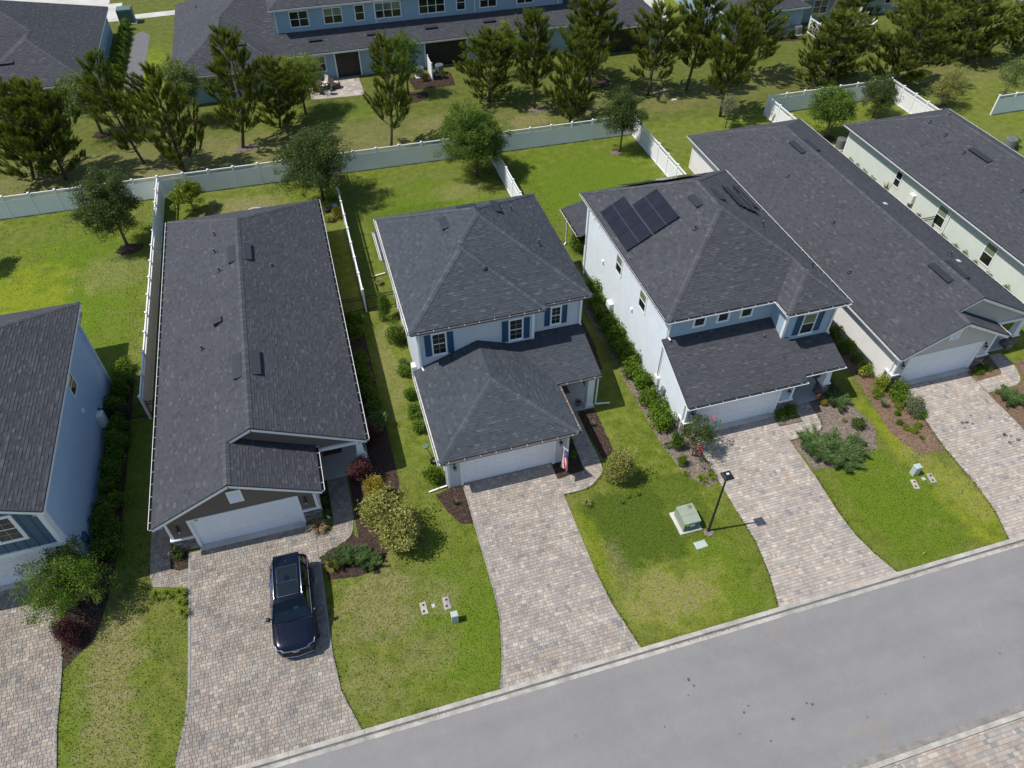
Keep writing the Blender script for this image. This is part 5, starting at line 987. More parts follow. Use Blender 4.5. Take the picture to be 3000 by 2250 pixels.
# ---------------------------------------------------------------- vegetation
def npmesh(name, V, F, tone, mats):
    me = bpy.data.meshes.new(name); nv, nf, k = len(V), len(F), F.shape[1]
    me.vertices.add(nv); me.vertices.foreach_set('co', V.astype(np.float32).ravel()); me.loops.add(nf*k); me.loops.foreach_set('vertex_index', F.astype(np.int32).ravel())
    me.polygons.add(nf); me.polygons.foreach_set('loop_start', (np.arange(nf)*k).astype(np.int32)); me.polygons.foreach_set('loop_total', np.full(nf, k, dtype=np.int32))
    a = me.attributes.new('tone', 'FLOAT', 'FACE'); a.data.foreach_set('value', tone.astype(np.float32))
    for q in mats: me.materials.append(MATS[q])
    me.update(calc_edges=True); me.validate(); return me
def unit(v): return v/np.maximum(np.linalg.norm(v, axis=-1, keepdims=True), 1e-6)
def leaves(rs, C, rad, per, size, up=.35, flat=1., tj=.25):
    """leaf blades scattered round cluster centres C (n,3); returns V,F,tone"""
    n = len(C); P = np.repeat(C, per, 0); R = np.repeat(rad, per) if np.ndim(rad) else rad
    d = unit(rs.normal(size=(n*per, 3))); rr = rs.random(n*per)**.45; off = d*(rr*R)[:, None]; off[:, 2] *= flat; P = P+off
    nrm = unit(rs.normal(size=(n*per, 3))+d*.5+np.array([0, 0, up])); t1 = unit(np.cross(nrm, rs.normal(size=(n*per, 3)))); t2 = np.cross(nrm, t1)
    s = size*(.6+.8*rs.random(n*per))[:, None]; w = s*.5
    V = np.stack([P-t1*s*.5, P+t2*w*.5-t1*s*.05, P+t1*s*.5, P-t2*w*.5-t1*s*.05], 1).reshape(-1, 3); F = np.arange(n*per*4).reshape(-1, 4)
    ct = np.repeat(rs.random(n), per); tone = np.clip(.5+(ct-.5)*.6+(rs.random(n*per)-.5)*2*tj, .01, 1); return V, F, tone
def crown_points(rs, n, rx, ry, rz, z0, lobes=7, gap=.25):
    L = unit(rs.normal(size=(lobes, 3)))*np.array([rx, ry, rz])*(.35+.35*rs.random((lobes, 1))); pts = []
    while len(pts) < n:
        p = unit(rs.normal(size=(1, 3)))[0]*(rs.random()**.4); q = p*np.array([rx, ry, rz])
        bulge = .50+.55*max(np.dot(unit(L), unit(q[None])[0]))**2; q = q*bulge*(.8+.4*rs.random()); tp = 1.08-.38*(q[2]/rz*.5+.5); q[0] *= tp; q[1] *= tp
        if q[2] < -rz*.75 and rs.random() < .7: continue
        pts.append(q)
    P = np.array(pts); P[:, 2] += z0+rz; return P
def tree_meshes(seed, h, w, c0, leaf, size=.13, clusters=130, per=95, crad=.42, bark='bark', stems=1, trunk_r=.09, flat=.8, gaps=True, wz=1.0):
    clusters = int(clusters*1.9); per = int(per*1.2); size *= .95; w *= 1.24; crad *= 1.05
    rs = np.random.RandomState(seed); rz = (h-c0)/2; C = crown_points(rs, clusters, w/2*.86, w/2*.86, rz*.88, c0+rz*.12); rad = crad*(.65+.7*rs.random(len(C)))
    V, F, T = leaves(rs, C, rad, per, size, flat=flat); cm = npmesh('crown', V, F, T, [leaf])
    b = MB()
    for k in range(stems):
        a = rs.rand()*6.28; e = .12*stems if stems > 1 else .05; top = Vector((math.cos(a)*e*2.2, math.sin(a)*e*2.2, c0+rz*1.2)); b.tube([(math.cos(a)*e*.6, math.sin(a)*e*.6, -.05), top*.33, top*.66, top], [trunk_r*1.25, trunk_r, trunk_r*.75, trunk_r*.3], 7)
    for q in C[::2]:
        s = Vector((0, 0, max(c0*.75, min(q[2]-.25*math.hypot(q[0], q[1])-.1, c0+rz*1.15)))); e = Vector(q); m_ = s.lerp(e, .5)+Vector((0, 0, .1)); b.tube([s, m_, e], [trunk_r*.32, trunk_r*.2, .008], 4, cap=False)
    return b.mesh('trunk', bark, smooth=True), cm
def put_tree(name, meshes, x, y, label, cat='tree', group=None, sc=1., sz=None, rot=None):
    t_ = thing(name, (x, y, 0), label, cat, group); t_.scale = (sc, sc, sz or sc); t_.rotation_euler = (0, 0, RNG.uniform(0, 6.28) if rot is None else rot); inst('trunk', meshes[0], t_); inst('crown', meshes[1], t_); return t_
def pine_meshes(seed, h=8., w=5.4, c0=1.3, needles=62, leaf='leaf_pine'):
    rs = np.random.RandomState(seed); b = MB(); bx_, by_ = rs.normal(size=2)*.5; dens = .75+.5*rs.rand()
    def tr(z): u = z/h; return Vector((bx_*math.sin(u*2.2), by_*math.sin(u*2.6), z))
    zs = np.linspace(-.05, h-.1, 9); b.tube([tr(z) for z in zs], [.125*(1-z/h)**.8+.012 for z in np.maximum(zs, 0)], 7)
    O = []; D = []; S = []; z = c0
    while z < h-.35:
        u = (z-c0)/(h-c0); Lm = w/2*min(1., .60+1.1*u)*(1-u**1.7)**.85+.25; nb = rs.randint(3, 6); a0 = rs.rand()*6.28
        for k in range(nb):
            az = a0+6.283*k/nb+rs.normal()*.25; L = Lm*(.45+.68*rs.rand()); el = .05+.3*rs.rand()+.45*u; o = tr(z+rs.normal()*.1); hd = np.array([math.cos(az), math.sin(az), 0])
            pts = []
            for s in (0, .33, .66, 1.): pts.append(o+Vector(hd*L*s)+Vector((0, 0, L*(math.tan(el)*s*.6+.32*s*s))))
            b.tube(pts, [.032*(1-u)+.012, .022*(1-u)+.01, .013, .006], 4, cap=False)
            nt_ = max(4, int(L*8.0))
            for j in range(nt_):
                s = .28+.72*(j+rs.rand()*.6)/nt_; s = min(s, 1.); i = min(2, int(s*3)); f = s*3-i; q = np.array(pts[i].lerp(pts[i+1], f)); side = np.cross(hd, [0, 0, 1.])*rs.choice([-1, 1]); sp = (0 if s > .93 else (.12+.38*rs.rand())*L*.42)
                e = q+side*sp*.75+hd*sp*.4+np.array([0, 0, sp*(.1+1.0*rs.rand())+.25*rs.rand()*(1-u)])
                if sp > .12: b.tube([Vector(q), Vector(e)], [.01, .005], 3, cap=False)
                O.append(e); D.append(unit((hd*.45+side*.25*(sp > 0)+np.array([0, 0, 1.0]))[None]+rs.normal(size=(1, 3))*.18)[0]); S.append(.75+.5*rs.rand())
        z += (.30+.26*rs.rand())/dens
        if rs.rand() < .12: z += .35
    for k in range(5): O.append(np.array(tr(h-.45+.1*k))); D.append(unit((np.array([0, 0, 1.])+rs.normal(size=3)*.18)[None])[0]); S.append(1.1)
    O = np.array(O); D = np.array(D); S = np.array(S); n = len(O); k = needles
    P = np.repeat(O, k, 0); A = np.repeat(D, k, 0); s = np.repeat(S, k); along = (rs.random(n*k)*.58-.10)*s; rv = unit(np.cross(A, rs.normal(size=(n*k, 3)))); sp = .30+.55*rs.random(n*k)
    dirn = unit(A*1.0+rv*sp[:, None]); st = P+A*along[:, None]; ln = (.19+.17*rs.random(n*k))*s; sd = unit(np.cross(dirn, rs.normal(size=(n*k, 3))))*.017
    V = np.stack([st-sd, st+sd, st+dirn*ln[:, None]], 1).reshape(-1, 3); F = np.arange(n*k*3).reshape(-1, 3); ct = np.repeat(rs.random(n), k); T = np.clip(.40+(ct-.5)*.5+(rs.random(n*k)-.5)*.5+along*.5, .01, 1)
    return b.mesh('trunk', 'bark', smooth=True), npmesh('crown', V, F, T, [leaf])
PINE = [pine_meshes(s, 8., w, c) for s, w, c in ((1, 5.6, 1.2), (2, 6.2, .7), (3, 5.0, 1.6), (4, 4.4, 2.0), (5, 6.6, .4), (6, 5.6, 1.0), (7, 6.2, .5), (8, 5.0, 1.4))]
for x, y, h, w, v, lab in ((-22.1, 62.5, 7.6, 6.7, 1, 'leftmost pine, leaning off the left edge beyond the fence'), (-19.6, 61.8, 7.7, 6.7, 1, 'wide dark pine second from the left beyond the fence'), (-13.6, 62.6, 8.7, 4.9, 0, 'slim pine with a long bare lower trunk left of the corner post'), (-10.4, 60.3, 8.4, 6.0, 4, 'pine low-branched behind the small citrus tree'),
        (-5.6, 63.0, 9.4, 6.2, 0, 'tallest left pine rising over the terrace roof'), (-2.3, 65.9, 5.9, 5.2, 4, 'short bushy pine beside the feathery tree and patio'), (6.7, 59.7, 8.9, 4.5, 2, 'narrow pine right of the patio, just behind the fence'), (17.0, 65.5, 6.3, 5.8, 1, 'low spreading pine behind the big bright tree'),
        (20.7, 63.0, 8.4, 3.8, 3, 'pine with a tall bare stem in front of the terrace'), (23.0, 59.6, 7.9, 5.1, 4, 'pine branched to the ground right behind the rear fence'), (26.9, 65.0, 9.2, 5.0, 3, 'tallest pine, covering the right end of the terrace roof'), (28.6, 68.5, 5.0, 4.0, 0, 'small dark pine just behind the tallest pine'), (31.9, 62.5, 7.8, 5.3, 2, 'pine with white slabs at its foot'),
        (36.0, 62.7, 8.7, 4.2, 3, 'slender pine between the two terraces'), (36.5, 56.7, 9.0, 4.3, 3, 'thin pine nearest the cream house roof'), (42.7, 63.9, 7.6, 5.2, 2, 'pine in front of the blue far right terrace gable'), (48.7, 59.7, 6.4, 7.0, 4, 'broad rounded pine behind the small fenced yard'), (55.7, 58.3, 7.6, 7.2, 1, 'big dark pine right of the small fenced yard'),
        (66.7, 60.5, 6.6, 7.0, 1, 'pine at the top right with open ground beneath'), (73.0, 60.9, 6.2, 7.0, 4, 'pine cut by the right edge at the top'), (58.0, 68.0, 6.0, 5.0, 0, 'pine screening the right terrace patio'), (63.5, 66.0, 5.6, 5.5, 2, 'pine in front of the sandy patch at the top right')):
    v = {0: (0, 5), 1: (1, 6), 2: (2, 7), 3: (3, 3), 4: (4, 6)}[v][int(abs(x)*10) % 2]; sw = (.98 if x < 16 else 1.15)*w/(5.6, 6.2, 5.0, 4.4, 6.6, 5.6, 6.2, 5.0)[v]; q = put_tree('pine_tree', PINE[v], x, y, lab, 'tree', 'pines beyond the fences', sw, h/8.); q.rotation_euler.x = RNG.uniform(-.035, .035); q.rotation_euler.y = RNG.uniform(-.035, .035)
def T_(name, x, y, h, w, c0, leaf, label, seed, **k): return put_tree(name, tree_meshes(seed, h, w, c0, leaf, **k), x, y, label)
T_('young_tree', -17.4, 69.0, 5.9, 5.0, 1.3, 'leaf_mid', 'pale green young tree with twin stems in a mulch ring at the left', 11, stems=2, bark='bark_pale', clusters=110, per=80, trunk_r=.06, crad=.5)
T_('young_tree', -9.8, 69.2, 6.2, 4.1, 1.3, 'leaf_mid', 'pale green narrow young tree in front of the terrace left wing', 12, clusters=95, per=80, trunk_r=.06, crad=.45, bark='bark_pale')
T_('oak_tree', -14.2, 50.6, 6.3, 4.9, 1.0, 'leaf_oak', 'dark round oak in the bright green left yard', 13, clusters=150, per=120, size=.11, crad=.45)
T_('oak_tree', .1, 52.7, 6.9, 6.2, .1, 'leaf_oak', 'large dark feathery oak at the fence corner behind the brown house', 14, clusters=190, per=120, size=.11, crad=.5)
T_('citrus_tree', -9.6, 53.9, 2.9, 2.5, .5, 'leaf_lime', 'small yellow-green citrus tree beside the white fence', 15, clusters=45, per=80, size=.13, crad=.3, trunk_r=.05)
T_('cypress_tree', .2, 67.8, 6.3, 5.0, .8, 'leaf_lime', 'feathery yellow-green tree left of the patio', 16, clusters=130, per=110, size=.10, crad=.5)
T_('young_tree', 10.0, 69.0, 6.6, 3.4, 1.0, 'leaf_bright', 'loose green tree behind the narrow pine', 17, clusters=90, per=80, size=.11, crad=.42)
T_('elm_tree', 12.6, 52.8, 6.8, 6.3, .05, 'leaf_bright', 'big bright green tree over the rear fence corner', 18, clusters=200, per=125, size=.12, crad=.52)
T_('young_tree', 20.0, 70.3, 5.9, 2.8, 1.2, 'leaf_lime', 'yellow-green slim tree against the terrace wall', 19, clusters=70, per=80, size=.11, crad=.4)
T_('oak_tree', 25.2, 53.2, 5.6, 3.9, 1.5, 'leaf_oak', 'small dark oak at the corner of the solar house lawn', 20, clusters=120, per=110, size=.10, crad=.4, trunk_r=.07)
T_('young_tree', 35.9, 54.6, 3.3, 2.0, .8, 'leaf_grey', 'small grey-green sapling left of the cream house roof', 21, clusters=40, per=60, size=.09, crad=.3, trunk_r=.04)
T_('young_tree', 43.5, 50.6, 5.0, 4.5, .9, 'leaf_bright', 'multi-stemmed fresh green tree in the small right-hand yard', 22, clusters=110, per=90, crad=.45, stems=4, trunk_r=.05, bark='bark_pale')
T_('oak_tree', 49.8, 52.6, 4.1, 3.9, .8, 'leaf_oak', 'rounded dark oak in the small right-hand yard', 23, clusters=110, per=110, size=.10, crad=.42, trunk_r=.07)
T_('young_tree', 57.2, 52.7, 3.9, 3.4, .5, 'leaf_olive', 'thin olive tree on the open lawn at the right', 24, clusters=80, per=60, size=.09, crad=.4, trunk_r=.05, bark='bark_pale')
T_('young_tree', 64.0, 52.3, 4.2, 3.4, .9, 'leaf_mid', 'sparse twiggy tree at the right edge', 25, clusters=70, per=45, size=.10, crad=.4, stems=3, trunk_r=.04, bark='bark_pale')
T_('young_tree', 66.5, 71.5, 5.0, 4.4, .8, 'leaf_olive', 'pale leafy tree by the sandy patch at the top right', 26, clusters=90, per=70, crad=.45)
T_('young_tree', 59.5, 73.5, 3.0, 2.0, .4, 'leaf_grey', 'bluish shrub-like tree beside the upper right terrace', 27, clusters=40, per=70, size=.09, crad=.3, trunk_r=.04)
T_('holly_tree', -14.4, 21.5, 3.7, 4.1, .4, 'leaf_hedge', 'glossy green multi-stem tree in front of the left garage door', 28, clusters=105, per=95, size=.085, crad=.36, stems=4, trunk_r=.05, bark='bark_pale')
T_('crape_myrtle', 16.75, 21.6, 2.8, 2.7, .4, 'leaf_oak', 'dark leafy crape myrtle with red tips beside the solar house drive', 29, clusters=34, per=62, size=.09, crad=.27, stems=5, trunk_r=.035, bark='bark_pale')
T_('oak_tree', -24.6, 50.4, 4.6, 3.0, 1.2, 'leaf_oak', 'oak just outside the left edge that shades the bright lawn', 30, clusters=70, per=90, crad=.4)
# flowers on the crape myrtle
f = MB(); rr = random.Random(4)
for cx, cy, cz in ((16.2, 20.75, 1.55), (16.35, 20.6, 1.35), (17.3, 21.6, 2.6)):
    for k in range(13):
        x, y, z = cx+rr.gauss(0, .07), cy+rr.gauss(0, .07), cz+rr.gauss(0, .06); s = .04; f.poly([(x-s, y, z), (x, y-s, z+.01), (x+s, y, z), (x, y+s, z+.015)])
tag(f.build('flower_cluster', 'petal_red'), 'clusters of small red flowers on the crape myrtle', 'flowers')

# shrubs: a few shapes, copied
def shrub_mesh(seed, leaf, clusters=30, per=80, size=.08, crad=.22, flat=.9, hz=.8):
    rs = np.random.RandomState(seed); C = crown_points(rs, clusters, .42, .42, hz*.46, .02, 6); rad = crad*(.7+.6*rs.random(clusters)); V, F, T = leaves(rs, C, rad, per, size, flat=flat); V[:, 2] = np.maximum(V[:, 2], .01)
    return npmesh('foliage', V, F, T, [leaf])
def blade_mesh(seed, leaf, n=130, L=.5, wd=.022, arch=.8, spread=1.):
    rs = np.random.RandomState(seed); V = []; F = []; T = []
    for i in range(n):
        a = rs.rand()*6.283; l = L*(.6+.5*rs.rand()); e = .35+rs.rand()*.9*spread; r0 = .08*rs.rand(); d = np.array([math.cos(a), math.sin(a), 0]); s = np.array([-math.sin(a), math.cos(a), 0])*wd*.5; p0 = d*r0; p1 = p0+d*l*.4*math.sin(e)+np.array([0, 0, l*.5]); p2 = p0+d*l*math.sin(e)*.95+np.array([0, 0, l*(.75-.45*arch*math.sin(e))]); b = len(V)
        V += [p0-s, p0+s, p1+s, p1-s, p2]; t_ = rs.rand(); F += [(b, b+1, b+2, b+3), (b+3, b+2, b+4, b+4)]; T += [t_, t_]
    me = bpy.data.meshes.new('foliage'); me.from_pydata([tuple(v) for v in V], [], [f if f[2] != f[3] else f[:3] for f in F]); a = me.attributes.new('tone', 'FLOAT', 'FACE'); a.data.foreach_set('value', np.maximum(np.array(T, dtype=np.float32), .01)); me.materials.append(MATS[leaf]); me.update(); return me
def juniper_mesh(seed, leaf, n=420):
    rs = np.random.RandomState(seed); C = []; V = []; T = []
    for i in range(26):
        a = rs.rand()*6.283; L = .25+.28*rs.rand()
        for k in range(9): s = k/8; C.append((math.cos(a)*L*s, math.sin(a)*L*s, .10+.30*s*rs.rand()*.6+.14*s, a, s))
    C = np.array(C); per = 26; P = np.repeat(C[:, :3], per, 0); A = np.repeat(C[:, 3], per)+rs.normal(size=len(P))*.5; d = np.stack([np.cos(A), np.sin(A), .55+.5*rs.random(len(P))], 1); d = unit(d); st = P+rs.normal(size=P.shape)*.03; ln = .07+.07*rs.random(len(P)); sd = unit(np.cross(d, rs.normal(size=P.shape)))*.012
    V = np.stack([st-sd, st+sd, st+d*ln[:, None]], 1).reshape(-1, 3); V[:, 2] = np.maximum(V[:, 2], .01); return npmesh('foliage', V, np.arange(len(V)).reshape(-1, 3), np.clip(.45+rs.normal(size=len(P))*.25, .01, 1), [leaf])
ORD = ('first', 'second', 'third', 'fourth', 'fifth', 'sixth', 'seventh', 'eighth', 'ninth', 'tenth', 'eleventh', 'twelfth', 'thirteenth')
SHR = {}
def shrub(x, y, w, h, leaf, label, kind='bush', group=None, name='shrub', cat='shrub', v=None, **k):
    v = RNG.randint(0, 2) if v is None else v; key = (leaf, kind, v)
    if key not in SHR: SHR[key] = {'bush': lambda: shrub_mesh(v+40, leaf, **k), 'loose': lambda: shrub_mesh(v+50, leaf, 30, 60, .085, .25), 'airy': lambda: shrub_mesh(v+55, leaf, 75, 110, .042, .17, hz=.9), 'blade': lambda: blade_mesh(v+60, leaf), 'spiky': lambda: blade_mesh(v+70, leaf, 60, .6, .045, .1, .7), 'juniper': lambda: juniper_mesh(v+80, leaf)}[kind]()
    o = bpy.data.objects.new(name, SHR[key]); COL.objects.link(o); o.location = (x, y, .03); o.scale = (w, w*RNG.uniform(.9, 1.1), h/.8 if kind in ('bush', 'loose', 'airy') else h/.45); o.rotation_euler = (0, 0, RNG.uniform(0, 6.28)); return tag(o, label, cat, group)
for i, y in enumerate((24.0, 24.8, 25.6, 26.7, 27.7, 28.8, 29.8, 30.9, 32.0, 33.7, 34.8, 35.9, 36.9)): shrub(-13.5+RNG.uniform(-.15, .15), y, RNG.uniform(1.4, 1.8), RNG.uniform(.8, 1.3), 'leaf_hedge', 'hedge shrub by the left blue house, %s from the street' % ORD[i], group='hedge along the left blue house')
for i, (x, y) in enumerate(((15.8, 23.7), (15.85, 24.7), (15.8, 25.7), (15.8, 26.8), (15.85, 27.8), (15.95, 28.9), (15.95, 30.0), (15.95, 31.0), (15.95, 32.2), (15.85, 33.4), (15.9, 34.5), (16.0, 35.6))): shrub(x+RNG.uniform(-.1, .1), y, RNG.uniform(1.45, 1.9), RNG.uniform(.95, 1.4), 'leaf_hedge', 'glossy hedge shrub along the solar house wall, %s from the street' % ORD[i], group='hedge along the solar house')
for i, y in enumerate((28.2, 29.4, 30.6, 31.9, 33.6, 36.0, 37.2)): shrub(.35+RNG.uniform(-.15, .1), y, RNG.uniform(1.3, 1.7), RNG.uniform(.7, 1.2), 'leaf_hedge' if y > 29 else 'leaf_mid', 'shaded hedge shrub right of the brown house, %s from the street' % ORD[i], group='hedge along the brown house')
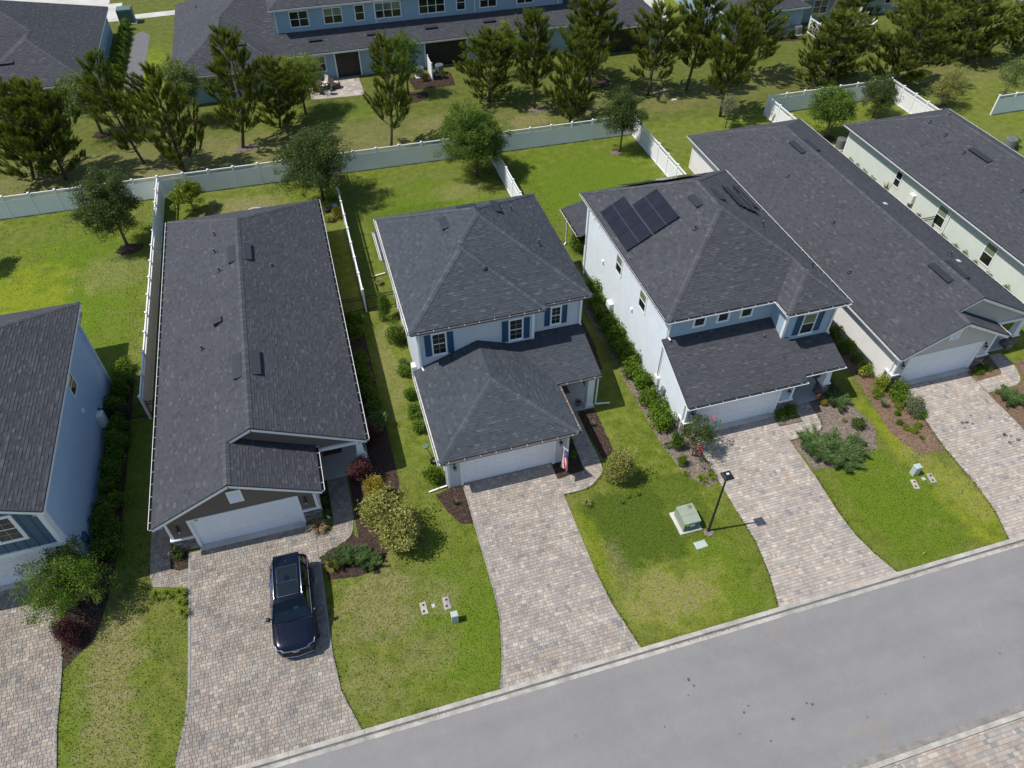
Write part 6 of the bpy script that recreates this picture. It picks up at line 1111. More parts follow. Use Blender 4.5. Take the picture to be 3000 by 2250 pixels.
for x, y, w, h, lf, kd, lab in ((2.5, 37.3, 1.35, 1.9, 'leaf_bright', 'airy', 'tall bright green bush by the black fence left of the middle house'), (2.7, 34.9, 1.35, 1.5, 'leaf_bright', 'loose', 'leafy medium bush halfway along the middle house left wall'), (2.75, 32.7, .8, .6, 'leaf_mid', 'loose', 'small sparse bush just behind the white wall heater'), (2.7, 31.9, 1.15, .7, 'leaf_hedge', 'bush', 'low green bush right below the white wall heater'),
        (2.6, 29.9, 1.1, .75, 'leaf_hedge', 'bush', 'first low shrub along the middle garage side wall'), (2.65, 28.6, 1.15, .7, 'leaf_hedge', 'bush', 'second low shrub along the middle garage side wall'), (2.7, 27.3, 1.1, .75, 'leaf_hedge', 'bush', 'third low shrub along the middle garage side wall'), (2.65, 23.6, 1.2, 1.25, 'leaf_hedge', 'bush', 'round green bush at the left corner of the middle garage'),
        (10.2, 23.1, .5, .45, 'leaf_hedge', 'bush', 'small lime bush in the dark bed by the flag'), (10.3, 24.0, .45, .6, 'leaf_hedge', 'bush', 'small upright bush in the dark bed beside the porch path'), (11.95, 20.9, 2.05, 2.3, 'leaf_olive', 'airy', 'airy olive-grey bush on the lawn right of the porch path'), (9.88, 19.95, .75, .5, 'leaf_olive', 'blade', 'little palm-like tuft on the lawn edge of the middle drive'),
        (12.05, 19.85, .5, .3, 'leaf_lime', 'blade', 'left of two small grass tufts under the olive-grey bush'), (12.6, 19.85, .5, .32, 'leaf_lime', 'blade', 'right of two small grass tufts under the olive-grey bush'), (11.6, 19.6, .5, .28, 'leaf_mid', 'blade', 'grass tuft nearest the street in front of the olive-grey bush'), (12.03, 24.9, .5, .35, 'leaf_grey', 'spiky', 'small spiky plant in the dark strip right of the path'), (3.4, 21.9, .5, .4, 'leaf_grey', 'spiky', 'spiky plant in the dark bed at the middle garage corner'),
        (15.8, 22.1, .95, 1.4, 'leaf_bright', 'bush', 'upright bright bush at the front corner of the solar house'), (15.65, 20.95, .7, .7, 'leaf_hedge', 'bush', 'small lime bush left of the driveway in front of the crape myrtle'), (16.2, 19.75, 1.0, .5, 'leaf_lime', 'blade', 'left of two daylily clumps at the solar house drive edge'), (16.75, 19.75, .95, .5, 'leaf_lime', 'blade', 'right of two daylily clumps at the solar house drive edge'), (15.55, 20.3, .6, .35, 'leaf_lime', 'blade', 'small daylily clump beside the crape myrtle bed'),
        (16.9, 40.6, 2.3, 2.3, 'leaf_bright', 'airy', 'tall light bush at the rear left corner of the solar house'), (22.5, 22.5, .85, .55, 'leaf_hedge', 'bush', 'left of two clipped lime bushes at the solar house garage corner'), (23.15, 22.6, .95, .65, 'leaf_hedge', 'bush', 'right of two clipped lime bushes at the solar house garage corner'),
        (25.37, 22.65, .55, .5, 'leaf_yellow', 'bush', 'bright yellow little bush beside the orange sign'), (26.1, 22.5, 1.6, .55, 'leaf_juniper', 'juniper', 'spreading green shrub next to the yellow bush'), (26.3, 23.6, 1.2, .7, 'leaf_oak', 'bush', 'dark shaded shrub at the foot of the stone porch column'), (23.2, 20.0, 1.9, .5, 'leaf_juniper', 'juniper', 'low juniper nearest the solar house path'), (23.4, 19.3, 2.3, .5, 'leaf_juniper', 'juniper', 'wide low juniper beside the solar house driveway'), (24.6, 19.5, 2.3, .55, 'leaf_juniper', 'juniper', 'wide low juniper in the middle of the bark bed'), (24.0, 18.7, 1.8, .45, 'leaf_juniper', 'juniper', 'low juniper at the street end of the bark bed'),
        (26.25, 20.6, 1.05, .65, 'leaf_oak', 'bush', 'dark green mound at the lawn edge of the bark bed'), (25.5, 19.1, 1.2, .5, 'leaf_straw', 'blade', 'straw-coloured grass clump in the bark bed'), (25.75, 21.2, .55, .4, 'leaf_olive', 'blade', 'small dry grass tuft in the bark bed'),
        (29.1, 27.5, 1.3, 1.1, 'leaf_mid', 'loose', 'shaded shrub furthest back along the cream wall'), (29.15, 26.2, 1.4, 1.0, 'leaf_hedge', 'loose', 'loose shrub midway along the cream wall'), (29.05, 24.2, 1.15, .9, 'leaf_lime', 'bush', 'yellow-green shrub beside the cream wall hose box'), (29.3, 22.9, 1.1, 1.1, 'leaf_lime', 'loose', 'tall yellow-green shrub by the cream house stone corner'), (30.0, 22.1, 1.6, .95, 'leaf_hedge', 'bush', 'wide lime shrub in front of the cream house stone corner'), (28.65, 21.6, .95, .5, 'leaf_grey', 'spiky', 'grey spiky agave in the pine straw bed'), (29.4, 21.2, .65, .4, 'leaf_lime', 'bush', 'small lime mound behind the grey tree-like bush'), (29.95, 20.7, 1.5, 1.2, 'leaf_grey', 'airy', 'grey-green airy bush at the cream house drive edge'), (30.1, 20.35, .9, .5, 'leaf_hedge', 'bush', 'bright mound under the airy grey bush'),
        (28.95, 20.8, .5, .35, 'leaf_hedge', 'bush', 'small lime tuft nearest the agave'), (28.65, 20.2, .5, .3, 'leaf_hedge', 'bush', 'small lime tuft second from the agave'), (28.8, 19.75, .55, .35, 'leaf_lime', 'bush', 'small lime tuft in the middle of the pine straw bed'), (29.05, 19.4, .55, .35, 'leaf_lime', 'bush', 'bright tuft toward the street in the pine straw bed'), (29.5, 19.7, .55, .35, 'leaf_lime', 'bush', 'bright tuft close to the cream house drive'), (29.15, 18.9, .5, .25, 'leaf_hedge', 'blade', 'last small tuft at the street end of the pine straw bed'),
        (28.7, 22.4, .9, .6, 'leaf_lime', 'loose', 'loose yellow-green shrub between the agave and the cream wall'), (29.7, 21.5, 1.0, .7, 'leaf_hedge', 'loose', 'leafy green shrub beside the cream house drive corner'), (29.3, 25.2, 1.0, .8, 'leaf_mid', 'loose', 'mid-green shrub between the two cream wall shrubs'), (35.75, 22.3, .8, .4, 'leaf_hedge', 'bush', 'left of two clipped bushes in the rusty bed by the cream garage'), (36.35, 22.45, .7, .4, 'leaf_hedge', 'bush', 'right of two clipped bushes in the rusty bed by the cream garage'), (35.9, 19.9, 1.5, .45, 'leaf_juniper', 'juniper', 'low juniper at the right edge near the cream house path'), (36.6, 18.9, 1.6, .45, 'leaf_juniper', 'juniper', 'low juniper at the right edge nearer the street'),
        (-11.0, 20.75, .95, .5, 'leaf_lime', 'blade', 'left lily clump below the paver pad'), (-10.5, 20.7, .9, .5, 'leaf_lime', 'blade', 'middle lily clump below the paver pad'), (-9.95, 20.6, .95, .5, 'leaf_lime', 'blade', 'right lily clump below the paver pad'), (-9.95, 20.05, .9, .5, 'leaf_lime', 'blade', 'upper lily clump at the brown house drive edge'), (-9.8, 19.5, .9, .5, 'leaf_lime', 'blade', 'lowest lily clump at the brown house drive edge'), (-10.15, 22.75, .85, .7, 'leaf_oak', 'bush', 'dark shrub in the island left of the brown garage'),
        (-3.45, 22.3, 1.5, .75, 'leaf_straw', 'blade', 'dry straw-coloured grass clump at the brown garage corner'), (-3.0, 24.5, .55, .45, 'leaf_hedge', 'bush', 'first small green bush beside the brown garage side wall'), (-3.02, 23.8, .55, .45, 'leaf_hedge', 'bush', 'second small green bush beside the brown garage side wall'), (-3.0, 23.1, .5, .45, 'leaf_hedge', 'bush', 'third small green bush beside the brown garage side wall'),
        (-.85, 24.9, 1.9, 1.5, 'leaf_red', 'airy', 'dark red leafy shrub beside the brown house porch'), (.0, 27.2, 1.1, 1.5, 'leaf_red', 'loose', 'dark red shrub in the shade behind the porch column'), (-.45, 23.4, 1.75, 1.5, 'leaf_yellow', 'airy', 'golden yellow shrub beside the brown house path'), (-.35, 21.5, 3.2, 2.7, 'leaf_olive', 'airy', 'large olive-yellow shrub on the lawn edge by the path bend'), (.2, 20.3, 3.1, 2.3, 'leaf_olive', 'airy', 'second olive-yellow shrub nearer the street'), (-1.9, 20.1, 1.4, .5, 'leaf_juniper', 'juniper', 'low juniper right of the parked car'), (-1.3, 19.7, 1.2, .45, 'leaf_juniper', 'juniper', 'low juniper nearest the lawn right of the parked car'), (-2.6, 20.2, 1.2, .5, 'leaf_juniper', 'juniper', 'low juniper at the path edge right of the parked car'), (-3.05, 19.9, 1.0, .7, 'leaf_yellow', 'blade', 'yellowing palm-like tuft right of the parked car'),
        (-14.55, 19.6, 1.5, 1.2, 'leaf_red', 'airy', 'dark red shrub at the street end of the left mulch strip'), (-14.9, 20.2, 1.0, .9, 'leaf_red', 'loose', 'reddish shrub under the glossy green tree'), (-13.7, 22.9, 1.2, 1.1, 'leaf_red', 'bush', 'dark red shrub behind the glossy green tree'),
        (.95, 50.1, 1.2, .8, 'leaf_yellow', 'loose', 'yellow flowering shrub inside the fence behind the brown house'), (.3, 49.7, 1.0, .5, 'leaf_olive', 'loose', 'dry shrub next to the yellow flowering shrub'), (2.6, 41.0, .9, .5, 'leaf_straw', 'blade', 'dry grass clump behind the middle house'), (41.9, 40.3, 1.0, 1.7, 'leaf_bright', 'spiky', 'tall leafy plant between the cream house and the pale green wall'), (12.1, 71.6, .9, .9, 'leaf_oak', 'bush', 'round shrub left of the white privacy screen'), (14.0, 71.8, .8, .8, 'leaf_oak', 'bush', 'round shrub right of the white privacy screen'),
        (49.3, 71.5, 1.5, 1.0, 'leaf_oak', 'bush', 'left dark shrub under the far right terrace window'), (50.9, 71.3, 1.5, 1.0, 'leaf_oak', 'bush', 'middle dark shrub under the far right terrace window'), (52.4, 71.1, 1.5, 1.0, 'leaf_oak', 'bush', 'right dark shrub under the far right terrace window'), (27.9, 46.9, .8, .8, 'leaf_mid', 'bush', 'small shrub in the corner between solar house fence and cream wall'), (47.0, 81.5, 1.2, 1.0, 'leaf_hedge', 'bush', 'small round shrub by the curved path at the top'), (58.0, 44.6, 1.4, .9, 'leaf_lime', 'loose', 'yellowish shrub behind the grey air conditioner at the right edge')):
    shrub(x, y, w, h, lf, lab, kd)
for i, y in enumerate(np.linspace(78.5, 94, 11)): shrub(-17.0, y, 1.5, 1.1, 'leaf_hedge', 'hedge shrub along the top left townhouse end wall, %s from the pines' % ORD[i], group='hedge along the top left townhouse')
for i, y in enumerate((28.0, 29.5, 31.0, 32.0, 33.0, 34.2, 37.0, 42.5, 43.6, 44.6, 45.5)): shrub(42.45, y, .8, .8, 'leaf_hedge', 'low shrub along the pale green house wall, %s from the street' % ORD[i], group='shrubs along the pale green house')
for x, y in ((29.2, 30), (29.0, 32)): pass

# ---------------------------------------------------------------- parked car
def loft(sections, close=True):
    vs = [q for s in sections for q in s]; n = len(sections[0]); fs = []
    for i in range(len(sections)-1):
        for k in range(n-1): fs.append((i*n+k, (i+1)*n+k, (i+1)*n+k+1, i*n+k+1))
    return vs, fs, n
def make_car(x, y, rot):
    CAR = thing('car', (x, y, .035), 'dark navy SUV with panoramic glass roof parked on the left driveway', 'car'); CAR.rotation_euler = (0, 0, rot); BASE[CAR.name] = Vector((0, 0, 0))
    # lower body: stations along y (front is -y)
    st = [(-2.36, .42, .70), (-2.33, .62, .80), (-2.22, .79, .90), (-2.0, .89, .965), (-1.6, .93, 1.015), (-1.15, .94, 1.055), (-.9, .945, 1.08), (-.2, .945, 1.07), (.7, .945, 1.08), (1.5, .94, 1.09), (2.0, .90, 1.09), (2.2, .82, 1.05), (2.31, .68, .98), (2.36, .5, .90)]
    secs = []
    for yy, w, zt in st:
        half = [(w*.80, .24), (w*.94, .30), (w*.985, .46), (w, .62), (w*.985, zt-.20), (w*.955, zt-.08), (w*.86, zt-.022), (w*.60, zt+.004), (w*.3, zt+.014), (0, zt+.017)]
        secs.append([(px, yy, pz) for px, pz in half]+[(-px, yy, pz) for px, pz in half[::-1][1:]])
    vs, fs, n = loft(secs); b = MB(); b.add(vs, fs+[tuple(range(n)), tuple(range((len(st)-1)*n+n-1, (len(st)-1)*n-1, -1))]); body = b.build('body', 'car_paint', CAR, smooth=True)
    sub = body.modifiers.new('s', 'SUBSURF'); sub.levels = 2; sub.render_levels = 2
    # hood creases
    c = MB()
    for sx in (-1, 1):
        for xa, xb in ((.42, .36), (.66, .60)): c.tube([(sx*xa, -1.12, 1.063), (sx*(xa+xb)/2, -1.6, 1.030), (sx*xb, -2.02, .972)], [.004, .010, .004], 5)
    c.build('hood_crease', 'car_paint', body, smooth=True)
    s = MB(); s.box(-.86, -1.13, 1.035, .86, -1.06, 1.075); s.build('cowl', 'rubber', body)
    # cabin
    yb0, yt0, yt1, yb1 = -1.10, -.40, 1.80, 2.16
    def sec(yy, wb, wt, zb, zt): return [(wb, yy, zb), ((wb*.45+wt*.55), yy, zb+(zt-zb)*.62), (wt, yy, zt-.05), (wt*.86, yy, zt-.008), (wt*.45, yy, zt+.012), (0, yy, zt+.018)]
    ss = [sec(-.42, .84, .64, 1.06, 1.66), sec(0, .845, .655, 1.06, 1.70), sec(.8, .845, .655, 1.06, 1.71), sec(1.5, .84, .64, 1.06, 1.68), sec(1.86, .82, .60, 1.06, 1.63)]
    full = [q+[(-a, b_, c_) for a, b_, c_ in q[::-1][1:]] for q in ss]; vs, fs, n = loft(full); b = MB(); b.add(vs, [f_ for f_ in fs if (f_[0] % n) in (2, 3, 4, 5, 6, 7)]); rf = b.build('roof', 'car_paint', CAR, smooth=True)
    for sx in (1, -1):
        b = MB()
        for i in range(len(ss)-1):
            for k in (0, 1): q = [ss[i][k], ss[i+1][k], ss[i+1][k+1], ss[i][k+1]]; b.poly([(sx*a, b_, c_) for a, b_, c_ in q])
        b.add([(sx*.84, -1.08, 1.075), (sx*.84, -.42, 1.06), (sx*.731, -.42, 1.432), (sx*.64, -.42, 1.61)], [(0,1,2,3)]); b.build('side_window', 'car_glass', CAR)
        p_ = MB()
        for yy in (.38, 1.32): p_.bar((sx*.845, yy, 1.07), (sx*.66, yy+.04, 1.65), .07, .03); p_.build('pillar', 'car_paint', CAR); p_ = MB()
        p_.tube([(sx*.85, -1.08, 1.06), (sx*.72, -.68, 1.42), (sx*.645, -.38, 1.63)], .035, 6); p_.build('pillar', 'car_paint', CAR)
        p_ = MB(); p_.bar((sx*.85, -1.0, 1.075), (sx*.85, 1.9, 1.085), .018, .022); p_.build('window_trim', 'chrome', CAR)
        p_ = MB(); p_.tube([(sx*.60, -.32, 1.685), (sx*.60, -.25, 1.735), (sx*.60, .8, 1.755), (sx*.60, 1.55, 1.735), (sx*.59, 1.68, 1.675)], .021, 6); p_.build('roof_rail', 'silver', CAR, smooth=True)
        m_ = MB(); m_.tube([(sx*.86, -.82, 1.10), (sx*.95, -.80, 1.12)], .03, 6); m_.add([(sx*a, yy, zz) for zz, (y0_, y1_, a0, a1) in ((1.03, (-.90, -.75, .95, 1.08)), (1.16, (-.93, -.74, .93, 1.11)), (1.22, (-.89, -.77, .96, 1.08))) for a, yy in ((a0, y0_), (a1, y0_+.05), (a1, y1_), (a0, y1_))], [(i*4+k, i*4+(k+1) % 4, i*4+4+(k+1) % 4, i*4+4+k) for i in range(2) for k in range(4)]+[(3,2,1,0),(8,9,10,11)]); m_.build('mirror', 'black_metal', CAR, smooth=True)
        l_ = MB(); l_.add([(sx*.54, -2.31, .80), (sx*.80, -2.13, .83), (sx*.86, -1.97, .885), (sx*.58, -2.25, .865), (sx*.56, -2.33, .74), (sx*.83, -2.13, .77)], [(0,1,2,3),(4,5,1,0)]); l_.build('headlight', 'lamp_lens', CAR)
        l_ = MB(); l_.box(sx*.74-.05, 2.15, .80, sx*.74+.05, 2.27, .90); l_.build('tail_light', 'flag_red', CAR)
        h_ = MB()
        for yy in (-.1, .95): h_.bar((sx*.955, yy, .88), (sx*.955, yy+.2, .88), .03, .025)
        h_.build('door_handle', 'car_paint', CAR)
    b = MB(); b.add([(-.83, -1.10, 1.07), (.83, -1.10, 1.07), (.0, -1.14, 1.075), (.63, -.40, 1.635), (-.63, -.40, 1.635), (0, -.43, 1.675)], [(0, 2, 5, 4), (2, 1, 3, 5)]); b.build('windscreen', 'windscreen', CAR, smooth=True)
    b = MB(); b.add([(-.80, 2.14, 1.10), (.80, 2.14, 1.10), (.60, 1.84, 1.60), (-.60, 1.84, 1.60)], [(0,1,2,3)]); b.build('rear_window', 'car_glass', CAR); b = MB(); b.box(-.58, 1.80, 1.60, .58, 1.98, 1.635); b.build('spoiler', 'car_paint', CAR)
    for y0_, y1_ in ((-.18, .50), (.53, 1.28)):
        b = MB(); b.add([(-.44, y0_, 1.722), (.44, y0_, 1.722), (.44, y1_, 1.733), (-.44, y1_, 1.733), (-.46, y0_-.02, 1.70), (.46, y0_-.02, 1.70), (.46, y1_+.02, 1.70), (-.46, y1_+.02, 1.70)], [(0,1,2,3),(4,5,1,0),(5,6,2,1),(6,7,3,2),(7,4,0,3)]); sf = b.build('sunroof', 'car_glass', CAR); b = MB(); b.tube([(-.45, y0_-.012, 1.722), (.45, y0_-.012, 1.722), (.45, y1_+.012, 1.732), (-.45, y1_+.012, 1.732), (-.45, y0_-.012, 1.722)], .010, 4); b.build('sunroof_seal', 'silver', sf)
    b = MB(); b.add([(-.80, -1.05, 1.09), (.80, -1.05, 1.09), (.78, -.60, 1.16), (-.78, -.60, 1.16), (.78, -.55, .95), (-.78, -.55, .95)], [(0, 1, 2, 3), (3, 2, 4, 5)]); b.build('dashboard', 'ac_grey', CAR)
    for sx in (-1, 1): b = MB(); b.bbox(sx*.37-.24, -.35, .75, sx*.37+.24, .15, .92, .04); b.bbox(sx*.37-.23, .05, .9, sx*.37+.23, .2, 1.42, .04); b.bbox(sx*.37-.12, .06, 1.43, sx*.37+.12, .16, 1.60, .03); b.build('seat', 'cushion', CAR)
    b = MB(); b.tube([(.37+.17*math.cos(k*.524), -.5+.05*math.sin(k*.524), 1.12+.16*math.sin(k*.524)) for k in range(13)], .015, 5); b.build('steering_wheel', 'rubber', CAR); b = MB(); b.box(.1, -.62, 1.171, .3, -.5, 1.178); b.build('paper_on_dash', 'label_paper', CAR)
    b = MB(); b.tube([(0, 1.55, 1.70), (0, 1.62, 1.76)], [.03, .01], 6); b.build('antenna', 'black_metal', CAR)
    g_ = MB(); g_.box(-.56, -2.395, .55, .56, -2.30, .80); gr = g_.build('grille', 'rubber', CAR); g_ = MB()
    for zz, w in ((.835, .80), (.775, .74), (.72, .60)): g_.tube([(-w, -2.14 if w > .7 else -2.26, zz+.02), (-w*.55, -2.345, zz), (0, -2.405, zz), (w*.55, -2.345, zz), (w, -2.14 if w > .7 else -2.26, zz+.02)], .016, 5)
    g_.tube([(-.66, -2.33, .36), (0, -2.42, .34), (.66, -2.33, .36)], .014, 5); g_.build('chrome_bar', 'chrome', gr); g_ = MB(); g_.add([(math.cos(k*.524)*.075, -2.43, .785+math.sin(k*.524)*.04) for k in range(12)], [tuple(range(12))]); g_.build('emblem', 'silver', gr)
    for sx in (-1, 1):
        for yy in (-1.42, 1.38):
            t_ = MB(); vs = []; N = 24
            prof = [(.22, -.11), (.35, -.11), (.365, -.07), (.365, .07), (.35, .11), (.22, .11)]
            for r_, dx in prof: vs += [(sx*.84+dx, yy+r_*math.cos(2*math.pi*k/N), .365+r_*math.sin(2*math.pi*k/N)) for k in range(N)]
            t_.add(vs, [(i*N+k, i*N+(k+1) % N, (i+1)*N+(k+1) % N, (i+1)*N+k) for i in range(5) for k in range(N)]); wo = t_.build('wheel', 'rubber', CAR, smooth=True)
            r_ = MB(); vs = [(sx*.945, yy+.22*math.cos(2*math.pi*k/N), .365+.22*math.sin(2*math.pi*k/N)) for k in range(N)]+[(sx*.92, yy, .365)]; r_.add(vs, [(k, (k+1) % N, N) for k in range(N)]); r_.build('rim', 'silver', wo)
    return CAR
make_car(-4.93, 18.28, math.radians(-1.0))

# ---------------------------------------------------------------- street lamp, service boxes
L = thing('street_lamp', (15.14, 16.82, 0), 'black post lamp with a square lantern head beside the green transformer box', 'street lamp')
b = MB(); b.tube([(15.14, 16.82, 0), (15.14, 16.82, 4.15)], [.062, .045], 10); b.lathe(15.14, 16.82, [(.10, 0), (.10, .10), (.065, .16)], 10); b.build('post', 'black_metal', L, smooth=False)
b = MB(); cx, cy = 15.14, 16.82
b.add([(cx+sx*r_, cy+sy*r_, z) for z, r_ in ((4.15, .06), (4.45, .17)) for sx, sy in ((-1,-1),(1,-1),(1,1),(-1,1))], [(3,2,1,0),(4,5,6,7),(0,1,5,4),(1,2,6,5),(2,3,7,6),(3,0,4,7)]); b.build('lantern', 'lamp_lens', L)
b = MB(); b.add([(cx+sx*r_, cy+sy*r_, z) for z, r_ in ((4.451, .235), (4.52, .235), (4.60, .15)) for sx, sy in ((-1,-1),(1,-1),(1,1),(-1,1))], [(3,2,1,0)]+[(i*4+k, i*4+(k+1) % 4, i*4+4+(k+1) % 4, i*4+4+k) for i in range(2) for k in range(4)]+[(8,9,10,11)]); b.build('lantern_cap', 'black_metal', L)
b = MB(); b.box(cx-.05, cy-.02, 4.601, cx+.08, cy+.08, 4.61); b.build('sticker', 'label_paper', L)
X = thing('transformer_box', (14.26, 17.55, 0), 'pale green transformer box on a concrete pad beside the black street lamp', 'utility box')
b = MB(); b.bbox(13.68, 16.95, 0, 14.86, 18.3, .09, .02); b.build('pad', 'concrete', X)
b = MB(); b.add([(13.84,17.06,.09),(14.72,17.06,.09),(14.72,18.1,.09),(13.84,18.1,.09),(13.84,17.06,.72),(14.72,17.06,.72),(14.72,17.5,.80),(13.84,17.5,.80),(14.72,18.1,.80),(13.84,18.1,.80)], [(0,1,5,4),(4,5,6,7),(7,6,8,9),(2,3,9,8),(1,2,8,6,5),(3,0,4,7,9)]); b.build('cabinet', 'box_green', X)
b = MB(); b.box(13.86, 17.04, .12, 14.70, 17.059, .70); dd = b.build('door_panel', 'box_green_dark', X); b = MB(); b.box(14.16, 17.032, .42, 14.40, 17.0395, .60); b.build('notice', 'label_paper', dd); b = MB(); b.box(13.92, 17.032, .54, 14.10, 17.0395, .64); b.build('warning_sticker', 'tag_yellow', dd)
b = MB(); b.lathe(14.5, 17.92, [(.13, .8005), (.12, .806)], 9); b.build('stain_patch', 'ac_grey', X); b = MB(); b.bar((13.86, 17.5, .803), (14.70, 17.5, .803), .012, .01); b.build('lid_seam', 'box_green_dark', X)
mat('edging2', (.33, .31, .28), .9, .2, 4.)
def cover(x, y, w, d, mname, label, eyes=True, rot=0.):
    o = thing('handhole_cover', (x, y, 0), label, 'utility cover'); o.rotation_euler = (0, 0, rot); b = MB(); b.bbox(-w/2, -d/2, 0, w/2, d/2, .035, .012); inst('lid', b.mesh('lid', mname), o)
    if eyes:
        b = MB(); b.lathe(0, 0, [(.06, .034), (.055, .042)], 10); me = b.mesh('meter_port', 'black_metal')
        for s in (-1, 1): inst('meter_port', me, o, loc=(.03*s, s*d*.25, 0))
cover(14.4, 16.2, .62, .4, 'box_pale', 'pale square lid in the grass below the transformer box', False, .05); cover(.7, 16.72, .3, .62, 'fire_stone', 'left of two pale meter lids on the lawn in front of the middle house', rot=.05); cover(1.76, 16.68, .32, .64, 'edging2', 'right of two pale meter lids on the lawn in front of the middle house', rot=.02)
cover(26.83, 16.34, .3, .6, 'fire_stone', 'tan meter lid on the lawn between the right driveways', True, -.25); cover(27.93, 16.44, .32, .6, 'edging2', 'grey meter lid nearest the cream house drive', True, -.15); cover(27.5, 16.52, .2, .2, 'box_pale', 'tiny green lid between the two right meter lids', False); cover(1.15, 16.72, .16, .2, 'box_pale', 'tiny green lid between the two meter lids of the middle lawn', False)
def pedestal(x, y, label, s=1.):
    o = thing('cable_pedestal', (x, y, 0), label, 'utility box'); b = MB(); b.bbox(-.15*s, -.13*s, 0, .15*s, .13*s, .55*s, .02); inst('housing', b.mesh('housing', 'box_pale'), o); b = MB(); b.bbox(-.165*s, -.145*s, .551*s, .165*s, .145*s, .64*s, .03); inst('cap', b.mesh('cap', 'box_pale'), o)
pedestal(1.94, 15.75, 'small pale green cable box on the lawn near the middle driveway'); pedestal(27.2, 16.95, 'small pale green cable box on the lawn between the right driveways', 1.1)
o = thing('yard_flag', (24.5, 12.62, 0), 'tiny yellow and green utility marker flag near the kerb', 'marker flag'); b = MB(); b.tube([(0, 0, 0), (0, 0, .28)], .006, 4); inst('wire', b.mesh('wire', 'silver'), o); b = MB(); b.box(-.12, -.008, .1, .0, .008, .3); inst('flag_half', b.mesh('flag_half', 'tag_yellow'), o); b = MB(); b.box(.0, -.008, .1, .1, .008, .3); inst('flag_half', b.mesh('flag_half', 'tag_green'), o)
o = thing('yard_sign', (25.15, 23.0, 0), 'small orange octagonal yard sign on a stake beside the porch', 'sign'); b = MB(); b.tube([(0, 0, 0), (0, 0, .42)], .012, 5); inst('stake', b.mesh('stake', 'silver'), o); b = MB(); b.add([(.15*math.cos(.39+k*.785), yy, .52+.15*math.sin(.39+k*.785)) for yy in (-.012, .012) for k in range(8)], [tuple(range(8)), tuple(range(15, 7, -1))]+[(k, (k+1) % 8, 8+(k+1) % 8, 8+k) for k in range(8)]); inst('board', b.mesh('board', 'sign_orange'), o)
o = thing('spotlight', (16.64, 20.45, 0), 'small black garden spotlight with a silver face in the bark bed', 'garden light'); b = MB(); b.tube([(0, 0, 0), (0, 0, .1)], .015, 5); b.tube([(0, .05, .1), (-.04, -.08, .2)], [.045, .07], 8); inst('housing', b.mesh('housing', 'black_metal'), o); b = MB(); b.tube([(-.04, -.081, .201), (-.043, -.088, .208)], .06, 8); inst('lens', b.mesh('lens', 'silver'), o)
# flag on the middle garage
o = thing('flag', (9.38, 22.9, 1.75), 'striped red, white and blue flag hanging from a pole by the middle garage door', 'flag'); BASE[o.name] = Vector((9.38, 22.9, 1.75))
b = MB(); p0, p1 = Vector((9.38, 22.97, 1.55)), Vector((9.27, 21.66, 2.62)); b.tube([p0, p1], .014, 6); b.tube([p1, p1+Vector((0, -.02, .03))], .025, 6); b.lathe(9.38, 22.95, [(.05, 1.5), (.05, 1.6)], 8); b.build('pole', 'flag_white', o)
b = MB(); NS, NL = 26, 40; Lf = 1.75
def fp(s, t_):  # s along the pole (hoist), t down the fly
    h = p0.lerp(p1, .34+.64*s); sway = .10*math.sin(s*9+t_*2.2)*(.3+t_); q = h+Vector((.05*t_+sway*.8, (.42-s)*.55*t_*.55+.05*math.sin(s*7), -Lf*t_*(1-.08*s))); return q
for i in range(NS):
    for k in range(NL):
        s0, s1, t0, t1 = i/NS, (i+1)/NS, k/NL, (k+1)/NL; stripe = int((i+.5)/NS*13)
        m_ = 2 if ((i+.5)/NS > 6/13 and (k+.5)/NL < .40) else (0 if stripe % 2 == 0 else 1)
        b.add([fp(s0, t0), fp(s1, t0), fp(s1, t1), fp(s0, t1)], [(0,1,2,3)], 0, m_)
cl = b.build('cloth', ['flag_red', 'flag_white', 'flag_blue'], o, smooth=True); so_ = cl.modifiers.new('t', 'SOLIDIFY'); so_.thickness = .006
b = MB()
for i in range(9):
    for k in range(6 if i % 2 == 0 else 5):
        s = 6/13+(7/13)*(i+.7)/9.6; t_ = .40*((k+.5)/6 if i % 2 == 0 else (k+1)/6); c = fp(s, t_); e1 = (fp(s+.01, t_)-c).normalized(); e2 = (fp(s, t_+.01)-c).normalized(); n = e1.cross(e2).normalized()
        for sg in (1, -1): b.poly([c+n*sg*.006+(e1*math.cos(a*.628+.3)+e2*math.sin(a*.628+.3))*(.026 if a % 2 == 0 else .011) for a in range(10)][::sg])
b.build('star', 'flag_white', cl)
def pot(x, y, r_, h, mname, label, cat='pot', leaf=None):
    o = thing('plant_pot', (x, y, 0), label, cat); b = MB(); b.lathe(0, 0, [(r_*.65, 0), (r_, h*.9), (r_*1.08, h), (r_*.9, h), (r_*.85, h*.85)], 14); inst('pot', b.mesh('pot', mname), o)
    b = MB(); b.lathe(0, 0, [(r_*.84, h*.8), (r_*.5, h*.86)], 12); inst('soil', b.mesh('soil', 'mulch_dark'), o); return o
q = pot(11.75, 26.55, .2, .32, 'ac_grey', 'round grey planter on the middle house porch'); q.location.z = .10
d = MB(); d.box(10.75, 27.6, .101, 11.65, 28.2, .115); tag(d.build('door_mat', 'mat_brown'), 'brown door mat on the middle house porch', 'door mat')
o = thing('hose_reel', (2.95, 24.75, 0), 'coiled black garden hose against the middle garage side wall', 'hose'); b = MB()
for k in range(4): b.tube([(.22*math.cos(a*.5236), .05*k-.08, .3+.22*math.sin(a*.5236)) for a in range(13)], .022, 6)
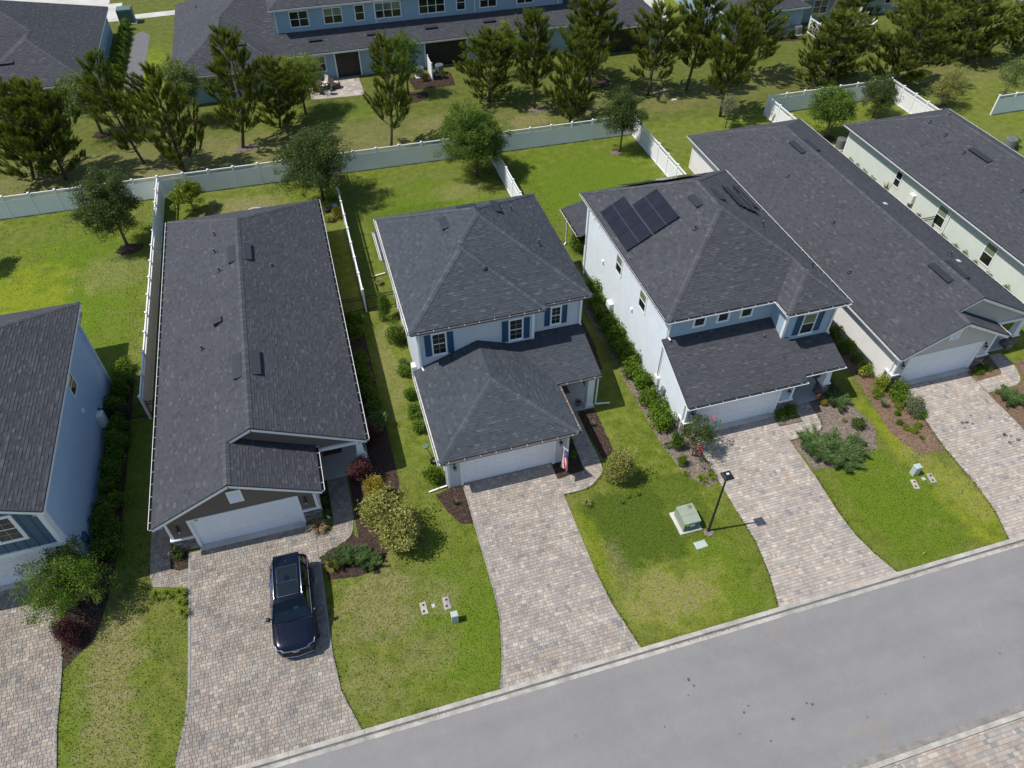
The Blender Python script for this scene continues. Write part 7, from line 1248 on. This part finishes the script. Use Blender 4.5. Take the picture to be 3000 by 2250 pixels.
inst('coil', b.mesh('coil', 'rubber'), o); b = MB(); b.tube([(0, 0, .05), (-.1, .2, .03), (-.05, .6, .03), (-.2, 1.2, .03)], .02, 6); inst('loose_end', b.mesh('loose_end', 'rubber'), o)
o = thing('garden_hose', (15.5, 22.35, 0), 'coiled green garden hose on the bark by the hedge', 'hose'); b = MB()
for k in range(5): b.tube([((.24-.02*k)*math.cos(a*.5236)+.04*k, (.24-.02*k)*math.sin(a*.5236), .04+.02*k) for a in range(13)], .016, 5)
inst('coil', b.mesh('coil', 'grill_green'), o)
b = MB(); b.lathe(2.75, 26.1, [(.16, .02), (.17, .05), (.12, .07)], 12); tag(b.build('irrigation_lid', 'box_green_dark', loc=(0, 0, 0)), 'round green irrigation lid beside the middle garage side wall', 'utility cover')
# rear yards
o = thing('fire_pit', (-5.08, 52.2, 0), 'ring fire pit of pale blocks on dark gravel behind the brown house', 'fire pit'); b = MB(); b.lathe(0, 0, [(1.15, .0), (1.1, .02)], 20); inst('gravel_pad', b.mesh('gravel_pad', 'gravel_dark'), o); b = MB(); b.bbox(-.14, -.1, 0, .14, .1, .2, .02); me = b.mesh('block', 'fire_stone')
for k in range(14):
    q = inst('block', me, o, loc=(.62*math.cos(k*.4488), .62*math.sin(k*.4488), .02)); q.rotation_euler = (0, 0, k*.4488+math.pi/2)
b = MB(); b.lathe(0, 0, [(.52, .022), (.5, .1)], 14); inst('ash', b.mesh('ash', 'mulch_dark'), o)
o = thing('bird_bath', (.83, 50.8, 0), 'small blue bird bath inside the fence behind the brown house', 'bird bath'); b = MB(); b.lathe(0, 0, [(.14, 0), (.07, .1), (.06, .5), (.1, .55)], 12); inst('pedestal', b.mesh('pedestal', 'ac_grey'), o); b = MB(); b.lathe(0, 0, [(.1, .55), (.24, .62), (.24, .64), (.1, .6)], 14); inst('bowl', b.mesh('bowl', 'blue_pot'), o)
pot(.25, 51.0, .28, .3, 'wicker', 'wide brown planter beside the blue bird bath')
def condenser(x, y, label, r_=.42, h=.85):
    o = thing('air_conditioner', (x, y, 0), label, 'air conditioner', 'outdoor air conditioners'); b = MB(); b.bbox(-.5, -.5, 0, .5, .5, .07, .01); inst('pad', b.mesh('pad', 'concrete'), o); b = MB(); b.lathe(0, 0, [(r_, .07), (r_, h), (r_*.96, h+.05), (r_*.85, h+.05)], 20); inst('casing', b.mesh('casing', 'ac_grey'), o)
    b = MB(); b.lathe(0, 0, [(r_*.84, h+.02), (r_*.2, h+.03)], 20); f_ = inst('fan', b.mesh('fan', 'black_metal'), o); b = MB()
    for q in (.3, .55, .8): b.tube([(r_*q*math.cos(a*.349), r_*q*math.sin(a*.349), h+.065) for a in range(19)], .008, 4)
    for a in range(6): b.bar((0, 0, h+.065), (r_*.86*math.cos(a*1.047), r_*.86*math.sin(a*1.047), h+.055), .012, .012)
    inst('fan_guard', b.mesh('fan_guard', 'ac_grey'), f_)
condenser(43.6, 48.5, 'grey air conditioner behind the pale green house'); condenser(57.3, 44.3, 'round grey air conditioner at the right edge', .48, .95); condenser(11.9, 72.9, 'air conditioner left of the white privacy screen at the terrace'); condenser(13.9, 73.0, 'air conditioner right of the white privacy screen at the terrace'); condenser(53.7, 71.9, 'air conditioner under the far right terrace window')
# patio furniture
o = thing('patio_table', (1.6, 72.7, .035), 'round brown wicker patio table behind the terrace', 'table'); b = MB(); b.lathe(0, 0, [(.72, .70), (.74, .72), (.72, .74)], 20); inst('table_top', b.mesh('table_top', 'wicker'), o); b = MB(); b.lathe(0, 0, [(.3, 0), (.25, .1), (.2, .69)], 12); inst('pedestal', b.mesh('pedestal', 'wicker'), o)
def pchair(x, y, rot, mname, label):
    o = thing('patio_chair', (x, y, .035), label, 'chair', 'patio chairs behind the terrace'); o.rotation_euler = (0, 0, rot); b = MB(); b.bbox(-.27, -.27, .36, .27, .27, .46, .03); inst('seat', b.mesh('seat', mname), o); b = MB(); b.add([(-.26, .2, .46), (.26, .2, .46), (.26, .36, 1.0), (-.26, .36, 1.0), (-.26, .26, .46), (.26, .26, .46), (.26, .42, 1.0), (-.26, .42, 1.0)], [(0,1,2,3),(7,6,5,4),(0,4,5,1),(1,5,6,2),(2,6,7,3),(3,7,4,0)]); inst('backrest', b.mesh('backrest', mname), o)
    b = MB(); b.box(-.02, -.02, 0, .02, .02, .36); me = b.mesh('leg', 'wicker')
    for sx in (-1, 1):
        for sy in (-1, 1): inst('leg', me, o, loc=(.24*sx, .24*sy, 0))
pchair(2.55, 73.1, -1.0, 'cushion', 'tan patio chair turned beside the round table'); pchair(1.75, 73.8, .1, 'wicker', 'dark patio chair behind the round table'); pchair(1.9, 71.7, 2.9, 'wicker', 'dark patio chair in front of the round table'); pchair(3.0, 72.2, -.6, 'wicker', 'dark patio chair next to the wicker drum')
o = thing('wicker_ottoman', (3.55, 72.6, .035), 'dark round wicker drum on the terrace patio', 'ottoman'); b = MB(); b.lathe(0, 0, [(.4, 0), (.45, .2), (.43, .5), (.3, .54)], 18); inst('body', b.mesh('body', 'wicker'), o); b = MB(); b.lathe(0, 0, [(.30, .541), (.28, .56)], 16); inst('lid', b.mesh('lid', 'cushion'), o)
o = thing('egg_grill', (2.75, 71.3, .035), 'green domed charcoal grill on a wheeled stand on the terrace patio', 'grill'); b = MB(); b.lathe(0, 0, [(.12, .45), (.26, .55), (.29, .75)], 16); inst('bowl', b.mesh('bowl', 'grill_green'), o); b = MB(); b.lathe(0, 0, [(.295, .755), (.27, .9), (.17, 1.02), (.06, 1.06), (.05, 1.12)], 16); inst('dome', b.mesh('dome', 'grill_green', smooth=True), o); b = MB()
for k in range(4): a = .785+k*1.571; b.tube([(.15*math.cos(a), .15*math.sin(a), .5), (.3*math.cos(a), .3*math.sin(a), .25), (.3*math.cos(a), .3*math.sin(a), 0)], .018, 5)
b.tube([(.3*math.cos(k*.524), .3*math.sin(k*.524), .2) for k in range(13)], .014, 5); inst('stand', b.mesh('stand', 'black_metal'), o)
for k, (x, y, lab) in enumerate(((32.9, 62.9, 'left white slab on the grass at the pine foot'), (33.5, 63.0, 'middle white slab on the grass at the pine foot'), (34.1, 63.2, 'right white slab on the grass at the pine foot'), (33.9, 61.0, 'lone white slab on the grass nearer the fence'))):
    b = MB(); b.bbox(-.24, -.17, 0, .24, .17, .06, .01); q = b.build('paving_slab', 'concrete', loc=(0, 0, 0)); q.location = (x, y, 0); tag(q, lab, 'slab')
X = thing('transformer_box', (-16.9, 96.2, 0), 'grey-green transformer box on a pad between the two terraces at the top left', 'utility box'); b = MB(); b.bbox(-17.9, 95.4, 0, -15.9, 97.0, .12, .02); b.build('pad', 'concrete', X); b = MB(); b.bbox(-17.7, 95.55, .12, -16.1, 96.8, 1.6, .06); b.build('cabinet', 'box_green_dark', X); b = MB(); b.box(-17.6, 95.52, .2, -16.2, 95.548, 1.45); b.build('door_panel', 'box_green_dark', X)
o = thing('sun_lounger', (62.5, 71.6, 0), 'white garden lounger on the far right terrace patio', 'lounger'); b = MB(); b.box(-.8, -.3, .25, .4, .3, .32); inst('seat', b.mesh('seat', 'trim_white'), o); b = MB(); b.add([(.4, -.3, .28), (.4, .3, .28), (.85, .3, .7), (.85, -.3, .7)], [(0,1,2,3)]); inst('backrest', b.mesh('backrest', 'trim_white'), o); b = MB(); b.box(-.03, -.03, 0, .03, .03, .25); me = b.mesh('leg', 'trim_white')
for sx, sy in ((-.7, -.25), (-.7, .25), (.35, -.25), (.35, .25)): inst('leg', me, o, loc=(sx, sy, 0))
# stains
b = MB(); rr = random.Random(9)
for cx, cy, n, s in ((32.66, 19.1, 7, .16), (33.6, 17.5, 8, .14), (34.2, 16.0, 5, .12)):
    for k in range(n):
        x, y = cx+rr.gauss(0, .35), cy+rr.gauss(0, .25); r_ = s*rr.uniform(.4, 1.2); b.poly([(x+r_*math.cos(a*.63)*rr.uniform(.7, 1.2), y+r_*.7*math.sin(a*.63)*rr.uniform(.7, 1.2), .0385) for a in range(10)])
mat('oil', (.12, .10, .085), .7, .3, 5); structure(b.build('oil_stain', 'oil'))
b = MB()
for cx, cy in ((-.0, 0),):
    for x, y, r_ in ((10.9, 10.3, .10), (11.0, 10.0, .08), (10.6, 9.7, .05), (12.5, 8.4, .08), (12.8, 8.6, .06), (15.2, 8.0, .07), (15.4, 7.9, .09), (14.3, 7.6, .10), (18.6, 7.4, .05), (13.0, 7.1, .07), (9.1, 8.8, .05), (7.0, 7.3, .06), (21.2, 8.3, .05), (17.3, 6.8, .05), (11.9, 7.7, .05), (5.5, 9.5, .05), (8.2, 6.6, .06), (24.5, 7.5, .06)):
        r_ *= .72; b.poly([(x+r_*math.cos(a*.63)*rr.uniform(.6, 1.3), y+r_*math.sin(a*.63)*rr.uniform(.6, 1.3), .0085) for a in range(10)])
mat('tar', (.075, .074, .073), .8, .3, 5); structure(b.build('tar_spot', 'tar'))

# ---------------------------------------------------------------- grass blades on the lawns near the street
def inside(P, poly):
    c = np.zeros(len(P), bool); n = len(poly)
    for i in range(n):
        (xa, ya), (xb, yb) = poly[i-1], poly[i]
        if ya == yb: continue
        m_ = ((ya > P[:, 1]) != (yb > P[:, 1])) & (P[:, 0] < xa+(xb-xa)*(P[:, 1]-ya)/(yb-ya)); c ^= m_
    return c
rs = np.random.RandomState(3); parts = []
for x0, x1, y0, y1, den in ((-15, 36, 12.16, 24, 210), (-14, 17, 24, 56, 75), (14, 28, 40, 56, 60), (-31, -11.9, 36, 56.5, 60), (-30, 70, 56.5, 72, 30)):
    n = int((x1-x0)*(y1-y0)*den); parts.append(np.stack([rs.uniform(x0, x1, n), rs.uniform(y0, y1, n)], 1))
P = np.concatenate(parts); keep = np.ones(len(P), bool)
HS = [(-24, -14.2, 22.9, 37), (-10.2, -.6, 22.9, 48.2), (3.3, 12.85, 22.9, 40), (16.5, 26.1, 22.8, 39), (29.6, 39.2, 22.8, 49.3)]
for a, b_, c, d in HS: keep &= ~((P[:, 0] > a) & (P[:, 0] < b_) & (P[:, 1] > c) & (P[:, 1] < d))
for poly in AREAS+BEDS:
    cx = np.mean([q[0] for q in poly]); cy = np.mean([q[1] for q in poly]); keep &= ~inside(P, poly)
P = P[keep]; E_ = []
for poly in (D0, D1, D2, D3, D4, W1, W2, W3):
    for i in range(len(poly)):
        a0, a1 = np.array(poly[i-1]), np.array(poly[i]); L_ = np.linalg.norm(a1-a0); k = int(L_*45)
        if a0[1] == a1[1] or max(a0[1], a1[1]) > 22.6 or L_ < .05: continue
        nn = np.array([a1[1]-a0[1], a0[0]-a1[0]])/L_; u_ = rs.random(k)[:, None]; E_.append(a0+(a1-a0)*u_+nn*np.abs(rs.normal(size=(k, 1)))*.05)
for xa, xb in ((-14.1, -10.3), (-2.8, 3.0), (9.55, 16.3), (22.75, 29.0)):
    k = int((xb-xa)*60); E_.append(np.stack([rs.uniform(xa, xb, k), 12.19-np.abs(rs.normal(size=k))*.035], 1))
E_ = np.concatenate(E_); ok = np.ones(len(E_), bool)
for poly in AREAS: ok &= ~inside(E_, poly)
E_ = E_[ok]; nE = len(E_); P = np.concatenate([P, E_]); n = len(P); a = rs.random(n)*6.283; hgt = .035+.05*rs.random(n); hgt[-nE:] += .05; lean = rs.normal(size=(n, 2))*.03; w = .012+.012*rs.random(n); w[-nE:] *= 1.3
B0 = np.stack([P[:, 0]-np.cos(a)*w, P[:, 1]-np.sin(a)*w, np.zeros(n)], 1); B1 = np.stack([P[:, 0]+np.cos(a)*w, P[:, 1]+np.sin(a)*w, np.zeros(n)], 1); TP = np.stack([P[:, 0]+lean[:, 0], P[:, 1]+lean[:, 1], hgt], 1)
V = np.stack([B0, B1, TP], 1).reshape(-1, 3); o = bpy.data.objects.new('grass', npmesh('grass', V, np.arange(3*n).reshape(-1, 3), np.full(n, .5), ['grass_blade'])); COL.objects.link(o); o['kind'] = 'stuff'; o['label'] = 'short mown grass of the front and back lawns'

# leaf litter in the gutter
b = MB(); rr = random.Random(21)
for cx, cy, sx, sy, k in ((29.3, 11.86, .55, .05, 160), (11.6, 11.88, .6, .04, 60), (23.3, 11.86, .25, .05, 40), (13.2, 11.87, .8, .03, 50), (-1.0, 11.88, 1.5, .03, 40), (6.5, 11.89, 2., .02, 30)):
    for _ in range(k):
        x, y, a, l = cx+rr.gauss(0, sx), cy+rr.gauss(0, sy), rr.uniform(0, 6.28), rr.uniform(.015, .04); dx, dy = math.cos(a)*l, math.sin(a)*l
        b.poly([(x-dx, y-dy, .014), (x+dy*.4, y-dx*.4, .018), (x+dx, y+dy, .022), (x-dy*.4, y+dx*.4, .018)], rr.uniform(.05, 1))
q = b.build('leaf_litter', 'mulch_chip_red'); q['kind'] = 'stuff'; q['label'] = 'brown leaf litter lying in the kerb gutter'
